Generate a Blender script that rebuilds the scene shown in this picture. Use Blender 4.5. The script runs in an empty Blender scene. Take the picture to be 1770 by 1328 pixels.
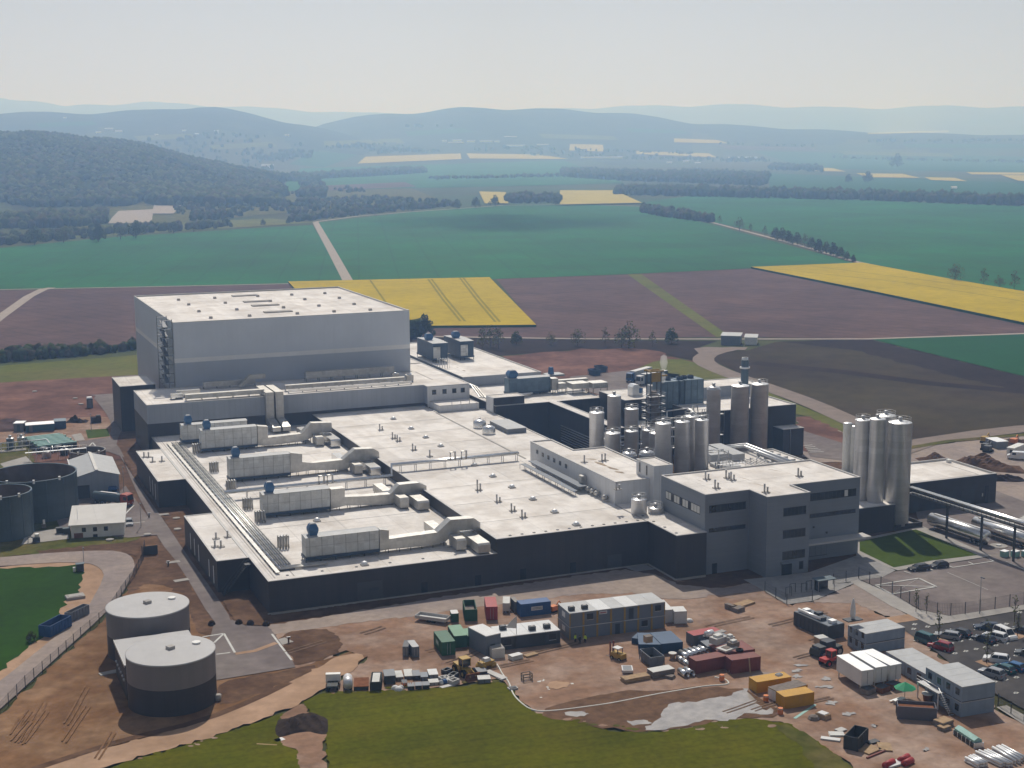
import bpy, bmesh, math, random
import numpy as np
from mathutils import Vector, Matrix
from mathutils.geometry import tessellate_polygon
S = bpy.context.scene
COL = S.collection
random.seed(7); RNG = np.random.default_rng(7)
rad = math.radians

# ---------------------------------------------------------------- camera, sky, sun, exposure
FPX, PITCH, ROLL, YAW, CX, CY, HC = 2458.8, .168438724, -.00635239, .390584559, 885., 664., 90.
fw = Vector((math.sin(YAW), math.cos(YAW), 0)); rt = Vector((math.cos(YAW), -math.sin(YAW), 0)); up = Vector((0, 0, 1))
f2 = fw * math.cos(PITCH) - up * math.sin(PITCH); u2 = fw * math.sin(PITCH) + up * math.cos(PITCH)
r2 = rt * math.cos(ROLL) + u2 * math.sin(ROLL); u3 = u2 * math.cos(ROLL) - rt * math.sin(ROLL)
cam = bpy.data.cameras.new('camera'); co = bpy.data.objects.new('camera', cam); COL.objects.link(co)
co.matrix_world = Matrix(((r2.x, u3.x, -f2.x, 0), (r2.y, u3.y, -f2.y, 0), (r2.z, u3.z, -f2.z, HC), (0, 0, 0, 1)))
cam.sensor_width = 36; cam.lens = FPX / 1770 * 36; cam.clip_start = 1; cam.clip_end = 60000
S.camera = co
S.render.resolution_x, S.render.resolution_y = 1024, 768
SUN_AZ, SUN_EL = rad(18.6), rad(48.5)
W = bpy.data.worlds.new('World'); S.world = W; W.use_nodes = True
nt = W.node_tree; bg = nt.nodes['Background']
sk = nt.nodes.new('ShaderNodeTexSky'); sk.sky_type = 'NISHITA'; sk.sun_disc = False
sk.sun_elevation = SUN_EL; sk.sun_rotation = SUN_AZ; sk.air_density = 1.0; sk.dust_density = .8; sk.ozone_density = 1.0
hs = nt.nodes.new('ShaderNodeHueSaturation'); hs.inputs['Saturation'].default_value = .33
nt.links.new(sk.outputs[0], hs.inputs['Color']); tn = nt.nodes.new('ShaderNodeMix'); tn.data_type = 'RGBA'; tn.blend_type = 'MULTIPLY'; tn.inputs['Factor'].default_value = 1; tn.inputs['B'].default_value = (1, .955, .975, 1)
nt.links.new(hs.outputs[0], tn.inputs['A']); nt.links.new(tn.outputs['Result'], bg.inputs['Color']); bg.inputs['Strength'].default_value = .064
sl = bpy.data.lights.new('sun', 'SUN'); sl.energy = 3.5; sl.angle = rad(.6); sl.color = (1, .98, .95)
so = bpy.data.objects.new('sun', sl); COL.objects.link(so)
sd = Vector((math.cos(SUN_EL) * math.sin(SUN_AZ), math.cos(SUN_EL) * math.cos(SUN_AZ), math.sin(SUN_EL)))
so.rotation_euler = sd.to_track_quat('Z', 'Y').to_euler(); so.location = (0, 0, 400)
S.view_settings.view_transform = 'Standard'; S.view_settings.look = 'None'
S.view_settings.exposure = 0.0; S.view_settings.gamma = 1
S.cycles.volume_step_rate = 1.0; S.cycles.max_bounces = 6; S.cycles.volume_bounces = 2; S.cycles.caustics_reflective = False; S.cycles.caustics_refractive = False
HAZE = dict(density=.00028, aniso=.4, color=(.33, .54, .94))

# ---------------------------------------------------------------- measuring: a pixel of the photograph -> a point on a level
def ray(x, y): return (r2 * ((x - CX) / FPX) - u3 * ((y - CY) / FPX) + f2)
def G(x, y, z=0.):
    d = ray(x, y); t = (z - HC) / d.z
    return Vector((d.x * t, d.y * t, z))
def AXY(x, y, Y):
    d = ray(x, y); t = Y / d.y
    return Vector((d.x * t, Y, HC + d.z * t))
def DEP(p): return (Vector(p) - Vector((0, 0, HC))).dot(f2)
def PY(p):
    q = Vector(p) - Vector((0, 0, HC)); return CY - FPX * q.dot(u3) / q.dot(f2)
def HT(b, yt):
    lo, hi = -5., 120.
    for _ in range(40):
        m = (lo + hi) / 2
        if PY((b.x, b.y, m)) > yt: lo = m
        else: hi = m
    return lo
def Zm(x0, y0, s): return lambda x, y: (x0 + x / s, y0 + y / s)

# ---------------------------------------------------------------- materials
MATS = {}
def mat(name, c, rough=.8, metal=0., noise=.12, scale=.3, n2=0., s2=.02, tint=None, panel=None, pan_amt=.08, lines=None, spec=.3, bump=0., bscale=3., alpha=1., trans=0.):
    """base colour with large and small noise, per-panel tone and seam lines, all in world position"""
    if name in MATS: return MATS[name]
    m = bpy.data.materials.new(name); m.use_nodes = True; t = m.node_tree; N, L = t.nodes, t.links
    b = N['Principled BSDF']; b.inputs['Roughness'].default_value = rough; b.inputs['Metallic'].default_value = metal
    b.inputs['Specular IOR Level'].default_value = spec if rough < .8 else min(spec, .04)
    if alpha < 1: b.inputs['Alpha'].default_value = alpha
    g = N.new('ShaderNodeNewGeometry'); cur = None
    def noise_n(s, d=4):
        n = N.new('ShaderNodeTexNoise'); n.inputs['Scale'].default_value = s; n.inputs['Detail'].default_value = d; n.inputs['Roughness'].default_value = .62
        L.new(g.outputs['Position'], n.inputs['Vector']); return n.outputs['Fac']
    def rng(sock, lo, hi, a=.3, e=.7):
        r = N.new('ShaderNodeMapRange'); r.inputs['From Min'].default_value = a; r.inputs['From Max'].default_value = e
        r.inputs['To Min'].default_value = lo; r.inputs['To Max'].default_value = hi; L.new(sock, r.inputs['Value']); return r.outputs[0]
    def mul(a, k):
        x = N.new('ShaderNodeMix'); x.data_type = 'RGBA'; x.blend_type = 'MULTIPLY'; x.inputs['Factor'].default_value = 1
        if isinstance(a, tuple): x.inputs['A'].default_value = a
        else: L.new(a, x.inputs['A'])
        L.new(k, x.inputs['B']); return x.outputs['Result']
    cur = (*c, 1.)
    if tint:
        x = N.new('ShaderNodeMix'); x.data_type = 'RGBA'; x.inputs['A'].default_value = cur; x.inputs['B'].default_value = (*tint[0], 1)
        L.new(rng(noise_n(tint[1], 5), 0, tint[2] if len(tint) > 2 else 1., .42, .66), x.inputs['Factor']); cur = x.outputs['Result']
    if noise: cur = mul(cur, rng(noise_n(scale), 1 - noise, 1 + noise))
    if n2: cur = mul(cur, rng(noise_n(s2), 1 - n2, 1 + n2))
    if panel:
        sn = N.new('ShaderNodeVectorMath'); sn.operation = 'SNAP'; sn.inputs[1].default_value = panel; L.new(g.outputs['Position'], sn.inputs[0])
        w = N.new('ShaderNodeTexWhiteNoise'); w.noise_dimensions = '3D'; L.new(sn.outputs[0], w.inputs['Vector'])
        cur = mul(cur, rng(w.outputs['Value'], 1 - pan_amt, 1 + pan_amt, 0, 1))
    if lines:   # (direction, period in m, sharpness threshold, darkness)
        for dr, per, wd, dk in lines:
            dv = N.new('ShaderNodeVectorMath'); dv.operation = 'DOT_PRODUCT'; dv.inputs[1].default_value = dr; L.new(g.outputs['Position'], dv.inputs[0])
            mo = N.new('ShaderNodeMath'); mo.operation = 'PINGPONG'; mo.inputs[1].default_value = per / 2; L.new(dv.outputs['Value'], mo.inputs[0])
            cur = mul(cur, rng(mo.outputs[0], 1 - dk, 1, 0, wd))
    if isinstance(cur, tuple): b.inputs['Base Color'].default_value = cur
    else: L.new(cur, b.inputs['Base Color'])
    if bump:
        bp = N.new('ShaderNodeBump'); bp.inputs['Strength'].default_value = bump; bp.inputs['Distance'].default_value = .25
        L.new(noise_n(bscale, 6), bp.inputs['Height']); L.new(bp.outputs[0], b.inputs['Normal'])
    if trans:
        tl = N.new('ShaderNodeBsdfTranslucent'); mx = N.new('ShaderNodeMixShader'); mx.inputs[0].default_value = trans
        if isinstance(cur, tuple): tl.inputs['Color'].default_value = cur
        else: L.new(cur, tl.inputs['Color'])
        L.new(b.outputs[0], mx.inputs[1]); L.new(tl.outputs[0], mx.inputs[2]); L.new(mx.outputs[0], N['Material Output'].inputs['Surface'])
    MATS[name] = m; return m

M = {}
def defm(k, *a, **kw): M[k] = mat(k, *a, **kw)
VP = ((.71, .71, 0), 1.1, .06, .18)
defm('dark_cladding', (.046, .043, .048), rough=.55, noise=.1, scale=.15, panel=(1.1, 1.1, 40), pan_amt=.07, lines=[VP, ((0, 0, 1), 1.1, .05, .16)])
defm('grey_cladding', (.62, .63, .65), rough=.5, noise=.06, scale=.1, panel=(1.1, 1.1, 40), pan_amt=.03, lines=[VP])  # lightened to carry roof bounce and bright sky on the left walls
defm('silver_cladding', (.60, .64, .70), rough=.45, noise=.06, scale=.08, panel=(1.2, 1.2, 60), pan_amt=.014, lines=[((.71, .71, 0), 1.1, .06, .06)])  # colour raised to make up for weak skylight on the camera side
defm('darker_cladding', (.44, .475, .535), rough=.45, noise=.05, scale=.08, panel=(1.2, 1.2, 60), pan_amt=.014, lines=[((.71, .71, 0), 1.1, .06, .06)])  # darker tone below the light band of the high bay
defm('stair_steel', (.20, .21, .23), rough=.6, noise=.1)
defm('mid_cladding', (.32, .345, .39), rough=.5, noise=.08, scale=.1, panel=(1.2, 1.2, 60), pan_amt=.04, lines=[VP])
defm('band_cladding', (.78, .78, .78), rough=.5, noise=.04)
defm('office_cladding', (.20, .225, .265), rough=.5, noise=.06, scale=.15, panel=(40, 40, .9), pan_amt=.03, lines=[((0, 0, 1), .9, .05, .15)])
defm('roof_membrane', (.79, .755, .72), rough=.85, noise=.07, scale=.5, n2=.10, s2=.035, tint=((.52, .465, .41), .11, .6), panel=(1.9, 24, 40), pan_amt=.05, lines=[((1, 0, 0), 11.6, .13, .28), ((0, 1, 0), 16.2, .16, .38)])
defm('clean_roof', (.70, .68, .65), rough=.8, noise=.05, scale=.4, n2=.07, s2=.05, lines=[((1, 0, 0), 8.2, .08, .2)])
defm('roof_stain', (.36, .29, .22), rough=.9, noise=.4, scale=.6)
defm('seam', (.42, .40, .38), rough=.9, noise=.15)
defm('coping', (.50, .49, .48), rough=.5, noise=.06)
defm('dark_coping', (.13, .125, .135), rough=.5, noise=.06)
defm('gravel_roof', (.24, .245, .26), rough=.95, noise=.2, scale=1.2)
defm('tank_roof', (.42, .415, .42), rough=.6, noise=.05, scale=.4, panel=(2, 60, 9), pan_amt=.03)
defm('tank_cladding', (.20, .185, .19), rough=.5, noise=.06, scale=.2, panel=(1.1, 1.1, 60), pan_amt=.05)
defm('field_crop', (.018, .052, .001), rough=.9, noise=.16, scale=.5, n2=.25, s2=.03)
defm('humus', (.098, .056, .036), rough=.97, noise=.25, scale=.5, n2=.25, s2=.08, tint=((.16, .095, .06), .12, .9))
defm('far_track', (.235, .19, .165), rough=.95, noise=.12, scale=.2)
defm('tramline', (.24, .20, .01), rough=.95, noise=.2)
defm('cabin_blue', (.23, .285, .36), rough=.5, noise=.08, scale=.6, panel=(.6, .6, 9), pan_amt=.06)
defm('white_sheet', (.60, .61, .60), rough=.5, noise=.08, scale=1.2, panel=(1.25, 9, 1.6), pan_amt=.10, lines=[((1, 0, 0), 2.5, .12, .5), ((0, 0, 1), 2.0, .09, .35)], tint=((.50, .49, .46), .5, .6))
defm('galvanized', (.50, .49, .47), rough=.42, metal=.55, noise=.14, scale=.9, panel=(1.3, 1.3, 9), pan_amt=.09)
defm('bright_steel', (.72, .72, .72), rough=.27, metal=.95, noise=.08, scale=.6)
defm('steel', (.60,.60,.61), rough=.38, metal=.4, noise=.10, scale=.4, panel=(60, 60, 1.5), pan_amt=.05)
defm('silo_steel', (.70, .70, .72), rough=.40, metal=.40, noise=.10, scale=.35, panel=(90, 90, 1.5), pan_amt=.06, lines=[((0, 0, 1), 1.5, .05, .15)])
defm('silo_top', (.78,.79,.80), rough=.4, metal=.5, noise=.06)
defm('rail_steel', (.40, .40, .41), rough=.5, metal=.5, noise=.05)
defm('dark_steel', (.07, .075, .085), rough=.6, metal=.3, noise=.1)
defm('blue_hood', (.055, .145, .30), rough=.5, noise=.10)
defm('blue_unit', (.13, .19, .245), rough=.5, noise=.14, scale=.8, panel=(1.2, 1.2, 1.6), pan_amt=.12)
defm('dark_blue_unit', (.045, .075, .12), rough=.5, noise=.14, scale=.8, panel=(1.2, 1.2, 1.6), pan_amt=.1)
defm('glass', (.02, .024, .03), rough=.08, noise=0, spec=.6)
defm('window_dark', (.018, .022, .030), rough=.15, noise=.2, scale=1.3, panel=(1.3, 1.3, 9), pan_amt=.35, spec=.5)
defm('blind', (.62, .62, .60), rough=.8, noise=.1)
defm('white_paint', (.74, .74, .72), rough=.5, noise=.07, scale=.8)
defm('asphalt', (.170, .142, .138), rough=.9, noise=.12, scale=.4, n2=.16, s2=.05, tint=((.23, .20, .185), .06, .8))
defm('new_asphalt', (.062, .058, .060), rough=.9, noise=.14, scale=.4, n2=.2, s2=.06, tint=((.105, .095, .09), .08, .7))
defm('concrete', (.36, .34, .32), rough=.9, noise=.1, scale=.5, n2=.08, s2=.1)
defm('paving', (.30, .29, .285), rough=.9, noise=.1, scale=.6, panel=(1, 1, 9), pan_amt=.06)
defm('gravel_road', (.28, .232, .215), rough=.95, noise=.14, scale=.6, n2=.14, s2=.06, tint=((.36, .29, .24), .05, .8))
defm('yard_soil', (.25, .152, .103), rough=.95, noise=.20, scale=.5, n2=.22, s2=.05, tint=((.35, .26, .21), .07, 1.), bump=.5, bscale=.5)
defm('brown_soil', (.175, .094, .048), rough=.97, noise=.22, scale=.35, n2=.22, s2=.06, tint=((.26, .16, .095), .09, 1.), bump=.6, bscale=.5)
defm('red_soil', (.135, .068, .053), rough=.97, noise=.2, scale=.3, n2=.25, s2=.04, tint=((.19, .10, .075), .04, 1.), bump=.5, bscale=.4)
defm('dark_heap', (.045, .032, .027), rough=.97, noise=.35, scale=.8, bump=.8, bscale=1.2)
defm('plough', (.100, .062, .058), rough=.97, noise=.16, scale=.12, n2=.20, s2=.012, lines=[((.93, .37, 0), 9, 1.6, .16)], tint=((.138, .084, .074), .018, 1.))
defm('dark_plough', (.046, .031, .022), rough=.97, noise=.18, scale=.12, n2=.2, s2=.014, tint=((.062, .048, .024), .011, 1.))
defm('deep_plough', (.030, .019, .016), rough=.97, noise=.2, scale=.2, n2=.2, s2=.02)
defm('wheat', (.006, .108, .026), rough=.8, noise=.14, scale=.12, n2=.30, s2=.006, tint=((.012, .088, .02), .02, .8), lines=[((.96, -.28, 0), 27, 1.1, .25)], spec=.15)
defm('deep_wheat', (.005, .072, .018), rough=.8, noise=.1, scale=.1, n2=.14, s2=.01, spec=.15)
defm('rape', (.43, .315, .003), rough=.85, noise=.12, scale=.15, n2=.12, s2=.012, spec=.1)
defm('pale_rape', (.44, .36, .08), rough=.85, noise=.1, scale=.02, spec=.1)
defm('lawn', (.080, .086, .001), rough=.9, noise=.20, scale=1.1, n2=.24, s2=.045, lines=[((.10, .99, 0), 2.4, .5, .12)], tint=((.108, .096, .004), .05, .8), spec=.1)
defm('garden_lawn', (.050, .078, .006), rough=.9, noise=.14, scale=.6, n2=.14, s2=.08, spec=.1)
defm('meadow', (.105, .118, .018), rough=.9, noise=.14, scale=.25, n2=.16, s2=.03, tint=((.15, .13, .04), .02, .8), spec=.1)
defm('rough_grass', (.078, .085, .014), rough=.95, noise=.25, scale=.4, n2=.25, s2=.06, tint=((.13, .10, .04), .05, .9), spec=.1)
defm('dirt_track', (.40, .265, .18), rough=.95, noise=.13, scale=.4, n2=.14, s2=.08, tint=((.31, .20, .13), .12, .8))
defm('pale_track', (.36, .31, .27), rough=.95, noise=.1, scale=.2)
defm('marking', (.52, .52, .50), rough=.7, noise=.15, scale=1.5)
defm('puddle', (.36, .33, .30), rough=.05, noise=.25, scale=.35, spec=1.)  # pale base colour bakes in part of the bright sky reflection
defm('soil_track', (.205, .115, .062), rough=.97, noise=.25, scale=.6)
defm('wet_track', (.175, .12, .088), rough=.9, noise=.3, scale=.5)
defm('mud', (.135, .078, .048), rough=.85, noise=.3, scale=.5, bump=.6, bscale=.8)
defm('ground', (.075, .072, .03), rough=.97, noise=.2, scale=.06, n2=.3, s2=.002, tint=((.045,.085,.035), .0016, 1.))
defm('forest', (.030, .042, .026), rough=.95, noise=.35, scale=.06, n2=.3, s2=.008, tint=((.048, .050, .034), .004, 1.))
defm('crown', (.060, .090, .034), rough=.85, trans=.35, noise=.35, scale=1.1, n2=.2, s2=.03, tint=((.055, .065, .025), .35, 1.), spec=.1)
defm('crown_pale', (.14, .165, .07), rough=.85, trans=.4, noise=.3, scale=1.1, tint=((.10, .10, .05), .4, 1.), spec=.1)
defm('crown_brown', (.105, .095, .07), rough=.9, trans=.3, noise=.3, scale=1.1, tint=((.085, .072, .045), .4, 1.), spec=.1)
defm('bark', (.07, .055, .045), rough=.9, noise=.2, scale=2)
defm('rubber', (.02, .02, .02), rough=.85, noise=.1)
defm('plastic_grey', (.45,.44,.43), rough=.6)
defm('timber', (.38, .27, .17), rough=.85, noise=.2, scale=1.5)
defm('grey_timber', (.22, .19, .17), rough=.9, noise=.25, scale=1.5)
defm('container_blue', (.020, .085, .24), rough=.5, noise=.1, scale=.7)
defm('container_navy', (.022, .068, .145), rough=.5, noise=.12, scale=.7)
defm('container_red', (.33, .035, .038), rough=.5, noise=.1, scale=.7)
defm('container_maroon', (.18, .042, .034), rough=.6, noise=.18, scale=.7)
defm('container_green', (.020, .105, .055), rough=.55, noise=.12, scale=.7)
defm('light_green', (.12, .27, .17), rough=.55, noise=.12, scale=.7)
defm('container_yellow', (.50, .26, .012), rough=.5, noise=.08, scale=.7)
defm('container_white', (.62, .62, .62), rough=.5, noise=.06, scale=.7)
defm('container_grey', (.17, .185, .21), rough=.55, noise=.10, scale=.7)
defm('cabin_grey', (.155, .18, .22), rough=.5, noise=.08, scale=.6)
defm('cabin_roof', (.42, .43, .44), rough=.55, noise=.10, scale=.5)
defm('pale_cabin_roof', (.60, .61, .62), rough=.55, noise=.08, scale=.5)
defm('dark_skip', (.045, .050, .052), rough=.7, noise=.15)
defm('grey_skip', (.13, .125, .15), rough=.6, noise=.12)
defm('cabin_dark', (.045, .052, .065), rough=.5, noise=.12)
defm('orange', (.65, .20, .06), rough=.6)
defm('machine_yellow', (.38, .24, .05), rough=.6, noise=.15)
defm('machine_red', (.42, .035, .03), rough=.45)
defm('rust', (.20, .085, .045), rough=.9, noise=.3, scale=1)
defm('parasol_green', (.02, .28, .13), rough=.7)
defm('tank_blue', (.085, .125, .155), rough=.5, noise=.12, scale=.3, panel=(90, 90, 1.4), pan_amt=.06, lines=[((.7, .7, 0), 1.4, .06, .12)])
defm('tank_inner', (.15, .115, .10), rough=.8, noise=.3, scale=.2)
defm('tank_water', (.045, .040, .036), rough=.15, noise=.2, scale=.2)
defm('teal_panel', (.26, .46, .42), rough=.5, noise=.15, scale=1)
defm('teal_container', (.030, .105, .15), rough=.5, noise=.1)
defm('skin', (.45, .28, .20), rough=.6); defm('hi_vis', (.55, .75, .05), rough=.7); defm('dark_cloth', (.02, .022, .03), rough=.9); defm('hair', (.03, .02, .015), rough=.8)
defm('hose', (.62, .62, .58), rough=.6)
for k, c in dict(car_black=(.012, .013, .016), car_blue=(.015, .10, .26), car_teal=(.012, .085, .095), car_red=(.26, .012, .025), car_white=(.72, .73, .74), car_silver=(.30, .31, .33), car_navy=(.015, .028, .055), car_grey=(.10, .11, .12)).items():
    defm(k, c, rough=.25, noise=.02, spec=.6)
defm('truck_orange', (.38, .06, .03), rough=.4, noise=.08); defm('truck_blue', (.03, .10, .25), rough=.4)

# ---------------------------------------------------------------- mesh builder
class MB:
    def __init__(s): s.v = []; s.f = []; s.mi = []; s.cur = 0; s.sm = []; s.pc = []
    def add(s, vs, fs, smooth=False):
        o = len(s.v); s.pc.append((o, len(s.f))); s.v += [tuple(map(float, q)) for q in vs]
        for q in fs: s.f.append(tuple(i + o for i in q)); s.mi.append(s.cur); s.sm.append(smooth)
        return s
    def box(s, x0, y0, z0, x1, y1, z1, top=True, bottom=True):
        fs = [(0, 4, 5, 1), (1, 5, 7, 3), (3, 7, 6, 2), (2, 6, 4, 0)]
        if top: fs.append((4, 6, 7, 5))
        if bottom: fs.append((0, 1, 3, 2))
        return s.add([(x0, y0, z0), (x1, y0, z0), (x0, y1, z0), (x1, y1, z0), (x0, y0, z1), (x1, y0, z1), (x0, y1, z1), (x1, y1, z1)], fs)
    def cbox(s, cx, cy, z0, w, d, h, rz=0, taper=1.):
        c, n = math.cos(rz), math.sin(rz); vs = []
        for k, z in ((1., z0), (taper, z0 + h)):
            for sx, sy in ((-1, -1), (1, -1), (-1, 1), (1, 1)):
                x, y = sx * w / 2 * k, sy * d / 2 * k; vs.append((cx + x * c - y * n, cy + x * n + y * c, z))
        return s.add(vs, [(0, 4, 5, 1), (1, 5, 7, 3), (3, 7, 6, 2), (2, 6, 4, 0), (4, 6, 7, 5), (0, 1, 3, 2)])
    def lathe(s, cx, cy, prof, n=28, smooth=True, cap=False):
        vs = []; fs = []
        for r, z in prof:
            for i in range(n):
                a = 2 * math.pi * i / n; vs.append((cx + r * math.cos(a), cy + r * math.sin(a), z))
        for j in range(len(prof) - 1):
            for i in range(n):
                k = (i + 1) % n; fs.append((j * n + i, j * n + k, (j + 1) * n + k, (j + 1) * n + i))
        s.add(vs, fs, smooth)
        if cap: s.add(vs[-n:], [tuple(range(n))], False)
        return s
    def tube(s, pts, r, n=8, smooth=True, r1=None):
        pts = [Vector(p) for p in pts]; vs = []; fs = []; m = len(pts)
        for i, p in enumerate(pts):
            t = (pts[min(i + 1, m - 1)] - pts[max(i - 1, 0)]).normalized()
            a = t.cross(Vector((0, 0, 1))) if abs(t.z) < .95 else t.cross(Vector((1, 0, 0)))
            a.normalize(); b = t.cross(a)
            rr = r if r1 is None else r + (r1 - r) * i / max(1, m - 1)
            for k in range(n):
                q = 2 * math.pi * k / n; vs.append(p + a * (rr * math.cos(q)) + b * (rr * math.sin(q)))
        for i in range(m - 1):
            for k in range(n):
                l = (k + 1) % n; fs.append((i * n + k, (i + 1) * n + k, (i + 1) * n + l, i * n + l))
        fs.append(tuple(reversed(range(n)))); fs.append(tuple((m - 1) * n + k for k in range(n)))
        return s.add(vs, fs, smooth)
    def prism(s, poly, z0, z1, bottom=False):
        n = len(poly); ar = sum(poly[i][0] * poly[(i + 1) % n][1] - poly[(i + 1) % n][0] * poly[i][1] for i in range(n))
        if ar < 0: poly = poly[::-1]
        vs = [(x, y, z0) for x, y in poly] + [(x, y, z1) for x, y in poly]
        fs = [(i, (i + 1) % n, n + (i + 1) % n, n + i) for i in range(n)] + [tuple(range(n, 2 * n))]
        if bottom: fs.append(tuple(reversed(range(n))))
        return s.add(vs, fs)
    def extr_y(s, poly, y0, y1):   # outline in x,z extruded along y
        n = len(poly); ar = sum(poly[i][0] * poly[(i + 1) % n][1] - poly[(i + 1) % n][0] * poly[i][1] for i in range(n))
        if ar < 0: poly = poly[::-1]
        vs = [(x, y0, z) for x, z in poly] + [(x, y1, z) for x, z in poly]
        return s.add(vs, [(i, i + n, n + (i + 1) % n, (i + 1) % n) for i in range(n)][::1] + [tuple(range(n)), tuple(reversed(range(n, 2 * n)))])
    def extr_x(s, poly, x0, x1):
        n = len(poly)
        vs = [(x0, y, z) for y, z in poly] + [(x1, y, z) for y, z in poly]
        return s.add(vs, [(i, (i + 1) % n, n + (i + 1) % n, i + n) for i in range(n)] + [tuple(reversed(range(n))), tuple(range(n, 2 * n))])
    def ring(s, cx, cy, z, R, r, n=24):
        pts = [(cx + R * math.cos(2 * math.pi * i / n), cy + R * math.sin(2 * math.pi * i / n), z) for i in range(n + 1)]
        return s.tube(pts, r, 4)
    def each(s, name, m, parent=None, loc=None):
        e = s.pc + [(len(s.v), len(s.f))]
        for (v0, f0), (v1, f1) in zip(e, e[1:]):
            q = MB(); q.v = s.v[v0:v1]; q.f = [tuple(i - v0 for i in f) for f in s.f[f0:f1]]; q.mi = s.mi[f0:f1]; q.sm = s.sm[f0:f1]; q.build(name, m, parent, loc)
    def build(s, name, m, parent=None, loc=None):
        me = bpy.data.meshes.new(name)
        off = Vector(loc) if loc is not None else Vector((0, 0, 0))
        me.from_pydata([tuple(Vector(q) - off) for q in s.v], [], s.f)
        for k in (m if isinstance(m, (list, tuple)) else [m]): me.materials.append(M[k] if isinstance(k, str) else k)
        me.polygons.foreach_set('material_index', s.mi); me.polygons.foreach_set('use_smooth', s.sm)
        bm = bmesh.new(); bm.from_mesh(me); bmesh.ops.recalc_face_normals(bm, faces=bm.faces); bm.to_mesh(me); bm.free()
        o = bpy.data.objects.new(name, me); COL.objects.link(o)
        if parent is not None: o.parent = parent
        if loc is not None and parent is None: o.location = off
        return o
def B(): return MB()
def tag(o, label, cat, group=None):
    o['label'] = label; o['category'] = cat
    if group: o['group'] = group
    return o
def thing(name, label, cat, loc=(0, 0, 0), rz=0, group=None):
    o = bpy.data.objects.new(name, None); COL.objects.link(o); o.empty_display_size = 1
    o.location = loc; o.rotation_euler = (0, 0, rz); return tag(o, label, cat, group)
def dup(root, loc, rz, label, group=None, mats=None):
    def cp(o, par):
        c = o.copy(); COL.objects.link(c)
        if par is not None: c.parent = par
        for ch in o.children: cp(ch, c)
        return c
    kids = list(root.children); r = root.copy(); COL.objects.link(r); r.location = loc; r.rotation_euler = (0, 0, rz); r['label'] = label
    if group: r['group'] = group
    for ch in kids: cp(ch, r)
    return r
def structure(o): o['kind'] = 'structure'; return o
def stuff(o): o['kind'] = 'stuff'; return o
ORD = ['first', 'second', 'third', 'fourth', 'fifth', 'sixth', 'seventh', 'eighth', 'ninth', 'tenth', 'eleventh', 'twelfth', 'thirteenth', 'fourteenth', 'fifteenth', 'sixteenth', 'seventeenth', 'eighteenth', 'nineteenth', 'twentieth']
def smooth_poly(p, it=2, closed=True):
    for _ in range(it):
        q = []; n = len(p)
        for i in range(n if closed else n - 1):
            a, b = p[i], p[(i + 1) % n]
            q += [(a[0] * .75 + b[0] * .25, a[1] * .75 + b[1] * .25), (a[0] * .25 + b[0] * .75, a[1] * .25 + b[1] * .75)]
        if not closed: q = [p[0]] + q + [p[-1]]
        p = q
    return p
def sheet(name, px, z, m, sm=0, jit=0., world=False):
    """flat sheet on the ground; outline measured in photograph pixels (or metres)"""
    w = [(q[0], q[1]) for q in (px if world else [G(*q) for q in px])]
    if sm: w = smooth_poly(w, sm)
    if jit:
        q = []
        for i in range(len(w)):
            a, b = Vector(w[i]), Vector(w[(i + 1) % len(w)]); n = max(1, int((b - a).length / (jit * 2.2)))
            for k in range(n):
                c = a.lerp(b, k / n); q.append((c.x + random.uniform(-jit, jit), c.y + random.uniform(-jit, jit)))
        w = q
    tri = tessellate_polygon([[Vector((x, y, 0)) for x, y in w]])
    mb = MB(); mb.add([(x, y, z) for x, y in w], [])
    for t in tri:
        a, b, c = [Vector(w[i]) for i in t]
        mb.f.append(tuple(t) if (b - a).cross(c - a) > 0 else tuple(reversed(t))); mb.mi.append(0); mb.sm.append(False)
    return structure(mb.build(name, m))
def strip(name, px, width, z, m, sm=0, world=False, kind=True):
    w = [Vector((q[0], q[1])) for q in (px if world else [G(*q) for q in px])]
    if sm: w = [Vector(q) for q in smooth_poly([tuple(q) for q in w], sm, False)]
    mb = MB(); vs = []
    for i, p in enumerate(w):
        t = (w[min(i + 1, len(w) - 1)] - w[max(0, i - 1)]).normalized(); n = Vector((-t.y, t.x)) * width / 2
        vs += [(p.x + n.x, p.y + n.y, z), (p.x - n.x, p.y - n.y, z)]
    mb.add(vs, [(2 * i, 2 * i + 1, 2 * i + 3, 2 * i + 2) for i in range(len(w) - 1)])
    o = mb.build(name, m)
    return structure(o) if kind else o

# ---------------------------------------------------------------- terrain: one sheet to the horizon
def sky_pt(x, y):
    d = ray(x, y); return math.atan2(d.x, d.y), d.z / math.hypot(d.x, d.y)
RIDGES = []
def ridge(d, r0, back, pts, wood):
    q = sorted(sky_pt(*p) for p in pts); RIDGES.append((d, r0, back, np.array([a for a, _ in q]), np.array([HC + d * s for _, s in q]), wood))
ridge(3200, 1900, 1800, [(-500, 272), (-250, 247), (-100, 242), (0, 238), (60, 240), (130, 247), (200, 254), (260, 263), (320, 278), (400, 297), (470, 309), (560, 325), (700, 330)], 1)
ridge(6500, 4300, 2500, [(-500, 200), (-200, 199), (0, 196), (130, 196), (200, 194), (260, 192), (305, 188), (340, 184), (372, 186), (420, 196), (480, 208), (520, 215), (570, 226), (640, 243), (760, 262), (2000, 285)], 1)
ridge(7600, 5400, 3000, [(300, 270), (440, 246), (520, 226), (560, 213), (620, 203), (680, 196), (740, 194), (790, 188), (850, 187), (900, 189), (960, 190), (1050, 194), (1100, 199), (1150, 206), (1200, 213), (1300, 219), (1400, 224), (1500, 229), (1600, 231), (1770, 234), (2100, 240), (2500, 240)], 1)
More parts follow.
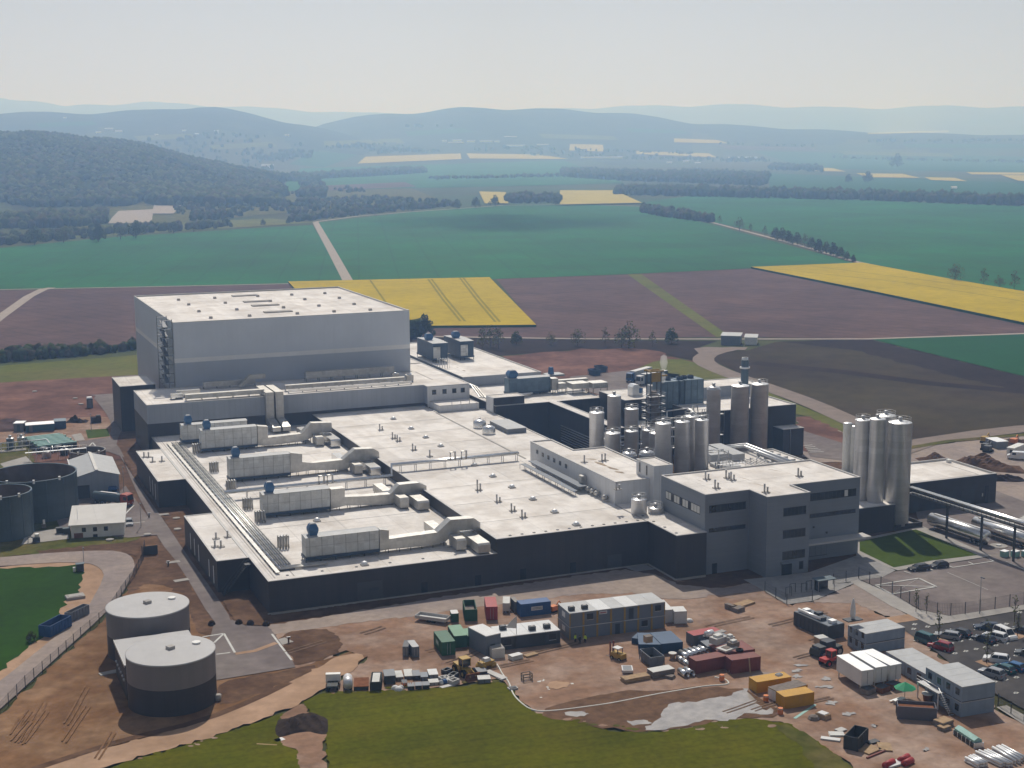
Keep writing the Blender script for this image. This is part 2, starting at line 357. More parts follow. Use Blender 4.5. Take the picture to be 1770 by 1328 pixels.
ridge(14000, 10500, 3000, [(-600, 172), (-200, 166), (0, 168), (60, 176), (110, 186), (150, 182), (250, 178), (420, 186), (500, 190), (600, 196), (760, 196), (900, 192), (1040, 186), (1130, 184), (1280, 182), (1400, 186), (1500, 188), (1640, 184), (1770, 186), (2200, 182)], 0)
def hgt(x, y):
    x = np.asarray(x, float); y = np.asarray(y, float)
    r = np.hypot(x, y) + 1e-6; a = np.arctan2(x, y); z = np.zeros_like(r)
    for d, r0, back, aa, zz, wd in RIDGES:
        c = np.interp(a, aa, zz); inside = (a > aa[0] - .25) & (a < aa[-1] + .25)
        t = np.clip((r - r0) / (d - r0), 0, 1); g = t * t * (3 - 2 * t)
        u = np.clip((r - d) / back, 0, 1); g = g * (1 - .75 * u * u * (3 - 2 * u))
        k = np.where(inside, np.maximum(c, 0) * g, 0)
        k = k * (1 + .03 * np.sin(a * 97 + r * .004) * t)
        z = np.maximum(z, k)
    return z
def H1(x, y): return float(hgt(x, y))
def TP(px, py, lift=0.):
    """point of the terrain seen at a pixel"""
    d = ray(px, py); h = math.hypot(d.x, d.y); r = 900.; prev = r
    if d.z < 0 and HC / -d.z * h < 1800: return G(px, py, lift)
    while r < 21000:
        z = HC + d.z / h * r
        if z <= H1(d.x / h * r, d.y / h * r): break
        prev = r; r *= 1.012
    lo, hi = prev, r
    for _ in range(14):
        m = (lo + hi) / 2
        if HC + d.z / h * m <= H1(d.x / h * m, d.y / h * m): hi = m
        else: lo = m
    return Vector((d.x / h * hi, d.y / h * hi, H1(d.x / h * hi, d.y / h * hi) + lift))
def terrain():
    az = np.concatenate([np.arange(-180, -25, 8.), np.arange(-25, 72, .22), np.arange(72, 180, 8.)]); az = np.radians(az)
    rr = [0.5, 60, 150, 300, 500, 800, 1200, 1600, 1850]
    while rr[-1] < 18500: rr.append(rr[-1] * 1.022 + 8)
    rr = np.array(rr); na, nr = len(az), len(rr)
    A, Rr = np.meshgrid(az, rr); X = Rr * np.sin(A); Y = Rr * np.cos(A); Z = hgt(X, Y) - .05
    vs = np.stack([X, Y, Z], -1).reshape(-1, 3)
    i = np.arange(nr - 1)[:, None] * na; j = np.arange(na)[None, :]; k = (j + 1) % na
    fs = np.stack([i + j, i + k, i + na + k, i + na + j], -1).reshape(-1, 4)
    me = bpy.data.meshes.new('ground'); me.from_pydata(vs.tolist(), [], fs.tolist())
    me.materials.append(M['ground']); me.materials.append(M['forest'])
    rc = np.repeat(rr[:-1], na); ac = np.tile(az, nr - 1); wood = np.zeros(len(rc), int)
    for d, r0, back, aa, zz, wd in RIDGES:
        if not wd: continue
        c = np.interp(ac, aa, zz); t = (rc - r0) / (d - r0); ins = (ac > aa[0]) & (ac < aa[-1])
        lim = (.22 if d < 4000 else .45) + .10 * np.sin(ac * 61 + 1.3) + .06 * np.sin(ac * 173)
        wood |= ((t > lim) & (t < 1.5) & (c > 25) & ins).astype(int)
    me.polygons.foreach_set('material_index', wood.astype(np.int32)); me.polygons.foreach_set('use_smooth', np.ones(len(rc), bool))
    me.update(); o = bpy.data.objects.new('ground', me); COL.objects.link(o); structure(o)
terrain()

def far_field(name, quad, m, lift=1.2, n=14, k=8):
    """field on rising far ground: four outline corners, draped over the terrain"""
    a, b, c, d = quad; vs = []
    for i in range(n + 1):
        for j in range(k + 1):
            u, v = i / n, j / k
            x = (a[0] * (1 - u) + b[0] * u) * (1 - v) + (d[0] * (1 - u) + c[0] * u) * v
            y = (a[1] * (1 - u) + b[1] * u) * (1 - v) + (d[1] * (1 - u) + c[1] * u) * v
            vs.append(TP(x, y, lift))
    fs = [(i * (k + 1) + j, (i + 1) * (k + 1) + j, (i + 1) * (k + 1) + j + 1, i * (k + 1) + j + 1) for i in range(n) for j in range(k)]
    mb = MB(); mb.add(vs, fs, True); return structure(mb.build(name, m))

# ---------------------------------------------------------------- fields
sheet('field', [(-90, 434), (0, 429), (200, 410), (405, 397), (540, 389), (600, 488), (500, 491), (300, 495), (0, 501), (-90, 502)], .10, 'wheat')
sheet('field', [(548, 385), (700, 368), (860, 356), (1000, 354), (1112, 358), (1180, 377), (1240, 391), (1480, 456), (1300, 464), (1085, 474), (870, 482), (850, 483), (605, 488)], .10, 'wheat')
sheet('field', [(1112, 357), (1120, 349), (1200, 338), (1330, 340), (1500, 347), (1770, 357), (1900, 361), (1900, 512), (1770, 503), (1640, 486), (1490, 456), (1380, 418), (1300, 398), (1240, 386), (1180, 372)], .13, 'wheat')
far_field('field', [(520, 292), (975, 278), (1080, 318), (480, 332)], 'wheat')
far_field('field', [(540, 262), (620, 268), (560, 290), (500, 285)], 'deep_wheat')
far_field('field', [(1330, 300), (1800, 318), (1900, 350), (1330, 330)], 'deep_wheat', lift=.6)
far_field('field', [(1300, 262), (1800, 272), (1900, 302), (1400, 292)], 'deep_wheat', lift=1.)
for q in ([(632, 272), (796, 266), (798, 276), (618, 284)], [(806, 266), (930, 268), (985, 276), (812, 275)], [(828, 333), (874, 334), (879, 354), (838, 354)], [(968, 331), (1062, 331), (1110, 353), (968, 356)],
          [(985, 250), (1042, 251), (1044, 263), (984, 261)], [(1165, 240), (1240, 243), (1262, 249), (1165, 247)], [(1100, 262), (1225, 266), (1240, 273), (1100, 267)], [(1400, 291), (1440, 292), (1462, 298), (1404, 297)],
          [(1480, 301), (1560, 302), (1590, 309), (1500, 308)], [(1598, 308), (1650, 309), (1672, 315), (1610, 313)], [(1670, 299), (1790, 300), (1900, 304), (1680, 303)], [(1730, 304), (1800, 305), (1800, 317), (1760, 314)], [(1500, 230), (1640, 226), (1640, 229), (1500, 233)]):
    far_field('field', q, 'pale_rape', lift=2.)
rape1 = sheet('field', [(498, 490), (846, 482.5), (927, 566), (705, 568), (600, 600)], 1.3, 'rape')
rape2 = sheet('field', [(1298, 464.5), (1490, 457), (1640, 485), (1770, 507.5), (1900, 524), (1900, 590), (1770, 562), (1500, 505)], 1.3, 'rape')
sheet('field', [(75, 501), (300, 496), (500, 491.5), (600, 560), (712, 568), (712, 592), (235, 600), (120, 606), (0, 610), (-90, 614), (-90, 570)], .10, 'plough')
sheet('field', [(-90, 503), (66, 502), (0, 543), (-90, 590)], .12, 'plough')
sheet('field', [(858, 483), (1085, 475.5), (1245, 583), (1100, 585), (1000, 584.5), (705, 582), (705, 568), (927, 566)], .11, 'plough')
sheet('field', [(1085, 475), (1108, 474), (1262, 582), (1238, 583)], .13, 'meadow')
sheet('field', [(1106, 474), (1298, 465), (1500, 506), (1770, 563), (1900, 592), (1900, 574), (1770, 577), (1500, 586), (1260, 583)], .11, 'plough')
sheet('field', [(704, 583), (1000, 588), (1240, 590), (1210, 600), (1228, 612), (1200, 624), (1100, 604), (1010, 604), (868, 615), (704, 625)], .10, 'deep_plough')
sheet('field', [(868, 615), (1010, 604), (1110, 604), (1205, 626), (1225, 660), (1110, 690), (900, 690), (820, 640)], .14, 'red_soil', jit=3)
sheet('field', [(1228, 622), (1222, 610), (1290, 607), (1340, 592), (1500, 589), (1770, 652), (1900, 684), (1900, 736), (1770, 739), (1570, 764), (1478, 722), (1320, 664)], .12, 'dark_plough')
sheet('field', [(1340, 591), (1508, 587.5), (1770, 652), (1900, 683), (1900, 716), (1770, 681), (1650, 650), (1480, 607)], .16, 'deep_plough', jit=2)
strip('field', [(1300, 628), (1450, 643), (1610, 664), (1770, 678), (1900, 692)], 9, .17, 'deep_plough')
sheet('field', [(1508, 587.5), (1770, 578.5), (1900, 575), (1900, 683), (1770, 651)], .18, 'deep_wheat')
sheet('field', [(1095, 640), (1140, 622), (1190, 622), (1270, 655), (1330, 680), (1480, 742), (1460, 752), (1380, 712), (1200, 700), (1100, 660)], .18, 'meadow', sm=1)
sheet('field', [(1380, 712), (1460, 748), (1470, 770), (1400, 790), (1370, 760)], .19, 'red_soil', sm=1, jit=1)
sheet('meadow', [(-90, 640), (0, 633), (240, 614), (250, 648), (120, 655), (0, 662), (-90, 668)], .10, 'meadow')
sheet('earth', [(-90, 668), (0, 661), (240, 646), (250, 700), (215, 720), (240, 790), (160, 800), (60, 800), (-90, 800)], .09, 'red_soil', jit=1.5)
sheet('earth', [(-90, 745), (40, 732), (120, 724), (185, 718), (205, 745), (165, 775), (100, 770), (40, 765), (-90, 780)], .12, 'yard_soil', sm=2, jit=.8)
far_field('earth', [(180, 352), (690, 318), (760, 345), (200, 395)], 'rough_grass', lift=.6)
far_field('quarry', [(205, 366), (266, 363), (262, 385), (186, 386)], 'pale_track', lift=1.)
far_field('quarry', [(268, 352), (318, 352), (300, 372), (262, 372)], 'pale_track', lift=2.)
far_field('meadow', [(120, 392), (470, 378), (545, 385), (120, 412)], 'meadow', lift=.5)
for o in (rape1, rape2):   # the standing crop has height: give the sheet its edge down to the soil
    me = o.data; me.materials.append(M['deep_wheat']); bm = bmesh.new(); bm.from_mesh(me); e = [x for x in bm.edges if len(x.link_faces) == 1]
    r = bmesh.ops.extrude_edge_only(bm, edges=e); bmesh.ops.translate(bm, verts=[g for g in r['geom'] if isinstance(g, bmesh.types.BMVert)], vec=(0, 0, -1.25))
    for g in r['geom']:
        if isinstance(g, bmesh.types.BMFace): g.material_index = 1
    bm.to_mesh(me); bm.free()
for q in ([(740, 486), (764, 520), (796, 560)], [(746, 486), (771, 520), (804, 560)], [(795, 484), (822, 520), (856, 561)], [(801, 484), (829, 520), (864, 561)], [(640, 488), (662, 520), (688, 560)], [(505, 494), (700, 490), (846, 486)], [(1330, 467), (1560, 492), (1800, 530)], [(1400, 463), (1600, 488), (1800, 517)]): strip('tramline', q, 1.3, 1.34, 'tramline')
# tracks between the fields
def track(px, w, z, m='pale_track'): return strip('track', px, w, z, m)
track([(545, 384), (572, 432), (603, 489)], 7, .2); track([(545, 384), (620, 374), (720, 366), (870, 355.5), (1000, 353.5), (1110, 357)], 6, .2)
track([(-60, 596), (0, 549), (50, 513), (74, 501), (90, 498)], 6, .2); track([(-90, 503), (70, 500), (300, 495.5), (500, 491)], 3.2, .21)
track([(705, 582), (1000, 586.5), (1240, 587), (1500, 586.8), (1770, 577.5), (1900, 574)], 3.5, .22)
track([(1108, 358), (1235, 386), (1300, 403), (1380, 424), (1480, 453), (1640, 485.5), (1770, 505), (1900, 522)], 5, .2)
strip('track', [(1482, 734), (1400, 697), (1320, 668), (1255, 646), (1216, 628), (1216, 617), (1240, 607), (1262, 603), (1290, 604)], 9, .24, 'far_track', sm=1)
sheet('track', [(1196, 600), (1290, 603), (1245, 612), (1222, 626), (1210, 614)], .25, 'far_track', sm=1)
strip('track', [(1545, 783), (1600, 765), (1700, 750), (1770, 742), (1900, 733)], 9, .24, 'far_track')
strip('verge', [(1570, 776), (1640, 764), (1720, 757), (1800, 750)], 3.0, .27, 'rough_grass')

# ---------------------------------------------------------------- woods (nobody could count them): merged lumpy crowns
def ico(sub=1):
    bm = bmesh.new(); bmesh.ops.create_icosphere(bm, subdivisions=sub, radius=1.)
    v = np.array([x.co[:] for x in bm.verts]); f = np.array([[q.index for q in p.verts] for p in bm.faces]); bm.free(); return v, f
ICO1 = ico(1); ICO2 = ico(2)
def crowns(name, pts, hs, mats, wr=.42, ic=ICO1, sink=.1):
    v0, f0 = ic; n = len(pts); nv = len(v0); rng = np.random.default_rng(len(pts) + 5)
    pts = np.asarray(pts); hs = np.asarray(hs)
    sc = np.stack([hs * wr * rng.uniform(.75, 1.3, n), hs * wr * rng.uniform(.75, 1.3, n), hs * .52], -1)
    jit = 1 + rng.uniform(-.30, .28, (n, nv, 1)); vs = v0[None] * jit * sc[:, None, :]
    vs[:, :, 2] += (hs * (.5 - sink))[:, None]; vs += pts[:, None, :]
    fs = (f0[None] + (np.arange(n) * nv)[:, None, None]).reshape(-1, 3)
    me = bpy.data.meshes.new(name); me.vertices.add(n * nv); me.vertices.foreach_set('co', vs.reshape(-1).astype(np.float32))
    me.loops.add(len(fs) * 3); me.loops.foreach_set('vertex_index', fs.reshape(-1).astype(np.int32))
    me.polygons.add(len(fs)); me.polygons.foreach_set('loop_start', np.arange(0, len(fs) * 3, 3, dtype=np.int32)); me.polygons.foreach_set('loop_total', np.full(len(fs), 3, np.int32))
    for m in mats: me.materials.append(M[m])
    me.polygons.foreach_set('material_index', np.repeat(rng.integers(0, len(mats), n), len(f0)).astype(np.int32))
    me.update(calc_edges=True); me.validate(); o = bpy.data.objects.new(name, me); COL.objects.link(o); return stuff(o)
def in_poly(P, x, y):
    ins = np.zeros(len(x), bool); n = len(P)
    for i in range(n):
        (x0, y0), (x1, y1) = P[i], P[(i + 1) % n]
        c = ((y0 > y) != (y1 > y)) & (x < (x1 - x0) * (y - y0) / (y1 - y0 + 1e-9) + x0); ins ^= c
    return ins
def wood(px, spacing, h, mats=('crown', 'crown', 'crown_brown'), name='woodland', ic=ICO1, wr=.42):
    P = [tuple(TP(*p)[:2]) for p in px]; xs = [p[0] for p in P]; ys = [p[1] for p in P]
    n = int((max(xs) - min(xs)) * (max(ys) - min(ys)) / spacing ** 2); x = RNG.uniform(min(xs), max(xs), n); y = RNG.uniform(min(ys), max(ys), n)
    k = in_poly(P, x, y); x, y = x[k], y[k]
    if not len(x): return
    return crowns(name, np.stack([x, y, hgt(x, y)], -1), RNG.uniform(h * .65, h * 1.25, len(x)), mats, wr, ic)
# the wooded hill on the left
n = 34000; a0 = sky_pt(-260, 300)[0]; a1 = sky_pt(590, 300)[0]; a2 = sky_pt(440, 300)[0]
aa = RNG.uniform(a0, a1, n); rr = np.sqrt(RNG.uniform(2080 ** 2, 3330 ** 2, n)); cx_ = np.interp(aa, RIDGES[0][3], RIDGES[0][4])
k = (RNG.random(n) > (aa - a2) / (a1 - a2) * (1.2 - (rr - 2080) / 2500)) & (cx_ > 6 + 9 * np.sin(aa * 140) + 6 * np.sin(rr * .02)) & ((rr - 1900) / 1300 > .10 + .07 * np.sin(aa * 61) + .05 * np.sin(aa * 190)); aa, rr = aa[k], rr[k]
x, y = rr * np.sin(aa), rr * np.cos(aa)
g = np.sin(x * .0062 + 1) * np.sin(y * .0051) + .7 * np.sin(x * .015 + y * .011) + RNG.uniform(-.25, .25, len(x)) > -.85; x, y = x[g], y[g]
crowns('woodland', np.stack([x, y, hgt(x, y)], -1), RNG.uniform(8, 20, len(x)) * (.85 + .3 * np.sin(x * .013) * np.sin(y * .011)), ('crown', 'crown', 'crown_brown', 'forest', 'crown_pale'), .55)
wood([(-90, 400), (0, 398), (160, 392), (185, 388), (180, 372), (0, 380), (-90, 384)], 9, 12, ('crown', 'crown_brown', 'crown_pale'))
wood([(-90, 432), (0, 425), (100, 417), (245, 404), (400, 394), (400, 390), (245, 396), (100, 406), (0, 412), (-90, 420)], 10, 9, ('crown', 'crown_pale', 'crown_brown'))
wood([(300, 372), (480, 366), (540, 380), (700, 362), (790, 352), (700, 345), (520, 352), (300, 352)], 17, 8, ('crown', 'crown_brown', 'crown_pale'))
wood([(500, 386), (548, 381), (700, 364), (790, 358), (790, 354), (700, 359), (548, 374), (490, 380)], 10, 7, ('crown', 'crown_brown'))
wood([(870, 352), (966, 352), (970, 343), (880, 343)], 12, 12)
wood([(1060, 338), (1200, 340), (1500, 347), (1770, 357), (1900, 360), (1900, 354), (1770, 351), (1500, 340), (1200, 331), (1070, 330)], 12, 14)
wood([(975, 307), (1050, 312), (1320, 322), (1330, 312), (1200, 303), (970, 296)], 16, 15)
wood([(1110, 368), (1160, 378), (1230, 385), (1232, 381), (1180, 370), (1110, 360)], 8, 9)
wood([(540, 311), (640, 306), (738, 300), (738, 295), (640, 298), (500, 305)], 14, 16)
wood([(440, 316), (560, 309), (560, 304), (440, 309)], 14, 15); wood([(576, 256), (640, 258), (640, 254), (576, 252)], 22, 18)
wood([(640, 268), (760, 264), (760, 258), (640, 260)], 26, 18); wood([(900, 268), (1330, 282), (1330, 276), (900, 258)], 48, 15)
wood([(1330, 294), (1420, 298), (1420, 290), (1330, 286)], 26, 15); wood([(440, 282), (540, 274), (540, 262), (440, 266)], 26, 17); wood([(230, 262), (520, 268), (520, 252), (230, 244)], 60, 16)
wood([(820, 262), (1000, 262), (1000, 256), (820, 256)], 40, 16)
wood([(0, 627), (185, 612), (235, 605), (235, 602), (185, 606), (0, 615)], 2.6, 4.6, ('crown', 'crown', 'crown_brown'), 'hedge', ICO2)
wood([(705, 585), (728, 585), (728, 580), (705, 580)], 5, 9, ('crown',), 'hedge', ICO2)

wood([(330, 384), (420, 378), (420, 372), (330, 374)], 11, 9, ('crown', 'crown_brown')); wood([(0, 352), (190, 352), (260, 346), (120, 344), (0, 344)], 20, 11, ('crown_brown', 'crown', 'crown_pale')); wood([(420, 340), (640, 332), (600, 326), (430, 332)], 30, 9, ('crown_brown', 'crown'))

# patchwork, hedges and small woods on the far plain and slopes
for q, m in (([(560, 245), (690, 240), (700, 248), (560, 254)], 'meadow'), ([(700, 228), (800, 222), (820, 229), (705, 236)], 'deep_wheat'), ([(930, 232), (1060, 236), (1070, 243), (940, 240)], 'meadow'), ([(1240, 252), (1400, 256), (1420, 262), (1260, 259)], 'plough'), ([(1450, 262), (1640, 266), (1650, 272), (1460, 268)], 'meadow'), ([(1560, 250), (1770, 250), (1770, 257), (1570, 256)], 'deep_wheat'), ([(230, 236), (330, 232), (340, 240), (240, 244)], 'meadow'), ([(60, 214), (160, 210), (170, 217), (70, 221)], 'deep_wheat'), ([(360, 252), (470, 246), (480, 254), (370, 260)], 'meadow'), ([(1080, 222), (1180, 226), (1190, 232), (1090, 229)], 'deep_wheat'), ([(560, 322), (700, 316), (720, 324), (570, 331)], 'plough'), ([(320, 345), (470, 338), (480, 347), (330, 355)], 'red_soil')): far_field('field', q, m, lift=1.6)
for px, sp, h in (([(1000, 262), (1200, 268), (1200, 266), (1000, 260)], 22, 13), ([(1240, 250), (1420, 255), (1420, 253), (1240, 248)], 26, 13), ([(1440, 274), (1800, 282), (1800, 280), (1440, 272)], 24, 12), ([(700, 222), (830, 218), (830, 215), (700, 219)], 34, 15), ([(560, 258), (700, 252), (700, 250), (560, 255)], 24, 13), ([(1500, 247), (1770, 246), (1770, 243), (1500, 244)], 34, 14), ([(300, 246), (480, 240), (480, 236), (300, 242)], 34, 14), ([(740, 312), (980, 306), (980, 303), (740, 309)], 20, 9), ([(480, 348), (640, 341), (700, 346), (600, 352)], 16, 7), ([(1180, 300), (1330, 308), (1330, 304), (1180, 296)], 15, 13)): wood(px, sp, h, ('crown', 'crown_brown', 'crown_pale'))

# ---------------------------------------------------------------- buildings
def offset_poly(p, d):
    n = len(p); ar = sum(p[i][0] * p[(i + 1) % n][1] - p[(i + 1) % n][0] * p[i][1] for i in range(n)); s = 1 if ar > 0 else -1; o = []
    for i in range(n):
        a, b, c = Vector(p[i - 1]), Vector(p[i]), Vector(p[(i + 1) % n])
        e0 = (b - a).normalized(); e1 = (c - b).normalized(); n0 = Vector((-e0.y, e0.x)) * s; n1 = Vector((-e1.y, e1.x)) * s
        m = (n0 + n1); m = m / max(.2, m.dot(n0)); o.append((b.x + m.x * d, b.y + m.y * d))
    return o
def R4(x0, y0, x1, y1): return [(x0, y0), (x1, y0), (x1, y1), (x0, y1)]
def block(t, poly, bands, roof='roof_membrane', cop='coping', par=.32, base=0.):
    """walls in bands (top height, material), a roof sheet behind a parapet and its coping"""
    loc = t.location; z = base; n = len(poly); inn = offset_poly(poly, .30); top = bands[-1][0]
    for h, m in bands:
        mb = B(); vs = [(x, y, z) for x, y in poly] + [(x, y, h) for x, y in poly]
        mb.add(vs, [(i, (i + 1) % n, n + (i + 1) % n, n + i) for i in range(n)]); mb.build('wall' if h == top or len(bands) < 3 else 'wall_band', m, t, loc); z = h
    mb = B(); vs = [(x, y, top + .002) for x, y in offset_poly(poly, -.06)] + [(x, y, top + .002) for x, y in inn] + [(x, y, top - .12) for x, y in offset_poly(poly, -.06)] + [(x, y, top - par - .05) for x, y in inn]
    mb.add(vs, [(i, (i + 1) % n, n + (i + 1) % n, n + i) for i in range(n)] + [(2 * n + i, 2 * n + (i + 1) % n, (i + 1) % n, i) for i in range(n)] + [(n + i, n + (i + 1) % n, 3 * n + (i + 1) % n, 3 * n + i) for i in range(n)])
    mb.build('coping', cop, t, loc)
    w = inn; tri = tessellate_polygon([[Vector((x, y, 0)) for x, y in w]]); mb = B(); mb.add([(x, y, top - par) for x, y in w], [tuple(q) for q in tri]); mb.build('roof', roof, t, loc)
def P_(t, name, mb, m, label=None):
    o = mb.build(name, m, t, t.location)
    if label: o['label'] = label
    return o
def win_y(t, x0, x1, z0, z1, y, n=6, m='window_dark', blinds=(), label=None):
    """window strip in a wall facing the camera (normal -y): recessed look = glass proud 1 cm in a frame"""
    o = P_(t, 'window', B().box(x0, y - .03, z0, x1, y + .1, z1), m, label)
    f = B(); f.box(x0 - .08, y - .07, z1, x1 + .08, y + .05, z1 + .08).box(x0 - .08, y - .09, z0 - .08, x1 + .08, y + .05, z0)
    for i in range(n + 1):
        x = x0 + (x1 - x0) * i / n; f.box(x - .02, y - .05, z0, x + .02, y + .05, z1)
    c = f.build('window_frame', 'dark_steel', o, t.location)
    for i in blinds:
        x = x0 + (x1 - x0) * i / n; B().box(x + .08, y - .045, z0 + .1, x + (x1 - x0) / n - .08, y - .032, z1 - .05).build('blind', 'blind', o, t.location)
    return o
def win_x(t, y0, y1, z0, z1, x, n=6, m='window_dark', blinds=(), side=-1):
    a, b = (x - .03, x + .1) if side < 0 else (x - .1, x + .03); o = P_(t, 'window', B().box(a, y0, z0, b, y1, z1), m)
    e = x + .06 * side; f = B(); p, q = min(e, x), max(e, x)
    f.box(p, y0 - .08, z1, q, y1 + .08, z1 + .08).box(p, y0 - .08, z0 - .08, q, y1 + .08, z0)
    for i in range(n + 1):
        y = y0 + (y1 - y0) * i / n; f.box(p, y - .035, z0, q, y + .035, z1)
    f.build('window_frame', 'dark_steel', o, t.location)
    for i in blinds:
        y = y0 + (y1 - y0) * i / n; d = x + .05 * side; B().box(min(d, d + .012), y + .08, z0 + .1, max(d, d + .012), y + (y1 - y0) / n - .08, z1 - .05).build('blind', 'blind', o, t.location)
    return o
def door_y(t, x0, x1, h, y, m='dark_steel', z0=0., name='door', label=None):
    o = P_(t, name, B().box(x0, y - .05, z0, x1, y + .1, z0 + h), m, label)
    if h < 3: B().tube([(x1 - .18, y - .11, z0 + 1.05), (x1 - .40, y - .11, z0 + 1.05)], .03, 5).build('handle', 'bright_steel', o, t.location)
    return o
# --- production hall
hall = thing('production_hall', 'long flat roofed dark clad production hall filling the foreground of the factory', 'factory hall', (98, 330, 0))
block(hall, R4(56.9, 262.2, 104.4, 411.3), [(6.8, 'dark_cladding')], par=.12)
block(hall, [(50.3, 279.6), (56.85, 279.6), (56.85, 318.2), (50.3, 318.2)], [(6.85, 'dark_cladding')], par=.12)
block(hall, [(50.0, 354.6), (56.85, 354.6), (56.85, 393.6), (50.0, 393.6)], [(6.85, 'dark_cladding')], par=.12)
block(hall, [(104.45, 262.6), (139.5, 262.6), (139.5, 250.), (146.6, 250.), (146.6, 270.), (155, 270.), (155, 399), (140, 399), (140, 411.3), (104.45, 411.3)], [(9.7, 'dark_cladding')], par=.2)
mb = B().box(139.3, 330, 9.50, 139.75, 399, 9.62).box(139.3, 262.9, 9.50, 139.6, 278.3, 9.62)
for y in (276.4, 292.6, 308.8, 341.2, 357.4, 373.6, 389.8): mb.box(106, y - .07, 9.50, 139, y + .07, 9.53)
mb.each('roof_seam', 'seam', hall, hall.location)
mb = B()
for y in (270.5, 300.4, 318.5, 336.2, 352.9, 371.0): mb.box(62, y - .06, 6.68, 103, y + .06, 6.71)
for x in (62.4, 58.6): mb.box(x - .12, 264, 6.68, x + .12, 405, 6.72)
mb.each('roof_seam', 'seam', hall, hall.location)
mb = B().box(53, 257.0, 0, 57, 257.1, .02)
P_(hall, 'plinth', B().box(56.5, 261.85, 0, 139.4, 262.15, .45).box(139.2, 249.65, 0, 146.4, 249.95, .45).box(139.1, 249.8, 0, 139.4, 261.8, .45), 'concrete')
door_y(hall, 74.6, 79.8, 4.2, 262.2, 'dark_steel', name='gate')
P_(hall, 'sign', B().box(76.9, 262.0, 2.3, 79.0, 262.1, 2.9), 'cabin_dark')
for x in (87.9, 99.5, 109.7, 121.1): door_y(hall, x, x + 1.3, 2.6, 262.55 if x > 104 else 262.15, 'window_dark')
door_y(hall, 129.8, 133.2, 3.2, 262.55, 'dark_steel')
for Y0 in (283, 288, 300, 305, 310): win_x(hall, Y0, Y0 + 1.0, 1.0, 4.8, 50.3, 1, 'white_paint')
for Y0 in (359, 363.5, 368): win_x(hall, Y0, Y0 + 1.0, 1.0, 5.2, 50.0, 1, 'white_paint')
mb = B()
for k in range(12): mb.box(108 + k * 2.7, 264.2, 9.5, 108.5 + k * 2.7, 264.7, 9.6)
for k in range(6): mb.box(61 + k * 7, 264.6, 6.68, 61.5 + k * 7, 265.1, 6.78)
for k in range(4): mb.box(140.4, 252 + k * 5, 9.5, 140.9, 252.5 + k * 5, 9.6)
mb.each('roof_drain', 'dark_steel', hall, hall.location)
# external steps in the recess by the front corner
st = thing('outside_stair', 'dark steel fire stair in the recess at the near left corner of the hall', 'stair', (54.5, 276.5, 0))
mb = B()
for i in range(16): mb.box(51.0 + i * .30, 277.3, i * .36, 51.35 + i * .30, 278.6, i * .36 + .06)
P_(st, 'tread', mb, 'dark_steel'); P_(st, 'stringer', B().tube([(50.9, 277.25, 0), (55.9, 277.25, 5.9)], .10, 4).tube([(50.9, 278.65, 0), (55.9, 278.65, 5.9)], .10, 4), 'dark_steel')
P_(st, 'guard_rail', B().tube([(50.9, 277.25, 1.1), (55.9, 277.25, 7.0), (56.7, 277.25, 7.0)], .05, 4).tube([(50.9, 278.65, 1.1), (55.9, 278.65, 7.0)], .05, 4), 'dark_steel')
P_(st, 'landing', B().box(55.5, 277.2, 5.85, 56.8, 278.7, 6.0), 'dark_steel')
# --- high bay warehouse
hb = thing('high_bay_warehouse', 'tall windowless pale blue grey high bay warehouse with a light band round it', 'warehouse', (106.5, 475, 0))
block(hb, R4(68.7, 438.6, 144.6, 524), [(16, 'darker_cladding'), (23.7, 'darker_cladding'), (25.1, 'band_cladding'), (36.3, 'silver_cladding')], par=.5)
for px in [(370, 135), (430, 163), (490, 203), (560, 241), (583, 124), (645, 153), (713, 192), (788, 229), (836, 113), (910, 142), (988, 180), (1069, 216), (1036, 105), (1113, 132), (1196, 170), (1285, 204), (1231, 96), (1316, 124), (1403, 160), (1498, 194)]:
    p = G(200 + px[0] / 3.404, 480 + px[1] / 3.404, 35.8); P_(hb, 'roof_vent', B().cbox(p.x, p.y, 35.8, 1.1, 1.1, .7, 0, .8), 'seam')
for px in [(760, 108), (830, 142), (880, 165), (955, 203)]:
    p = G(200 + px[0] / 3.404, 480 + px[1] / 3.404, 35.8); P_(hb, 'rooflight', B().box(p.x - 4.6, p.y - 1.6, 35.8, p.x + 4.6, p.y + 1.6, 36.15), 'concrete')
st = thing('stair_tower', 'open steel escape stair tower at the left corner of the high bay warehouse', 'stair tower', (67.2, 444, 16))
mb = B()
for i in range(14):
    z = 16.3 + i * 1.42; a, b = (440, 448) if i % 2 else (448, 440); mb.add([(65.9, a, z), (67.2, a, z), (67.2, b, z + 1.42), (65.9, b, z + 1.42), (65.9, a, z - .18), (67.2, a, z - .18), (67.2, b, z + 1.24), (65.9, b, z + 1.24)], [(0, 1, 2, 3), (4, 5, 6, 7), (0, 3, 7, 4), (1, 2, 6, 5)])
P_(st, 'flight', mb, 'stair_steel')
mb = B()
for y in (439, 449.5):
    for x in (65.4, 68.4): mb.box(x - .1, y - .1, 0, x + .1, y + .1, 37.2)
mb.each('post', 'stair_steel', st, st.location)
mb = B()
for i in range(8):
    z = 17.6 + i * 2.75; mb.box(65.4, 439, z, 68.5, 440.2, z + .12).box(65.4, 448.2, z, 68.5, 449.5, z + .12)
mb.each('landing', 'stair_steel', st, st.location)
mb = B()
for i in range(20):
    z = 16.6 + i * 1.05; mb.box(65.35, 439, z, 65.42, 449.5, z + .07)
P_(st, 'guard_rail', mb, 'stair_steel')
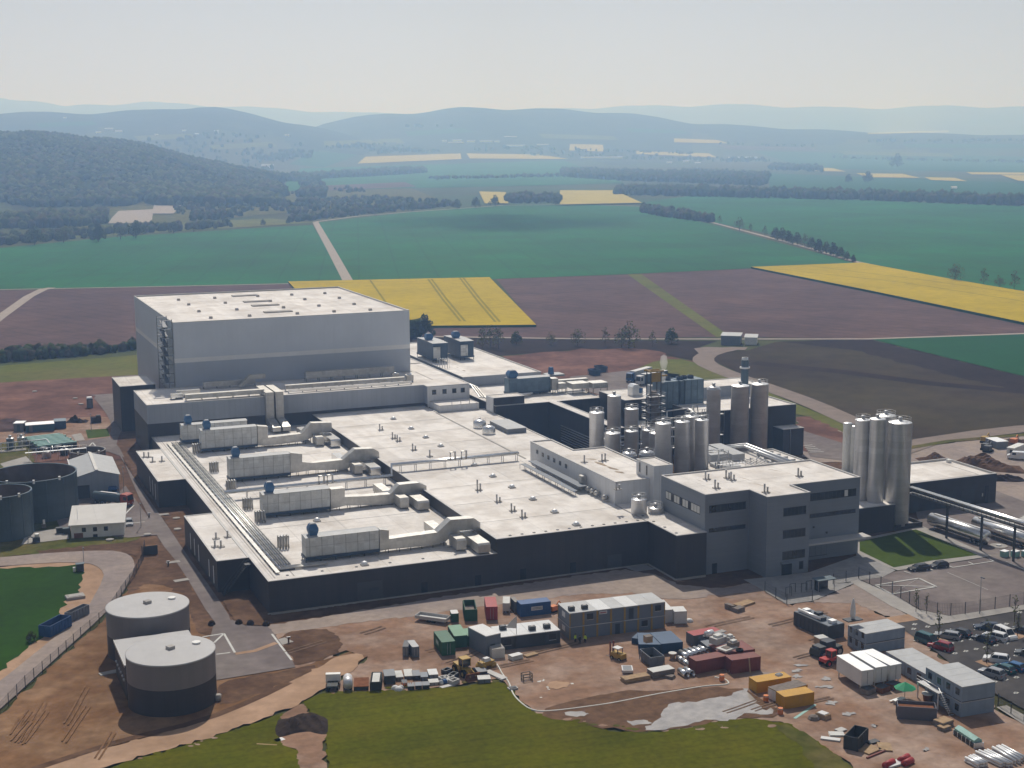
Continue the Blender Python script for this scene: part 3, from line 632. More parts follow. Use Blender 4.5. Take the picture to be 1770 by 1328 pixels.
# --- connecting building in front of it
mid = thing('dispatch_hall', 'mid height grey hall stepped between the low roofs and the high bay', 'factory hall', (98, 425, 0))
block(mid, [(55.9, 411.4), (139.8, 411.4), (139.8, 408.), (153.7, 408.), (153.7, 530), (144.75, 530), (144.75, 438.5), (55.9, 438.5)], [(10.6, 'dark_cladding'), (16.2, 'mid_cladding')], par=.15)
for x in (142.0, 145.4, 148.6, 151.4): win_y(mid, x - .65, x + .65, 13.6, 14.9, 407.9, 1)
P_(mid, 'roof_seam', B().box(146, 453.7, 16.06, 153.3, 454.2, 16.25).box(145.6, 420, 16.06, 145.9, 437, 16.12), 'seam')
P_(mid, 'wall', B().box(139.85, 407.9, 9.7, 153.65, 408.0, 16.0), 'grey_cladding')
pf = thing('roof_platform', 'low grey roof box with short rail posts below the row of four windows', 'roof structure', (146.5, 403, 9.5))
block(pf, R4(140.6, 399.1, 153.4, 407.7), [(11.6, 'grey_cladding')], base=9.5, par=.1)
P_(pf, 'post', B().box(144.5, 399, 11.6, 144.65, 399.15, 12.8).box(147.4, 399, 11.6, 147.55, 399.15, 12.8).box(150.2, 399, 11.6, 150.35, 399.15, 12.8), 'rail_steel')
ax = thing('boiler_annex', 'narrow dark annex with a flat roof left of the high bay corner', 'annex', (57, 470, 0))
block(ax, R4(54.0, 456, 65.0, 476), [(14.8, 'dark_cladding')], par=.15)
# --- rear hall, right of the high bay
rh = thing('rear_hall', 'flat roofed rear hall carrying two blue grey air units beyond the high bay', 'factory hall', (172, 465, 0))
block(rh, R4(158, 425.5, 185.6, 510), [(15.2, 'mid_cladding')], par=.35)
for a, b in (((800, 580), (870, 605)), ((890, 630), (1010, 665))):
    p = G(700 + a[0] / 8.85, 570 + a[1] / 8.85, 14.85); q = G(700 + b[0] / 8.85, 570 + b[1] / 8.85, 14.85); P_(rh, 'roof_stain', B().box(p.x, p.y - 1, 14.86, q.x, p.y + 1, 14.87), 'roof_stain')
sh = thing('service_hall', 'low dark service hall with a roof full of ducts behind the courtyard', 'factory hall', (173, 405, 0))
block(sh, [(155.1, 389.7), (172.6, 389.7), (172.6, 345), (175.6, 345), (175.6, 389.7), (191, 389.7), (191, 425.3), (155.1, 425.3)], [(12, 'dark_cladding')], par=.15)
bx = thing('roof_access_block', 'square dark block rising above the hall roof beside the courtyard', 'roof structure', (161, 396, 9.6))
block(bx, R4(155.2, 391.4, 165.2, 397), [(14.2, 'dark_cladding')], base=9.6, par=.15)
P_(bx, 'wall', B().box(154.9, 391.4, 9.6, 155.15, 397, 14.1), 'grey_cladding')
# dark courtyard frontage below the service hall: row of pale pipes
cy = thing('pipe_rack', 'dim rack of long pipes along the courtyard wall behind the tall tanks', 'pipe rack', (171.8, 365, 0))
for i in range(7): P_(cy, 'pipe', B().tube([(172.2, 346, 2.0 + i * .75), (172.2, 380, 2.0 + i * .75)], .14, 6), 'rail_steel')
# --- process hall behind the silos
pr = thing('process_hall', 'dark clad process hall with a white roof behind the tallest silos', 'factory hall', (212, 365, 0))
block(pr, R4(189.8, 372.6, 214.5, 390.3), [(14, 'dark_cladding')], par=.15)
block(pr, R4(199.5, 346.6, 232.5, 366), [(14, 'dark_cladding')], par=.35)
block(pr, R4(189.8, 356, 214.5, 372.5), [(7.5, 'dark_cladding')], par=.15)
block(pr, R4(200, 366.1, 232.5, 378), [(17.2, 'mid_cladding')], par=.2)
lw = thing('switch_house', 'small dark block beside the road at the foot of the process hall', 'annex', (228.5, 343.5, 0))
block(lw, R4(224.9, 341.4, 231.9, 346.5), [(8, 'dark_cladding')], par=.12)
P_(lw, 'downpipe', B().tube([(227.3, 341.3, 0), (227.3, 341.3, 7.8)], .08, 6), 'rail_steel')
# --- light grey laboratory block on the hall
lb = thing('laboratory_block', 'pale grey windowless block standing on the hall roof next to the office', 'office block', (147, 300, 9.5))
block(lb, [(139.6, 278.6), (154, 278.6), (154, 313.4), (145.5, 313.4), (145.5, 327), (139.6, 327)], [(14.75, 'grey_cladding')], base=9.5, par=.3)
block(lb, R4(148.2, 276.4, 153.0, 285), [(18, 'grey_cladding')], base=9.5, par=.2)
for y in (283, 279.6): P_(lb, 'window', B().box(148.1, y, 15.2, 148.3, y + .5, 17.4), 'window_dark')
for i, y in enumerate((322, 318.5, 315, 311.5, 308, 304.5)): P_(lb, 'window', B().box(139.5, y, 12.3, 139.7, y + 1.1, 13.3), 'window_dark')
for a, b in (((740, 1020), (770, 1050)),): pass
mbs = B()
for pts in ([(110, 645), (180, 650), (270, 665)], [(250, 690), (330, 720), (420, 760)], [(440, 765), (530, 800), (600, 820)], [(560, 835), (620, 850), (680, 870)]):
    w = [G(1000 + a / 8.85, 720 + b / 8.85, 14.46) for a, b in pts]
    vs = []
    for i, p in enumerate(w): wd = (.25, .75, .3)[i]; vs += [(p.x - wd, p.y, 14.465), (p.x + wd, p.y - .3, 14.465)]
    mbs.add(vs, [(0, 1, 3, 2), (2, 3, 5, 4)])
mbs.each('roof_stain', 'roof_stain', lb, lb.location)
P_(lb, 'wall_duct', B().box(138.3, 293.6, 9.6, 139.5, 295.2, 12.9), 'galvanized')
for i in range(4): P_(lb, 'wall_vent', B().tube([(139.3, 290.8 - i * 2.2 - (2 if i == 3 else 0), 10.3), (138.2, 290.5 - i * 2.2 - (2 if i == 3 else 0), 10.6)], .55, 8), 'galvanized')
# --- office
of = thing('office_building', 'four storey blue grey office block with ribbon windows at the right front', 'office block', (166, 258, 0))
poly = [(146.7, 251.0), (157.4, 251.0), (157.4, 244.1), (167.9, 244.1), (167.9, 251.2), (185.6, 251.2), (185.6, 270.2), (146.7, 270.2)]
block(of, poly, [(17.45, 'office_cladding')], par=.3)
win_y(of, 147.7, 156.5, 13.4, 14.9, 251.0, 10); win_y(of, 147.7, 156.5, 9.2, 9.95, 251.0, 10)
for z in (12.9, 8.1, 3.4 + .1): win_y(of, 161.4, 166.9, z, z + 1.65, 244.1, 6)
win_y(of, 168.1, 184.6, 13.35, 14.9, 251.2, 16, blinds=(13,)); win_y(of, 168.1, 184.6, 9.55, 10.3, 251.2, 16)
win_x(of, 253.1, 268.0, 12.7, 14.4, 146.7, 12, blinds=(0, 1, 2, 4, 5, 7, 8, 10, 11))
door_y(of, 148.6, 149.8, 2.3, 251.0, 'window_dark'); door_y(of, 161.3, 163.8, 2.7, 244.1, 'window_dark', label='glazed double entrance door'); win_y(of, 165.6, 166.6, 1.0, 2.6, 244.1, 1)
P_(of, 'porch_roof', B().box(160.8, 243.0, 2.85, 164.5, 244.05, 3.0), 'office_cladding')
P_(of, 'canopy', B().box(168.0, 247.9, 4.35, 186.6, 251.15, 4.75), 'coping')
win_y(of, 168.3, 172.2, .2, 4.2, 251.2, 3); win_y(of, 173.0, 177.4, .9, 3.6, 251.2, 3, 'office_cladding')
mbs = B()
for pts in ([(1130, 630), (1220, 645), (1350, 670)], [(660, 750), (800, 780), (960, 830)], [(1560, 760), (1590, 780), (1640, 800)], [(900, 850), (1000, 870), (1100, 890)], [(1680, 590), (1740, 605), (1800, 620)], [(30, 790), (100, 810), (160, 830)]):
    w = [G(1200 + a / 8.85, 740 + b / 8.85, 17.155) for a, b in pts]; vs = []
    for i, p in enumerate(w): wd = (.15, .5, .15)[i]; vs += [(p.x, p.y - wd, 17.155), (p.x, p.y + wd, 17.155)]
    mbs.add(vs, [(0, 1, 3, 2), (2, 3, 5, 4)])
mbs.each('roof_stain', 'roof_stain', of, of.location)
for i in range(2): P_(of, 'wall_lamp', B().box(177 - i * 3.4, 251.0, 7.2 - 1.9 * i * 0 - (0 if i else 1.6), 177.4 - i * 3.4, 251.15, 7.6 - (0 if i else 1.6)), 'dark_steel')
# low roofed building behind the office
lo = thing('filling_hall', 'low hall behind the office with white pipes and units on its roof', 'factory hall', (190, 293, 0))
block(lo, R4(176, 274.5, 203.7, 314), [(9.7, 'mid_cladding')], par=.3)
# --- plinth building of the big silos
pb = thing('silo_plinth_building', 'windowless dark base building under the big silos by the lawn', 'plant building', (196, 277, 0))
block(pb, R4(185.7, 263.5, 204.8, 290), [(6.4, 'dark_cladding')], par=.12)
P_(pb, 'kerb_wall', B().box(204.85, 263.2, 0, 212.6, 263.5, 1.35).box(212.3, 263.5, 0, 212.6, 290, 1.35).box(204.85, 289.7, 0, 212.3, 290, 1.35), 'dark_cladding')
P_(pb, 'slab', B().box(204.85, 263.5, 0, 212.3, 289.7, .5), 'concrete')
# --- workshop on the right
ws = thing('workshop', 'low dark workshop with a white roof and roller gates at the right', 'workshop', (229, 284, 0))
block(ws, R4(210.5, 274.9, 244.3, 293.8), [(7.55, 'dark_cladding')], par=.5, cop='coping')
for x in (216.3, 221.2, 227.5, 233.4): door_y(ws, x, x + 4.2, 4.3, 274.9, 'cabin_dark', name='gate')
P_(ws, 'door', B().box(240.9, 274.8, 0, 241.9, 274.95, 4.6), 'window_dark'); P_(ws, 'wall_lamp', B().box(239.9, 274.75, 2.0, 240.2, 274.9, 2.8), 'blind')
P_(ws, 'roof_seam', B().box(212, 277.2, 7.05, 240.6, 277.35, 7.09).box(240.5, 277.3, 7.05, 240.65, 291, 7.09), 'seam')
p = G(1560 + 672 / 8.405, 740 + 500 / 8.405, 7.05); P_(ws, 'roof_vent', B().cbox(p.x, p.y, 7.05, 1.0, 1.0, .8), 'white_paint')
# --- pump house and gabled hall of the sewage works
a, b = G(912 / 7.375, 780 + 1120 / 7.375), G(1588 / 7.375, 780 + 1078 / 7.375); L = (b - a).length; rz = math.atan2(b.y - a.y, b.x - a.x)
ph = thing('pump_house', 'small white rendered pump house with a pale lean-to roof by the road', 'building', a, rz)
hh = 4.6
B().box(0, 0, 0, L, 9.0, 3.2).build('wall', 'white_paint', ph)
B().add([(-.5, -.7, 3.15), (L + .3, -.7, 3.15), (L + .3, 10.8, 5.0), (-.5, 10.8, 5.0), (-.5, -.7, 3.4), (L + .3, -.7, 3.4), (L + .3, 10.8, 5.25), (-.5, 10.8, 5.25)], [(4, 5, 6, 7), (0, 1, 2, 3), (0, 1, 5, 4), (1, 2, 6, 5), (3, 0, 4, 7), (2, 3, 7, 6)]).build('roof', 'clean_roof', ph)
B().add([(0, 9, 3.2), (L, 9, 3.2), (L, 9, 4.9), (0, 9, 4.9), (0, 0, 3.2), (L, 0, 3.2)], [(0, 1, 2, 3), (4, 0, 3), (5, 1, 2)]).build('wall', 'white_paint', ph)
for u in (.24, .45, .655):
    w = B().box(L * u - .45, -.06, 1.5, L * u + .45, .05, 2.5).build('window', 'window_dark', ph)
B().box(L * .45 - .5, -.06, .05, L * .45 + .5, .05, .8).build('hatch', 'window_dark', ph); B().box(.6, -.1, 0, 2.6, -.02, 1.3).build('brick_panel', 'rust', ph)
B().tube([(1.4, 2, 4.0), (1.4, 2, 6.6)], .04, 5).build('mast', 'rail_steel', ph)
gh = thing('gabled_hall', 'blue grey gabled hall with a bright ridge among the round tanks', 'hall', G(1000 / 7.375, 780 + 628 / 7.375))
fl = G(965 / 7.375, 780 + 620 / 7.375); fr = G(1528 / 7.375, 780 + 570 / 7.375)
w_ = (fr - fl).length; gh.location = fl; gh.rotation_euler[2] = math.atan2(fr.y - fl.y, fr.x - fl.x)
he = HT(fr, 780 + 290 / 7.375); hr = he + 1.4; D_ = 22.
B().add([(0, 0, 0), (w_, 0, 0), (w_, 0, he), (w_ / 2, 0, hr), (0, 0, he), (0, D_, 0), (w_, D_, 0), (w_, D_, he), (w_ / 2, D_, hr), (0, D_, he)], [(0, 1, 2, 3, 4), (5, 6, 7, 8, 9), (0, 5, 9, 4), (1, 6, 7, 2)]).build('wall', 'mid_cladding', gh)
B().add([(-.4, -.4, he - .1), (w_ / 2, -.4, hr + .12), (w_ + .4, -.4, he - .1), (-.4, D_ + .4, he - .1), (w_ / 2, D_ + .4, hr + .12), (w_ + .4, D_ + .4, he - .1)], [(0, 1, 4, 3), (1, 2, 5, 4)]).build('roof', 'cabin_roof', gh)
B().box(w_ / 2 - .4, -.4, hr + .05, w_ / 2 + .4, D_ + .4, hr + .3).build('ridge', 'clean_roof', gh)
B().box(.5, -.08, 0, 3.6, .05, 3.6).build('gate', 'cabin_dark', gh)
B().box(-.5, 0, he - .1, -.25, D_, he + .35).build('gutter', 'rail_steel', gh)
# sheds beside the far track
for i, (pa, pb_, h_, d_, lab) in enumerate((((1246, 596), (1279, 597), 4.0, 8, 'long grey field shed beside the track beyond the factory'), ((1287, 596), (1308, 596.5), 3.2, 8, 'short white field shed beside the track beyond the factory'))):
    a, b = G(*pa), G(*pb_); t = thing('field_shed', lab, 'shed', a, math.atan2(b.y - a.y, b.x - a.x), 'field sheds beside the track'); L = (b - a).length
    B().box(0, 0, 0, L, d_, h_).build('wall', 'container_grey' if i == 0 else 'white_paint', t); B().add([(-.3, -.3, h_), (L + .3, -.3, h_), (L + .3, d_ + .3, h_ + .5), (-.3, d_ + .3, h_ + .5), (-.3, -.3, h_ + .15), (L + .3, -.3, h_ + .15), (L + .3, d_ + .3, h_ + .65), (-.3, d_ + .3, h_ + .65)], [(4, 5, 6, 7), (0, 1, 5, 4), (1, 2, 6, 5), (3, 0, 4, 7), (0, 1, 2, 3)]).build('roof', 'cabin_roof', t)
# far buildings
for i, (x, y, wpx, hp, c, lab) in enumerate([(768, 247, 8, 4, 'white_paint', 'far white shed at the left end of the distant works'), (788, 249, 28, 3, 'cabin_roof', 'far grey hall low before the distant works'), (790, 245, 16, 3, 'white_paint', 'far white hall with broken roofline at the distant works'), (814, 247, 14, 3.5, 'white_paint', 'far bright hall left of the longest white roof'), (840, 247, 22, 3.5, 'white_paint', 'far longest bright white roof under the central hill'), (859, 247, 9, 3, 'white_paint', 'far small bright roof right of the longest white one'), (888, 254, 38, 3, 'white_paint', 'far long thin white hall right of the distant works'), (938, 252, 20, 2.5, 'cabin_roof', 'far grey roof between works and village'), (882, 238, 22, 2, 'cabin_roof', 'far thin roof high on the slope above the works'),
    (1040, 275, 72, 3.5, 'white_paint', 'far very long white hall on the plain before the woods'), (1284, 276, 50, 4, 'cabin_roof', 'far pale grey hall standing alone on the plain at the right'), (1186, 282, 10, 4, 'white_paint', 'far white house between wood and grey hall'), (1157, 283, 9, 3, 'white_paint', 'far small white house left of the village tree'), (1206, 284, 9, 3, 'cabin_roof', 'far small grey house on the wood edge'), (462, 291, 20, 6, 'white_paint', 'far pale farmhouse among the valley trees'), (188, 226, 14, 4, 'cabin_roof', 'far pale house in the upper valley village'), (205, 229, 12, 3, 'white_paint', 'far white house below the pale one in the valley village'), (170, 231, 9, 3, 'white_paint', 'far white house at the left end of the valley village'), (270, 235, 6, 3, 'white_paint', 'far tiny white house under the wooded hill'), (318, 228, 6, 3, 'white_paint', 'far tiny house left of the pair below the summit'), (340, 234, 6, 3, 'cabin_roof', 'far tiny grey house below the summit'), (374, 230, 7, 4, 'white_paint', 'far tiny house right of the pair below the summit'), (496, 236, 8, 3, 'white_paint', 'far tiny house near the saddle between hills'), (112, 205 + 0, 5, 2, 'white_paint', 'far speck of a house high on the left ridge'), (1650, 327, 8, 4, 'white_paint', 'far white barn near the right edge')]):
    p = TP(x, y); dp = DEP(p) / FPX; t = thing('distant_house' if wpx < 15 else 'distant_hall', lab, 'building', p, -YAW, 'distant buildings')
    w, h, d = wpx * dp, hp * dp * .75, max(8, hp * dp); e = h * 1.6
    B().box(-w / 2, 0, -3, w / 2, d, h).build('wall', c, t)
    B().add([(-w / 2 - 1, -1, h - .3), (w / 2 + 1, -1, h - .3), (w / 2 + 1, d / 2, e), (-w / 2 - 1, d / 2, e), (w / 2 + 1, d + 1, h - .3), (-w / 2 - 1, d + 1, h - .3)], [(0, 1, 2, 3), (3, 2, 4, 5), (1, 4, 2), (0, 3, 5)]).build('roof', 'clean_roof', t)

# ---------------------------------------------------------------- silos and tanks
def silo(name, label, x, y, base, top, D, grp, dome='cone', rail=True, m='silo_steel', cat='silo', hub=True, tm='silo_top'):
    r = D / 2; t = thing(name, label, cat, (x, y, base), 0, grp); l = t.location
    B().lathe(x, y, [(r * .96, base), (r * .96, base + .3), (r, base + .32), (r, top - .12), (r * 1.015, top - .1), (r * 1.015, top)], 36).build('shell', m, t, l)
    h = r * (.20 if dome == 'cone' else .5)
    prof = [(r * 1.02, top), (r * .98, top + .06)] + ([(.22, top + h)] if dome == 'cone' else [(r * math.cos(a), top + .06 + h * math.sin(a)) for a in (.3, .6, .9, 1.2, 1.45)])
    B().lathe(x, y, prof, 36, True, True).build('top', tm, t, l)
    if hub: B().lathe(x, y, [(.42, top + h * .8), (.42, top + h + .45), (.55, top + h + .47), (.5, top + h + .7), (.1, top + h + .75)], 14, True, True).build('manhole', 'steel', t, l)
    if rail:
        mb = B(); R_ = r * .93
        for z in (.55, 1.1): mb.ring(x, y, top + z, R_, .035, 28)
        for i in range(12):
            a = i * math.pi / 6; mb.tube([(x + R_ * math.cos(a), y + R_ * math.sin(a), top), (x + R_ * math.cos(a), y + R_ * math.sin(a), top + 1.1)], .03, 4)
        mb.build('guard_rail', 'rail_steel', t, l)
    B().tube([(x + r * .72, y - r * .74, base), (x + r * .72, y - r * .74, top)], .07, 5).build('downpipe', 'steel', t, l)
    return t
GS = 'steel silos and tanks of the plant'
def px_silo(name, label, cx, cy, w, Y, base, grp=GS, **k):
    p = AXY(cx, cy, Y); D = w * DEP(p) / FPX; return silo(name, label, p.x, Y, base, p.z, D, grp, **k)
px_silo('silo', 'pale slim steel silo standing alone at the left, beside the dark courtyard', 1031.5, 712.7, 25.8, 327, 0)
px_silo('silo', 'tall thin steel silo behind and right of the lone left silo', 1061.6, 683.8, 23.7, 338, 0, rail=False)
px_silo('silo', 'steel silo with a rail ring left of the brown evaporator tower', 1091.8, 706.4, 24.3, 333, 0)
px_silo('storage_tank', 'short wide steel tank nearest the lone left silo', 1058.6, 748.2, 27.4, 321, 0, cat='tank')
px_silo('storage_tank', 'short steel tank second from the lone left silo', 1091.4, 744.9, 23.4, 321, 0, cat='tank')
px_silo('storage_tank', 'dark short steel tank behind the big front silo, with a cluttered top', 1121.2, 743.2, 22, 325, 0, cat='tank')
px_silo('storage_tank', 'short steel tank half hidden by the left silo of the front four', 1134.5, 748.2, 24.5, 315, 0, cat='tank')
px_silo('storage_tank', 'low bright domed tank top just behind the pale grey roof, left one', 1087.3, 786.7, 26.5, 304.5, 0, cat='tank', dome='dome', tm='bright_steel')
px_silo('storage_tank', 'low bright domed tank top just behind the pale grey roof, right one', 1118.1, 785, 28, 304.5, 0, cat='tank', dome='dome', tm='bright_steel')
px_silo('silo', 'broad left silo of the four in front, next to the rooftop block', 1146.4, 731.3, 28, 299, 0)
px_silo('silo', 'second from left of the four front silos behind the office', 1179.1, 728.5, 26, 299, 0)
px_silo('silo', 'rear silo of the four front silos, its top behind the others', 1195.5, 719.4, 25, 305, 0)
px_silo('silo', 'right silo of the four front silos behind the office', 1213.4, 725.6, 23.5, 299, 0)
px_silo('silo', 'tall domed silo left of the two thick grey silos', 1233.6, 672.8, 24, 336, 0, dome='dome', rail=False, tm='steel')
px_silo('silo', 'left one of the two thick grey silos before the process hall', 1279.4, 666.6, 31, 336, 0, rail=False)
px_silo('silo', 'right one of the two thick grey silos before the process hall', 1312.7, 663.4, 30.5, 336, 0)
GW = 'silos by the lawn'
px_silo('silo', 'very slim white silo at the left end of the lawn group', 1465.3, 731.5, 15, 285, 0, GW, m='white_paint', hub=False, rail=False)
px_silo('silo', 'very slim white silo between the white end one and the steel group', 1477.3, 736.8, 15.5, 284, 0, GW, m='white_paint', hub=False, rail=False)
px_silo('silo', 'left full size steel silo of the lawn group with a rail ring', 1492, 725.7, 27, 271, 6.1, GW)
px_silo('silo', 'middle steel silo of the lawn group whose foot ring shows on the dark base', 1517.3, 724, 26.8, 267.5, 6.1, GW, rail=False)
px_silo('silo', 'rearmost steel silo of the lawn group showing only a wide rail ring', 1531.6, 718.2, 34, 275.5, .5, GW)
px_silo('silo', 'broadest and nearest steel silo of the lawn group reaching to the ground kerb', 1556, 729.8, 39.4, 265.8, .5, GW)
p = G(1104.2, 888, 9.5); silo('roof_tank', 'squat steel tank with a tall rail ring on the roof beside the office', p.x, p.y, 9.5, 9.5 + 3.3, 3.45, None, dome='cone', cat='tank', tm='bright_steel')
p = G(1133, 886, 9.5); silo('roof_tank', 'low steel tank wedged between the squat tank and the office wall', p.x, p.y, 9.5, 10.6, 3.4, None, dome='cone', cat='tank', tm='bright_steel')
for i, (x, y, lab) in enumerate(((829, 739, 'round shallow steel vessel on the hall roof, rear one of the pair'), (845, 749.5, 'round shallow steel vessel on the hall roof, front one of the pair'))):
    p = G(x, y, 9.5); t = thing('roof_vessel', lab, 'tank', p, 0, 'pair of roof vessels'); r = 1.85
    B().lathe(0, 0, [(r, 0), (r, 1.5), (r * .9, 1.9), (r * .5, 2.25), (.1, 2.4)], 28, True, True).build('shell', 'bright_steel', t); B().lathe(0, 0, [(.35, 2.3), (.35, 2.8)], 12, True, True).build('manhole', 'steel', t)
    mb = B()
    for k in range(6): mb.tube([(r * .95 * math.cos(k), r * .95 * math.sin(k), 1.2), (r * .95 * math.cos(k), r * .95 * math.sin(k), 2.9)], .035, 4)
    mb.build('guard_rail', 'rail_steel', t)
a, b = G(877.5, 750.5, 9.5), G(907.5, 746.5, 9.5); t = thing('roof_hatch', 'large flat grey hatch cover on the hall roof edge by the round vessels', 'roof hatch', a)
B().box(0, 0, 0, b.x - a.x, 13.5, 1.3).build('cover', 'container_grey', t); B().box(-.12, -.12, 1.3, b.x - a.x + .12, 13.6, 1.42).build('lid', 'cabin_roof', t)
# exhaust stack
p = AXY(1287.8, 622.4, 364); t = thing('exhaust_stack', 'pale blue exhaust stack with a collar above the thick grey silos', 'chimney', (p.x, 364, 14))
B().lathe(0, 0, [(1.15, 0), (1.15, p.z - 14)], 22, True, True).build('shaft', 'tank_blue', t)
B().lathe(0, 0, [(1.2, p.z - 16.6), (1.55, p.z - 16.5), (1.55, p.z - 16.1), (1.2, p.z - 16)], 22).build('collar', 'silo_top', t); B().lathe(0, 0, [(.95, p.z - 14), (.95, p.z - 13.2), (.8, p.z - 13.2)], 18).build('tip', 'silo_top', t)
# evaporator tower
t = thing('evaporator_tower', 'greenish brown evaporator tower with stages and a yellow lifting frame', 'process tower', (188.2, 347, 0)); q = AXY(1130, 680, 347); z1 = q.z; ox = q.x - 188.2
B().lathe(ox, 0, [(1.5, 0), (1.5, z1 - 8), (1.9, z1 - 7.5), (1.9, z1 - 4.5), (1.3, z1 - 4), (1.7, z1 - 3.5), (1.8, z1 - 1), (1.1, z1), (.9, z1 + .6)], 22, True, True).build('shell', 'rust' if 0 else 'grey_timber', t)
for k in range(5):
    z = z1 - 9.5 + k * 2.2; mb = B().box(ox - 2.5, -2.5, z, ox + 2.5, -1.7, z + .12).box(ox - 2.5, 1.7, z, ox + 2.5, 2.5, z + .12).box(ox - 2.5, -1.7, z, ox - 1.9, 1.7, z + .12).box(ox + 1.9, -1.7, z, ox + 2.5, 1.7, z + .12)
    for zz in (.6, 1.1):
        mb.tube([(ox - 2.5, -2.5, z + zz), (ox + 2.5, -2.5, z + zz), (ox + 2.5, 2.5, z + zz), (ox - 2.5, 2.5, z + zz), (ox - 2.5, -2.5, z + zz)], .04, 4)
    mb.build('platform', 'rail_steel', t)
mb = B()
for sx in (-1.6, 1.6):
    for sy in (-1.2, 1.2): mb.box(ox + sx - .13, sy - .13, 0, ox + sx + .13, sy + .13, z1 + 6.2)
mb.build('post', 'dark_steel', t)
B().box(ox - 2.4, -1.4, z1 + 6.2, ox + 2.4, -1.1, z1 + 6.6).box(ox - 2.4, 1.1, z1 + 6.2, ox + 2.4, 1.4, z1 + 6.6).box(ox - 1.8, -1.1, z1 + 6.2, ox - 1.5, 1.1, z1 + 6.6).box(ox + .2, -.25, z1 + 4.6, ox + 4.2, .25, z1 + 5.0).box(ox - 1.4, -1.35, z1 + 3.4, ox + 1.4, -1.15, z1 + 6).build('lifting_frame', 'machine_yellow', t)
# blue cooling towers
for i, (x0, x1, yt, lab) in enumerate(((1144.5, 1173, 661, 'left block of the blue cooling towers right of the brown tower'), (1177, 1182, 659, 'narrow middle block of the blue cooling towers'), (1184.5, 1216, 657.5, 'right block of the blue cooling towers next to the domed silo'))):
    a, b = AXY(x0, yt, 361), AXY(x1, yt, 361); t = thing('cooling_tower', lab, 'cooling tower', (a.x, 361, 7.2), 0, 'blue cooling towers'); w = b.x - a.x; h = a.z - 7.2
    B().box(0, 0, .6, w, 6, h).build('casing', 'blue_unit', t); mb = B()
    B().box(.3, -.1, .8, w - .3, .05, h * .42).build('louvre', 'dark_blue_unit', t)
    for k in range(max(1, int(w / 2.2))): B().lathe(1.1 + k * 2.2, 2.8, [(.95, h), (.95, h + .9), (.8, h + .9)], 14).build('fan_shroud', 'dark_blue_unit', t)
    mb = B().box(0, -.08, h * .55, w, .0, h * .55 + .12)
    for k in range(4): mb.box(w * k / 3 - .08, -.08, .6, w * k / 3 + .08, 0, h)
    mb.build('frame', 'tank_blue', t)
t = thing('guard_railing', 'white pipe railing round the roof edge in front of the blue cooling towers', 'railing', (196, 343, 0)); mb = B(); a = AXY(1153, 711, 345); b = AXY(1190, 706, 345); c = AXY(1207, 719, 335)
mb.tube([a, b, c], .16, 6).tube([a, (a.x, a.y, 0)], .16, 6); mb.build('rail', 'silo_top', t, t.location)
# steam
t = thing('steam_plume', 'small white steam plume rising behind the evaporator tower', 'steam', AXY(1146, 655, 352)); t['kind'] = 'stuff'
sm_ = bpy.data.materials.new('steam'); sm_.use_nodes = True; q = sm_.node_tree; q.nodes.remove(q.nodes['Principled BSDF']); vv = q.nodes.new('ShaderNodeVolumePrincipled'); vv.inputs['Density'].default_value = .35; vv.inputs['Color'].default_value = (1, 1, 1, 1)
q.links.new(vv.outputs[0], q.nodes['Material Output'].inputs['Volume']); M['steam'] = sm_
B().lathe(0, 0, [(.05, -1.5), (.7, -.9), (.9, .5), (.6, 1.6), (.05, 2.0)], 14).lathe(.3, .2, [(.05, 2.2), (.8, 3), (1.2, 4.6), (.9, 6.4), (.05, 7.0)], 14).build('plume', 'steam', t)

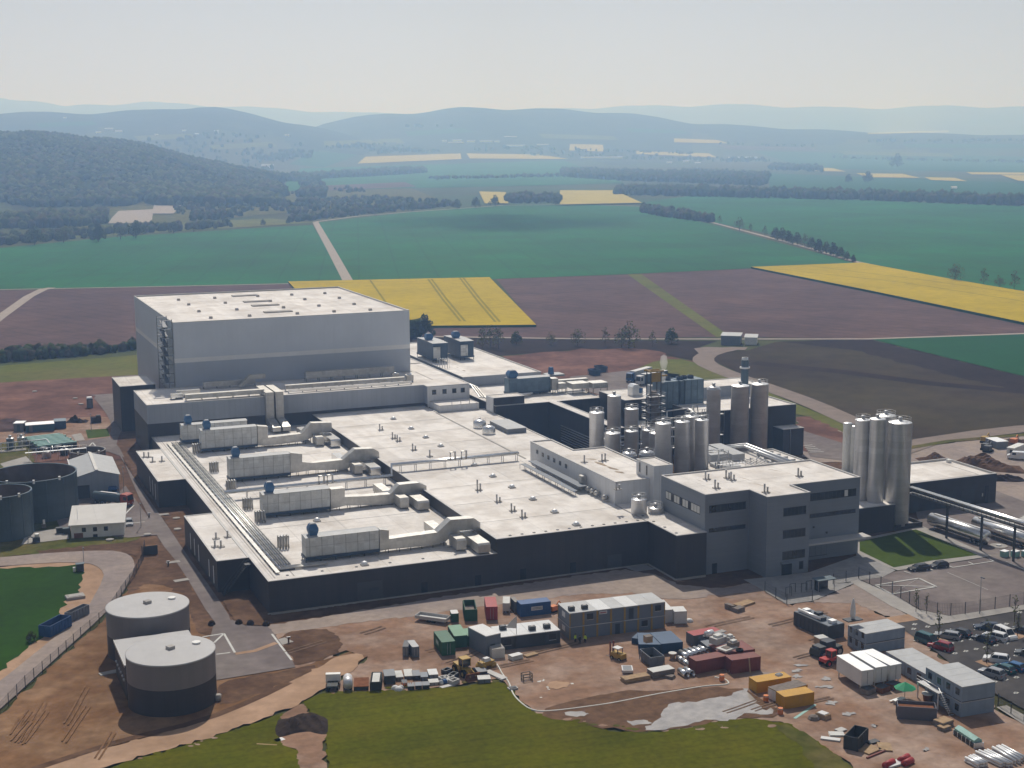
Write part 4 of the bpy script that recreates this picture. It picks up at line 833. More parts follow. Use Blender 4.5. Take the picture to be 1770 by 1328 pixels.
# ---------------------------------------------------------------- roof plant
def ahu(label, fl, fr, zb, ytop, depth, roofz, m='white_sheet', grp='air handling units on the hall roof', hood=True, hoodx=.06, hw=2.0, name='air_unit'):
    a = G(*fl, zb); b = G(*fr, zb); h = HT(a, ytop) - zb; w = b.x - a.x; y = (a.y + b.y) / 2
    t = thing(name, label, 'air handling unit', (a.x, y, roofz), 0, grp); z0 = zb - roofz
    B().box(0, 0, z0, w, depth, z0 + h).build('casing', m, t)
    B().add([(-.1, -.12, z0 + h), (w + .1, -.12, z0 + h), (w + .1, depth + .12, z0 + h), (-.1, depth + .12, z0 + h), (-.1, depth / 2, z0 + h + .25), (w + .1, depth / 2, z0 + h + .25)], [(0, 1, 5, 4), (4, 5, 2, 3), (0, 4, 3), (1, 2, 5), (0, 3, 2, 1)]).build('roof', 'cabin_roof', t)
    B().box(-.15, -.25, z0 - .6, w + .15, depth + .25, z0 - .003).build('base_frame', 'dark_blue_unit', t)  # frame deepened so its dark blue also gives the shade beneath the casing
    mb = B()
    n = max(3, int(w / 3))
    for k in range(n + 1):
        for yy in (0, depth - .15): mb.box(w * k / n - .08, yy, 0, w * k / n + .08, yy + .15, z0 - .61)
    mb.each('leg', 'dark_steel', t)
    dv = B()
    for k in range(3): dv.box(w * (.18 + .3 * k) - .45, -.04, z0 + .2, w * (.18 + .3 * k) + .45, -.003, z0 + h * .55)
    dv.each('door', m, t)
    if hood:
        cx = w * hoodx + hw / 2; hz_ = z0 + h + .1; s = hw / 2
        B().add([(cx + s * k * q[0], depth / 2 + s * k * q[1], hz_ + zz) for k, zz in ((.72, 0), (1.0, 1.0), (1.0, 1.5), (.68, 2.3)) for q in ((-1, -1), (1, -1), (1, 1), (-1, 1))],
                [(4 * j + i, 4 * j + (i + 1) % 4, 4 * j + 4 + (i + 1) % 4, 4 * j + 4 + i) for j in range(3) for i in range(4)] + [(12, 13, 14, 15), (3, 2, 1, 0)]).build('hood', 'blue_hood', t)
        B().add([(cx - s * .6, depth / 2 - s * .6, hz_ + 2.3), (cx + s * .6, depth / 2 - s * .6, hz_ + 2.3), (cx + s * .6, depth / 2 + s * .6, hz_ + 2.3), (cx - s * .6, depth / 2 + s * .6, hz_ + 2.3)] + [(cx - s * .5, depth / 2 - s * .5, hz_ + 2.5), (cx + s * .5, depth / 2 - s * .5, hz_ + 2.5), (cx + s * .5, depth / 2 + s * .5, hz_ + 2.5), (cx - s * .5, depth / 2 + s * .5, hz_ + 2.5)], [(0, 1, 5, 4), (1, 2, 6, 5), (2, 3, 7, 6), (3, 0, 4, 7), (4, 5, 6, 7)]).build('hood_cap', 'cabin_roof', t)
    return t
A = Zm(220, 680, 4.15); Bz = Zm(500, 680, 4.15)
U = [ahu('front air unit on the low roof, long streaked grey casing with blue hood', Bz(115, 1172), Bz(650, 1122), 7.9, 929.4, 3.3, 6.7),
     ahu('second air unit from the front, white casing with blue hood beside the pipe bridge', A(970, 858), A(1460, 818), 7.9, 680 + 725 / 4.15, 3.3, 6.7),
     ahu('third air unit from the front, white casing with blue hood beyond the pipe bridge', A(735, 608), A(1170, 570), 7.9, 680 + 470 / 4.15, 3.3, 6.7),
     ahu('fourth air unit from the front, white casing with doors and blue hood', A(530, 395), A(935, 368), 7.9, 680 + 265 / 4.15, 3.3, 6.7),
     ahu('rearmost air unit of the low roof, half hidden in the shade of the grey wall', A(388, 330), A(870, 305), 7.9, 680 + 225 / 4.15, 3.3, 6.7)]
def duct_profile(label, unit, pts, zm, dep=2.3, legs=True):
    """rectangular duct: side outline measured in the plane of the unit front, extruded by its real width"""
    Y = unit.location.y + .25; w = [AXY(*zm(*q), Y) for q in pts]; base = unit.location.z
    t = thing('air_duct', label, 'duct', (w[0].x, Y, base), 0, 'galvanised ducts between the units and the hall step')
    B().extr_y([(q.x - w[0].x, max(q.z - base, .15)) for q in w], 0, dep).build('duct', 'galvanized', t)
    xs = [q.x - w[0].x for q in w]; L = max(xs)
    mb = B(); n = 6
    for k in range(n):
        x = L * (.08 + .55 * k / (n - 1))
        for y in (.1, dep - .2): mb.box(x - .06, y, 0, x + .06, y + .12, 1.3)
        mb.box(x - .06, .1, 1.2, x + .06, dep - .1, 1.32)
    if legs: mb.each('support', 'dark_steel', t)
    return t
duct_profile('front duct bending over a hump at the near corner of the roof step', U[0], [(650, 978), (715, 984), (715, 1046), (1062, 998), (1158, 908), (1325, 896), (1371, 928), (1371, 985), (1310, 978), (1215, 985), (1125, 1060), (1060, 1088), (715, 1120), (650, 1132)], Bz)
duct_profile('second duct from the front, humped over the silver boxes by the pipe bridge', U[1], [(300, 690), (398, 680), (398, 744), (560, 738), (725, 724), (790, 656), (930, 642), (985, 664), (985, 712), (900, 712), (800, 758), (755, 790), (690, 800), (400, 806), (300, 832)], Bz)
duct_profile('third duct from the front, kinked, just beyond the pipe bridge', U[2], [(1170, 428), (1255, 436), (1255, 494), (1330, 500), (1545, 478), (1635, 402), (1765, 396), (1805, 420), (1810, 468), (1740, 474), (1640, 488), (1590, 536), (1540, 548), (1320, 553), (1255, 562), (1170, 575)], A)
duct_profile('rearmost duct with a raised end below the grey wall', U[3], [(938, 236), (1010, 240), (1010, 318), (1248, 290), (1322, 214), (1465, 210), (1470, 268), (1385, 285), (1298, 330), (1250, 346), (1010, 376), (938, 374)], A)
ui = ['front', 'second', 'third', 'fourth']
for i in range(4):
    y = U[i].location.y
    for (x0, x1, ya, yb, z0, z1, lab, m) in ((97.3, 99.4, y - 4.6, y + .1, .3, 2.6, 'silver duct box left of the roof step below the %s duct hump', 'galvanized'), (100.5, 103.2, y - 8 + (5.5 if i == 0 else 0), y + 2.2, .3, 2.3, 'long silver duct box against the roof step below the %s duct hump', 'bright_steel' if i > 1 else 'galvanized'), (95.6, 97.8, y + 3, y + 11.5, .9, 2.7, 'silver duct box running back behind the %s duct hump', 'bright_steel' if i > 1 else 'galvanized'), (99.6, 101.3, y + 3.2, y + 7, .9, 2.4, 'short silver duct stub behind the %s duct hump', 'galvanized')):
        if i == 0 and x0 == 100.5: ya = 262.8
        t = thing('duct_box', lab % ui[i], 'duct', (x0, ya, 6.7), 0, 'silver duct boxes by the roof step')
        B().extr_x([(0, z0), (0, z1 - .35), (.4, z1), (yb - ya, z1), (yb - ya, z0)], 0, x1 - x0).build('box', m, t); mb = B()
        for yy in (.5, yb - ya - .6): mb.box(.1, yy, 0, .25, yy + .12, z0).box(x1 - x0 - .25, yy, 0, x1 - x0 - .1, yy + .12, z0)
        mb.each('support', 'dark_steel', t)
# twin ducts climbing the grey wall
for xa, xb, lab in ((459.7, 473.4, 'left one of the twin steel ducts climbing the grey wall'), (476.5, 490.2, 'right one of the twin steel ducts climbing the grey wall')):
    p, q = AXY(xa, 690, 409.6), AXY(xb, 690, 409.6); t = thing('wall_duct', lab, 'duct', (p.x, 409.6, 6.7), 0, 'twin wall ducts'); w = q.x - p.x
    B().extr_x([(1.5, 0), (1.5, 11.0), (15, 11.0), (15, 9.7), (1.75, 9.7), (1.75, 0)], 0, w) if 0 else None
    B().extr_x([(-8, .6), (-8, 1.9), (0, 3.2), (0, 10.9), (14, 10.9), (14, 9.75), (1.7, 9.75), (1.7, .6)], 0, w).build('duct', 'galvanized', t)
    mb = B()
    for k in range(5): mb.box(-.06, -.06, 3.6 + k * 1.6, w + .06, 0, 3.7 + k * 1.6)
    mb.each('flange', 'rail_steel', t)
def long_duct(label, x0, x1, y, z, w, h, m='galvanized', base=16.1, name='roof_duct'):
    t = thing(name, label, 'duct', (x0, y, base), 0, 'ducts on the grey roof before the high bay'); L = x1 - x0
    B().box(0, 0, z - base, L, w, z - base + h).build('duct', m, t); mb = B(); n = max(2, int(L / 4))
    for k in range(n + 1):
        x = min(L - .2, L * k / n); mb.box(x, .05, 0, x + .14, .2, z - base).box(x, w - .2, 0, x + .14, w - .05, z - base)
    mb.each('support', 'dark_steel', t); return t
XW = AXY(468, 690, 412).x
long_duct('low rectangular duct from the left to the twin wall ducts', 67.5, XW - 1.5, 413.5, 16.7, 1.9, 1.3)
long_duct('long round edged duct on the grey roof right of the twin wall ducts', XW + 6, 136, 418, 16.8, 1.4, 1.1, 'galvanized')
long_duct('thin bright duct along the grey roof edge right of the twin wall ducts', XW + 6, 137, 414.4, 16.5, .7, .6, 'bright_steel')
long_duct('shaded long air duct at the foot of the high bay wall', 108, 137, 432, 17.2, 2.0, 2.0)
long_duct('pale duct end piece near the left stair tower', 66, 73, 421, 16.7, 1.6, 1.3, 'bright_steel'); long_duct('short bright duct beside the left roof corner', 64, 67.5, 418, 16.6, 2.2, 1.0, 'bright_steel'); long_duct('dim duct under the high bay wall left of the arch', 76, 92, 432, 16.7, 1.6, 1.5)
t = thing('duct_arch', 'bent duct arch rising behind the twin wall ducts', 'duct', (XW - 6, 429, 16.1)); B().extr_y([(0, .6), (3.6, 3.9), (8.4, 3.9), (8.4, 2.6), (4.2, 2.6), (1.4, .4)], 0, 1.8).build('duct', 'galvanized', t)
for i, (x, y, lab) in enumerate(((138.0, 420, 'silver fan box at the right end of the grey roof ducts'), (134.6, 424, 'round topped fan box left of the silver one'))):
    t = thing('fan_box', lab, 'fan', (x, y, 16.1)); B().cbox(0, 0, .3, 2.2, 2.2, 1.8).build('casing', 'galvanized', t); B().lathe(0, 0, [(.8, 2.1), (.8, 2.5), (.6, 2.5)], 14).build('fan_shroud', 'bright_steel', t); B().cbox(0, 0, 0, 2, 2, .3).build('base', 'dark_steel', t)
# pipes along the left roof edge
t = thing('roof_pipe_run', 'bundle of silver pipes running along the left edge of the low roof', 'pipes', (61, 330, 6.7)); l = t.location
for k in range(6): P_(t, 'pipe', B().tube([(60.6 + k * .52, 268 + k * .5, 7.15), (60.6 + k * .52, 399, 7.15)], .16 if k % 2 else .2, 8), 'galvanized' if k % 3 else 'bright_steel')
P_(t, 'cable_tray', B().box(59.3, 266, 7.0, 60.1, 400, 7.15), 'galvanized')
for k in range(4): P_(t, 'pipe', B().tube([(60.6 + k * .52, 268 + k * .5, 7.15), (70.2, 268 + k * .5, 7.15)], .16, 8), 'galvanized')
mb = B()
for k in range(34): mb.box(59.2, 268 + k * 3.9, 6.7, 63.6, 268.12 + k * 3.9, 6.98)
P_(t, 'support', mb, 'dark_steel')
for i, y in enumerate((283.5, 305.5, 318.5, 337.5, 359.5, 384)):
    mb = B()
    for k in range(4): mb.tube([(64.2 + k * .62, y, 6.75), (64.2 + k * .62, y, 9.2), (64.2 + k * .62, y + 1.6, 9.2), (64.2 + k * .62, y + 1.6, 6.75)], .19, 8)
    P_(t, 'pipe_loop', mb, 'galvanized')
# pipe bridge across both roofs
t = thing('pipe_bridge', 'pair of bright steel pipes on stilts crossing both hall roofs', 'pipe bridge', (100, 323, 6.7))
pa = G(389, 852.5, 8.6); pb_ = G(655, 825, 8.6); yb = (pa.y + pb_.y) / 2
for dy in (0, .75): P_(t, 'pipe', B().tube([(pa.x, yb + dy, 8.6), (103.2, yb + dy, 8.6), (103.2, yb + dy, 11.4), (137.2, yb + dy, 11.4)], .38, 10), 'bright_steel')
for x0, z, b0 in ((84.5, 8.6, 0), (86.6, 8.6, 0), (118.4, 11.4, 0), (121.4, 11.4, 0)):
    P_(t, 'pipe_loop', B().tube([(x0, yb - .5, z), (x0, yb - .5, z + 2.0), (x0 + 1.3, yb - .5, z + 2.0), (x0 + 1.3, yb - .5, z)], .26, 8), 'galvanized')
mb = B()
for k in range(8): mb.box(67 + k * 4.9, yb - .3, 6.7, 67.14 + k * 4.9, yb - .18, 8.35).box(67 + k * 4.9, yb + .95, 6.7, 67.14 + k * 4.9, yb + 1.07, 8.35).box(67 + k * 4.9, yb - .3, 8.2, 67.14 + k * 4.9, yb + 1.07, 8.35)
for k in range(9): mb.box(105.5 + k * 3.9, yb - .3, 9.5, 105.62 + k * 3.9, yb - .18, 11.1).box(105.5 + k * 3.9, yb + .95, 9.5, 105.62 + k * 3.9, yb + 1.07, 11.1).box(105.5 + k * 3.9, yb - .3, 11.0, 105.62 + k * 3.9, yb + 1.07, 11.12)
P_(t, 'support', mb, 'rail_steel')
t = thing('cable_rack', 'grey cable rack with rails along the pale grey block', 'cable rack', (136.5, 305, 9.5))
P_(t, 'tray', B().box(136.4, 291, 11.0, 138.6, 321, 11.15), 'cabin_grey'); P_(t, 'tray', B().box(133.9, 289, 10.7, 135.2, 320, 10.8), 'cabin_grey'); mb = B()
for k in range(9): mb.box(133.9, 290 + k * 3.8, 9.5, 134.0, 290.1 + k * 3.8, 10.7).box(135.1, 290 + k * 3.8, 9.5, 135.2, 290.1 + k * 3.8, 10.7).box(138.5, 291 + k * 3.7, 9.5, 138.6, 291.1 + k * 3.7, 11.0)
mb.tube([(133.9, 289, 11.6), (133.9, 320, 11.6)], .05, 4); P_(t, 'support', mb, 'rail_steel')
# vent pipes, domes, lightning rods
def vent(p, lab, n=2, h=2.4, nm='vent_pipes'):
    t = thing(nm, lab, 'vent', p, 0, 'vent pipes on the roofs'); B().cbox(0, 0, 0, 1.5, 1.1, .22).build('curb', 'seam', t)
    for k in range(n):
        hh = h * (1 if k % 2 == 0 else .62); o = B().tube([((k - (n - 1) / 2) * .75, 0, .2), ((k - (n - 1) / 2) * .75, 0, hh)], .20, 8).build('pipe', 'plastic_grey', t); B().lathe((k - (n - 1) / 2) * .75, 0, [(.23, hh), (.23, hh + .1)], 8, True, True).build('cap', 'rail_steel', o)
for i, (x, y) in enumerate(((658.6, 744), (680.7, 758.5), (689, 763.2), (715.7, 778.5), (743, 789.8), (827.7, 848), (861.4, 868.2), (886.7, 884), (905, 895))):
    vent(G(x, y, 9.5), '%s vent pipe pair from the back on the high hall roof' % ORD[i], h=2.6 if i == 5 else 1.8, n=1 if i == 4 else 2)
for x, y, lab in ((1222, 829, 'twin vent pipe near the left rear of the office roof'), (1238.5, 844.5, 'twin vent pipe near the left front of the office roof'), (1257.5, 827, 'short vent left of its twin in the middle of the office roof'), (1266, 830.5, 'short vent right of its twin in the middle of the office roof'), (1324, 852, 'dark vent near the front corner of the office roof'), (1382, 824, 'brownish vent frame at the right rear of the office roof')): vent(G(x, y, 17.15), lab, h=1.9)
for x, y, lab in ((249, 791, 'left rear pipe on the rear left annex roof'), (257, 791, 'right rear pipe on the rear left annex roof'), (264, 799, 'square fan on the rear left annex roof, left one'), (280, 798, 'square fan on the rear left annex roof, right one'), (373.5, 932, 'dark fan on the front annex roof, left one'), (393.5, 929, 'dark fan on the front annex roof, right one'), (371.5, 946, 'thin pipe on the front annex roof, left one'), (382, 946, 'thin pipe on the front annex roof, right one')): vent(G(x, y, 6.72), lab, n=1, h=1.4)
for x, y, lab in ((1068, 847, 'twin black pipe frame at the near corner of the pale grey roof'), (1010, 800, 'single pipe on the pale grey roof, left'), (1040.5, 798, 'left pipe of the pair amid the pale grey roof'), (1046, 797, 'right pipe of the pair amid the pale grey roof')): vent(G(x, y, 14.4), lab, n=2 if x > 1060 else 1, h=1.8)
dm = []
for i, (x, y, z) in enumerate(((680, 725.2, 9.5), (710.8, 742, 9.5), (736, 757.2, 9.5), (762, 772.2, 9.5), (820.5, 805.4, 9.5), (851.8, 824.5, 9.5), (884.9, 843.4, 9.5), (921, 864.2, 9.5), (958.7, 886.3, 9.5), (996.2, 908.2, 9.5), (630, 976.8, 6.7), (548, 901, 6.7))):
    lab = '%s roof dome counted from the back along the high roof' % ORD[i] if i < 10 else ('roof dome by the front edge below the front air unit' if i == 10 else 'roof dome behind the hood of the front air unit')
    t = thing('roof_dome', lab, 'roof light', G(x, y, z), 0, 'roof domes'); B().cbox(0, 0, 0, 1.5, 1.5, .25).build('curb', 'seam', t); B().lathe(0, 0, [(.70, .25), (.66, .5), (.45, .72), (.15, .82)], 14, True, True).build('dome', 'silo_top', t)
# units on the rear roofs
C_ = Zm(700, 570, 8.85); D_z = Zm(840, 620, 8.85)
t1 = ahu('left blue grey air unit on the rear hall roof, next to the high bay', C_(435, 445), C_(650, 425), 16.4, 594.5, 17, 14.9, 'dark_blue_unit', 'air units on the rear hall roof', True, .02, 2.6)
t2 = ahu('right blue grey air unit on the rear hall roof', C_(860, 410), C_(1040, 388), 16.4, 591, 17, 14.9, 'dark_blue_unit', 'air units on the rear hall roof', True, .02, 2.6)
for t, w in ((t1, 2.6), (t2, 2.6)): B().box(.1, -.5, 1.6, w, -.02, 5.4).build('air_shaft', 'white_sheet', t)
ahu('dark streaked air unit with a round hood on the service hall roof', D_z(335, 520), D_z(1005, 488), 12.9, 655.2, 4, 11.85, 'blue_unit', None, True, .02, 3.0)
for i, (fl, fr, zb, yt, d, lab) in enumerate(((D_z(1325, 470), D_z(1625, 465), 13.6, 620 + 390 / 8.85, 5, 'pale raised duct box right of the dark streaked air unit'), (D_z(1635, 462), D_z(1900, 455), 13.6, 620 + 380 / 8.85, 5, 'pale raised duct box at the right end of the service roof'), (D_z(1010, 488), D_z(1105, 480), 12.9, 655, 3, 'ribbed transition box at the end of the dark streaked air unit'), (D_z(1110, 380), D_z(1560, 345), 14.5, 620 + 335 / 8.85, 2, 'thin pale duct behind the raised duct boxes'), (D_z(1110, 470), D_z(1255, 470), 13.3, 620 + 385 / 8.85, 3, 'sloping duct piece left of the raised duct boxes'))):
    a, b = G(*fl, zb), G(*fr, zb); h = HT(a, yt) - zb; t = thing('duct_box', lab, 'duct', (a.x, a.y, 11.85), 0, 'ducts on the service hall roof'); w = b.x - a.x
    B().box(0, 0, zb - 11.85, w, d, zb - 11.85 + h).build('box', 'galvanized', t); mb = B()
    for x in (.15, w - .3):
        for y in (.1, d - .25): mb.box(x, y, 0, x + .14, y + .14, zb - 11.85)
    mb.each('support', 'dark_steel', t)
t = thing('blue_fan_tower', 'small blue fan tower on a pale base behind the dark streaked air unit', 'fan', G(957, 649, 12)); B().cbox(0, 0, 0, 6, 5, .6).build('base', 'cabin_roof', t); B().cbox(-1, 0, .6, 1.6, 1.6, 2.3, 0, .75).build('fan_hood', 'blue_hood', t)
t = thing('roof_hood', 'white curved air hood with a blue mouth on the roof behind the tall thin silo', 'air hood', AXY(1093, 690, 378)); t.location.z = 13.85
B().extr_y([(0, 0), (0, 2.8), (.8, 3.6), (2.2, 3.4), (3.6, 1.8), (3.6, 0)], 0, 3.2).build('casing', 'silo_top', t); B().box(2.3, -.08, .9, 3.5, 0, 2.4).build('mouth', 'blue_hood', t)
t = thing('roof_pipe_run', 'pale pipe elbow run on the edge between grey roof and rear hall', 'pipes', (154.6, 420, 12)); l = t.location
for k in range(3): P_(t, 'pipe', B().tube([(154.2 + k * .6, 500, 15.6 - .2 * k), (154.2 + k * .6, 408 - k, 15.6 - .2 * k), (154.2 + k * .6, 401 - k, 12.9), (172 - k, 401 - k, 12.9)], .24, 8), 'galvanized' if k else 'silo_top')
t = thing('roof_cage', 'small pale pipe cage on the rear hall roof corner', 'pipe cage', G(*C_(530, 600), 15)); mb = B()
for k in range(5): mb.tube([(k * .9, 0, 0), (k * .9, 0, 3.2), (k * .9, 2, 3.2), (k * .9, 2, 0)], .09, 5)
mb.build('cage', 'silo_top', t)
# pipes and units on the low hall behind the office
E_ = Zm(1200, 740, 8.85)
t = thing('roof_pipe_run', 'two fat white pipes bending round the low roof behind the office', 'pipes', (195, 295, 9.4)); l = t.location
for k in range(2):
    a, b, c = G(*E_(430 + 30 * k, 290 + 22 * k), 10.8), G(*E_(800 - 25 * k, 252 + 28 * k), 10.8), G(*E_(1560 - 120 * k, 545 + 5 * k), 10.8); P_(t, 'pipe', B().tube([a, b, c], .42, 10), 'silo_top')
mb = B()
for k in range(10): mb.box(196 - .5, 278 + k * 3.4, 9.4, 200.5, 278.15 + k * 3.4, 10.4)
P_(t, 'support', mb, 'rail_steel')
for i, (fl, fr, h, d, lab) in enumerate((((250, 540), (470, 500), 2.2, 16, 'long pale duct box behind the office, nearest the front silos'), ((580, 515), (760, 490), 1.9, 12, 'pale duct box behind the office, right of the long one'), ((390, 640), (700, 600), .6, 5, 'flat pale cover behind the office parapet'))):
    a, b = G(*E_(*fl), 9.45), G(*E_(*fr), 9.45); t = thing('duct_box', lab, 'duct', (a.x, a.y, 9.4), 0, 'units on the roof behind the office'); w = b.x - a.x
    B().add([(0, 0, .1), (w, 0, .1), (w, d, .1), (0, d, .1), (0, 0, h), (w, 0, h), (w, d, h + .3), (0, d, h + .3)], [(0, 1, 5, 4), (1, 2, 6, 5), (2, 3, 7, 6), (3, 0, 4, 7), (4, 5, 6, 7)]).build('box', 'cabin_roof', t); B().box(-.05, -.08, h - .12, w + .05, 0, h + .03).build('trim', 'silo_top', t)
t = thing('pipe_manifold', 'tangle of small pipes and valves on the low roof behind the office', 'pipes', (192, 290, 9.4)); l = t.location; mb = B()
for k in range(26):
    x, y = 187.5 + random.random() * 6.5, 279 + random.random() * 24; mb.tube([(x, y, 9.4), (x, y, 9.9 + random.random()), (x + 1.5 * random.random(), y + .8, 9.9 + random.random())], .10, 5)
for k in range(7): mb.tube([(188 + k, 278, 9.9), (188 + k, 305, 9.9)], .09, 5)
P_(t, 'pipework', mb, 'rail_steel')
# stilts of the loading gantry and the road tankers (right)
h_ = Zm(1480, 840, 6.093)
t = thing('loading_gantry', 'long pipe gantry on steel legs from the big silo to the right edge', 'pipe gantry', (225, 262, 0)); l = t.location
ga = AXY(1571, 850, 265.5); gx = [ga]; q = G(*h_(1767, 440), ga.z); a = Vector((ga.x, ga.y, ga.z)); d = (q - a); b = a + d * 1.5
n_ = Vector((-d.y, d.x, 0)).normalized()
for o, z, r, m in ((0, .95, .35, 'bright_steel'), (.75, .95, .35, 'bright_steel'), (.35, -.3, .14, 'rail_steel'), (1.0, -.3, .14, 'rail_steel')): P_(t, 'pipe', B().tube([a + n_ * o + Vector((0, 0, z)), b + n_ * o + Vector((0, 0, z))], r, 10), m)
mb = B()
for k in range(40):
    p = a.lerp(b, k / 39); mb.tube([p + Vector((0, 0, -.3)), p + n_ * .9 + Vector((0, 0, -.3))], .06, 4); mb.tube([p + Vector((0, 0, -.3)), p + Vector((0, 0, .7))], .07, 4)
for z in (.5, -.45): mb.tube([a + Vector((0, 0, z)), b + Vector((0, 0, z))], .12, 4).tube([a + n_ * .9 + Vector((0, 0, z)), b + n_ * .9 + Vector((0, 0, z))], .12, 4)
P_(t, 'truss', mb, 'dark_steel')
for f_ in (.24, .44, .62, .92): p = a.lerp(b, f_); P_(t, 'leg', B().box(p.x, p.y, 0, p.x + .4, p.y + .4, p.z - .4), 'dark_steel')

# grey pipework and catwalks among the process silos
def pipework(label, x0, y0, x1, y1, z, n):
    t = thing('process_pipework', label, 'pipework', (x0, y0, 0), 0, 'pipework among the process silos'); r = random.Random(n)
    for k in range(n):
        a, b, c, d = r.uniform(x0, x1), r.uniform(x0, x1), r.uniform(y0, y1), z * r.uniform(.45, 1.05); P_(t, 'pipe', B().tube([(a, c, 0), (a, c, d), (b, c, d), (b, c + r.uniform(-1.5, 1.5), d - r.uniform(.5, 3))], r.uniform(.09, .2), 6), r.choice(['galvanized', 'steel', 'rail_steel', 'silo_top']))
    for q in (.5, .85):
        P_(t, 'catwalk', B().box(x0, y0 - .6, z * q, x1, y0 + .6, z * q + .1), 'rail_steel'); mb = B()
        for zz in (.55, 1.1): mb.tube([(x0, y0 - .6, z * q + zz), (x1, y0 - .6, z * q + zz)], .05, 4)
        for k in range(9): x = x0 + (x1 - x0) * k / 8; mb.box(x - .04, y0 - .64, 0 if k % 4 == 0 else z * q, x + .04, y0 - .56, z * q + 1.1)
        P_(t, 'guard_rail', mb, 'rail_steel')
pipework('grey pipework and catwalks between the brown tower and the front silos', 178, 336, 193, 343, 15, 26); pipework('small pipework behind the short wide tanks left of the front silos', 159, 327.5, 172, 330, 13, 14); pipework('pipes and catwalk between the domed silo and the blue cooling towers', 192, 340, 204, 345, 17, 18); pipework('tangle of pipes right of the front silos at the low roof', 176.5, 296, 184, 306, 13.5, 14)

# ---------------------------------------------------------------- ground of the site
sheet('earth', [(-90, 800), (240, 780), (470, 760), (1000, 760), (1400, 740), (1570, 776), (1900, 745), (1900, 880), (1770, 900), (1560, 930), (1400, 1020), (900, 1060), (460, 1100), (200, 1000), (-90, 980)], .06, 'humus')
sheet('earth', [(1380, 720), (1470, 752), (1560, 778), (1700, 757), (1900, 742), (1900, 900), (1770, 868), (1722, 850), (1560, 800), (1390, 800)], .12, 'gravel_road', jit=1)
sheet('grass', [(-90, 790), (20, 762), (55, 770), (60, 800), (130, 820), (210, 850), (250, 905), (238, 935), (150, 950), (0, 964), (-90, 970)], .14, 'rough_grass', jit=.6)
sheet('grass', [(148, 744), (186, 742), (190, 755), (152, 759)], .15, 'garden_lawn')
sheet('earth', [(60, 954), (220, 938), (244, 944), (236, 962), (200, 955), (80, 962)], .20, 'humus', jit=.5)
sheet('yard', [(122, 896), (104, 880), (128, 866), (138, 860), (208, 850), (217, 841), (262, 903), (272, 926), (222, 931), (106, 918), (97, 899)], .22, 'asphalt')
sheet('concrete_pad', [(46, 922), (116, 913.5), (119, 933), (37, 943)], .23, 'concrete')
sheet('concrete_pad', [(124, 753), (140, 750), (147, 762), (131, 764)], .23, 'concrete'); sheet('concrete_pad', [(0, 803), (45, 790), (60, 805), (20, 822)], .23, 'concrete')
# gravel road at the left and the field inside its bend
sheet('verge', [(-90, 1000), (0, 980), (140, 970), (180, 985), (184, 1000), (150, 1064), (75, 1124), (0, 1186), (-90, 1250)], .15, 'dirt_track', sm=1)
sheet('field', [(-90, 1002), (0, 984), (128, 979), (146, 996), (140, 1022), (104, 1053), (72, 1102), (0, 1162), (-90, 1222)], .19, 'field_crop', jit=.8)
sheet('road', [(-90, 982), (-90, 972), (0, 965.5), (88, 957), (187, 952.5), (216, 957), (230, 966), (234, 984), (211, 1030), (176, 1068), (103, 1134), (0, 1229), (-90, 1305), (-90, 1245), (0, 1180), (73, 1121), (146, 1062), (181, 1000), (175, 984), (152, 974), (88, 974), (0, 981)], .23, 'gravel_road', sm=1)
# soil around the twin tanks, dirt track and lawns in front
sheet('earth', [(238, 985), (250, 945), (280, 938), (312, 978), (373, 1083), (390, 1095), (380, 1175), (498, 1155), (600, 1130), (640, 1136), (565, 1180), (430, 1230), (225, 1300), (73, 1345), (-90, 1430), (-90, 1310), (0, 1236), (104, 1139), (190, 1066), (215, 1030)], .17, 'brown_soil', jit=.7)
sheet('track', [(40, 1350), (73, 1329), (150, 1306), (225, 1283), (350, 1253), (473, 1197), (565, 1148), (598, 1130), (636, 1136), (586, 1178), (523, 1217), (436, 1252), (350, 1281), (204, 1321), (120, 1350)], .26, 'dirt_track', sm=1, jit=.5)
sheet('lawn', [(523, 1217), (545, 1205), (572, 1198), (700, 1195), (800, 1189), (862, 1179), (884, 1192), (896, 1212), (922, 1233), (960, 1242), (1060, 1268), (1140, 1268), (1203, 1258), (1254, 1246), (1300, 1244), (1337, 1251), (1362, 1252), (1417, 1287), (1470, 1328), (1530, 1400), (560, 1400), (567, 1328), (562, 1266)], .25, 'lawn', jit=.28)
sheet('lawn', [(150, 1345), (210, 1323), (350, 1283), (436, 1254), (488, 1236), (478, 1260), (488, 1291), (513, 1299), (520, 1345), (520, 1400), (0, 1420)], .25, 'lawn', jit=.28)
sheet('earth', [(488, 1238), (525, 1216), (562, 1264), (570, 1400), (514, 1400), (512, 1300), (470, 1290), (462, 1270)], .22, 'yard_soil', jit=.7)
sheet('grass', [(1362, 1254), (1417, 1289), (1475, 1330), (1500, 1345), (1420, 1345), (1380, 1290), (1335, 1254)], .29, 'rough_grass', jit=.5)
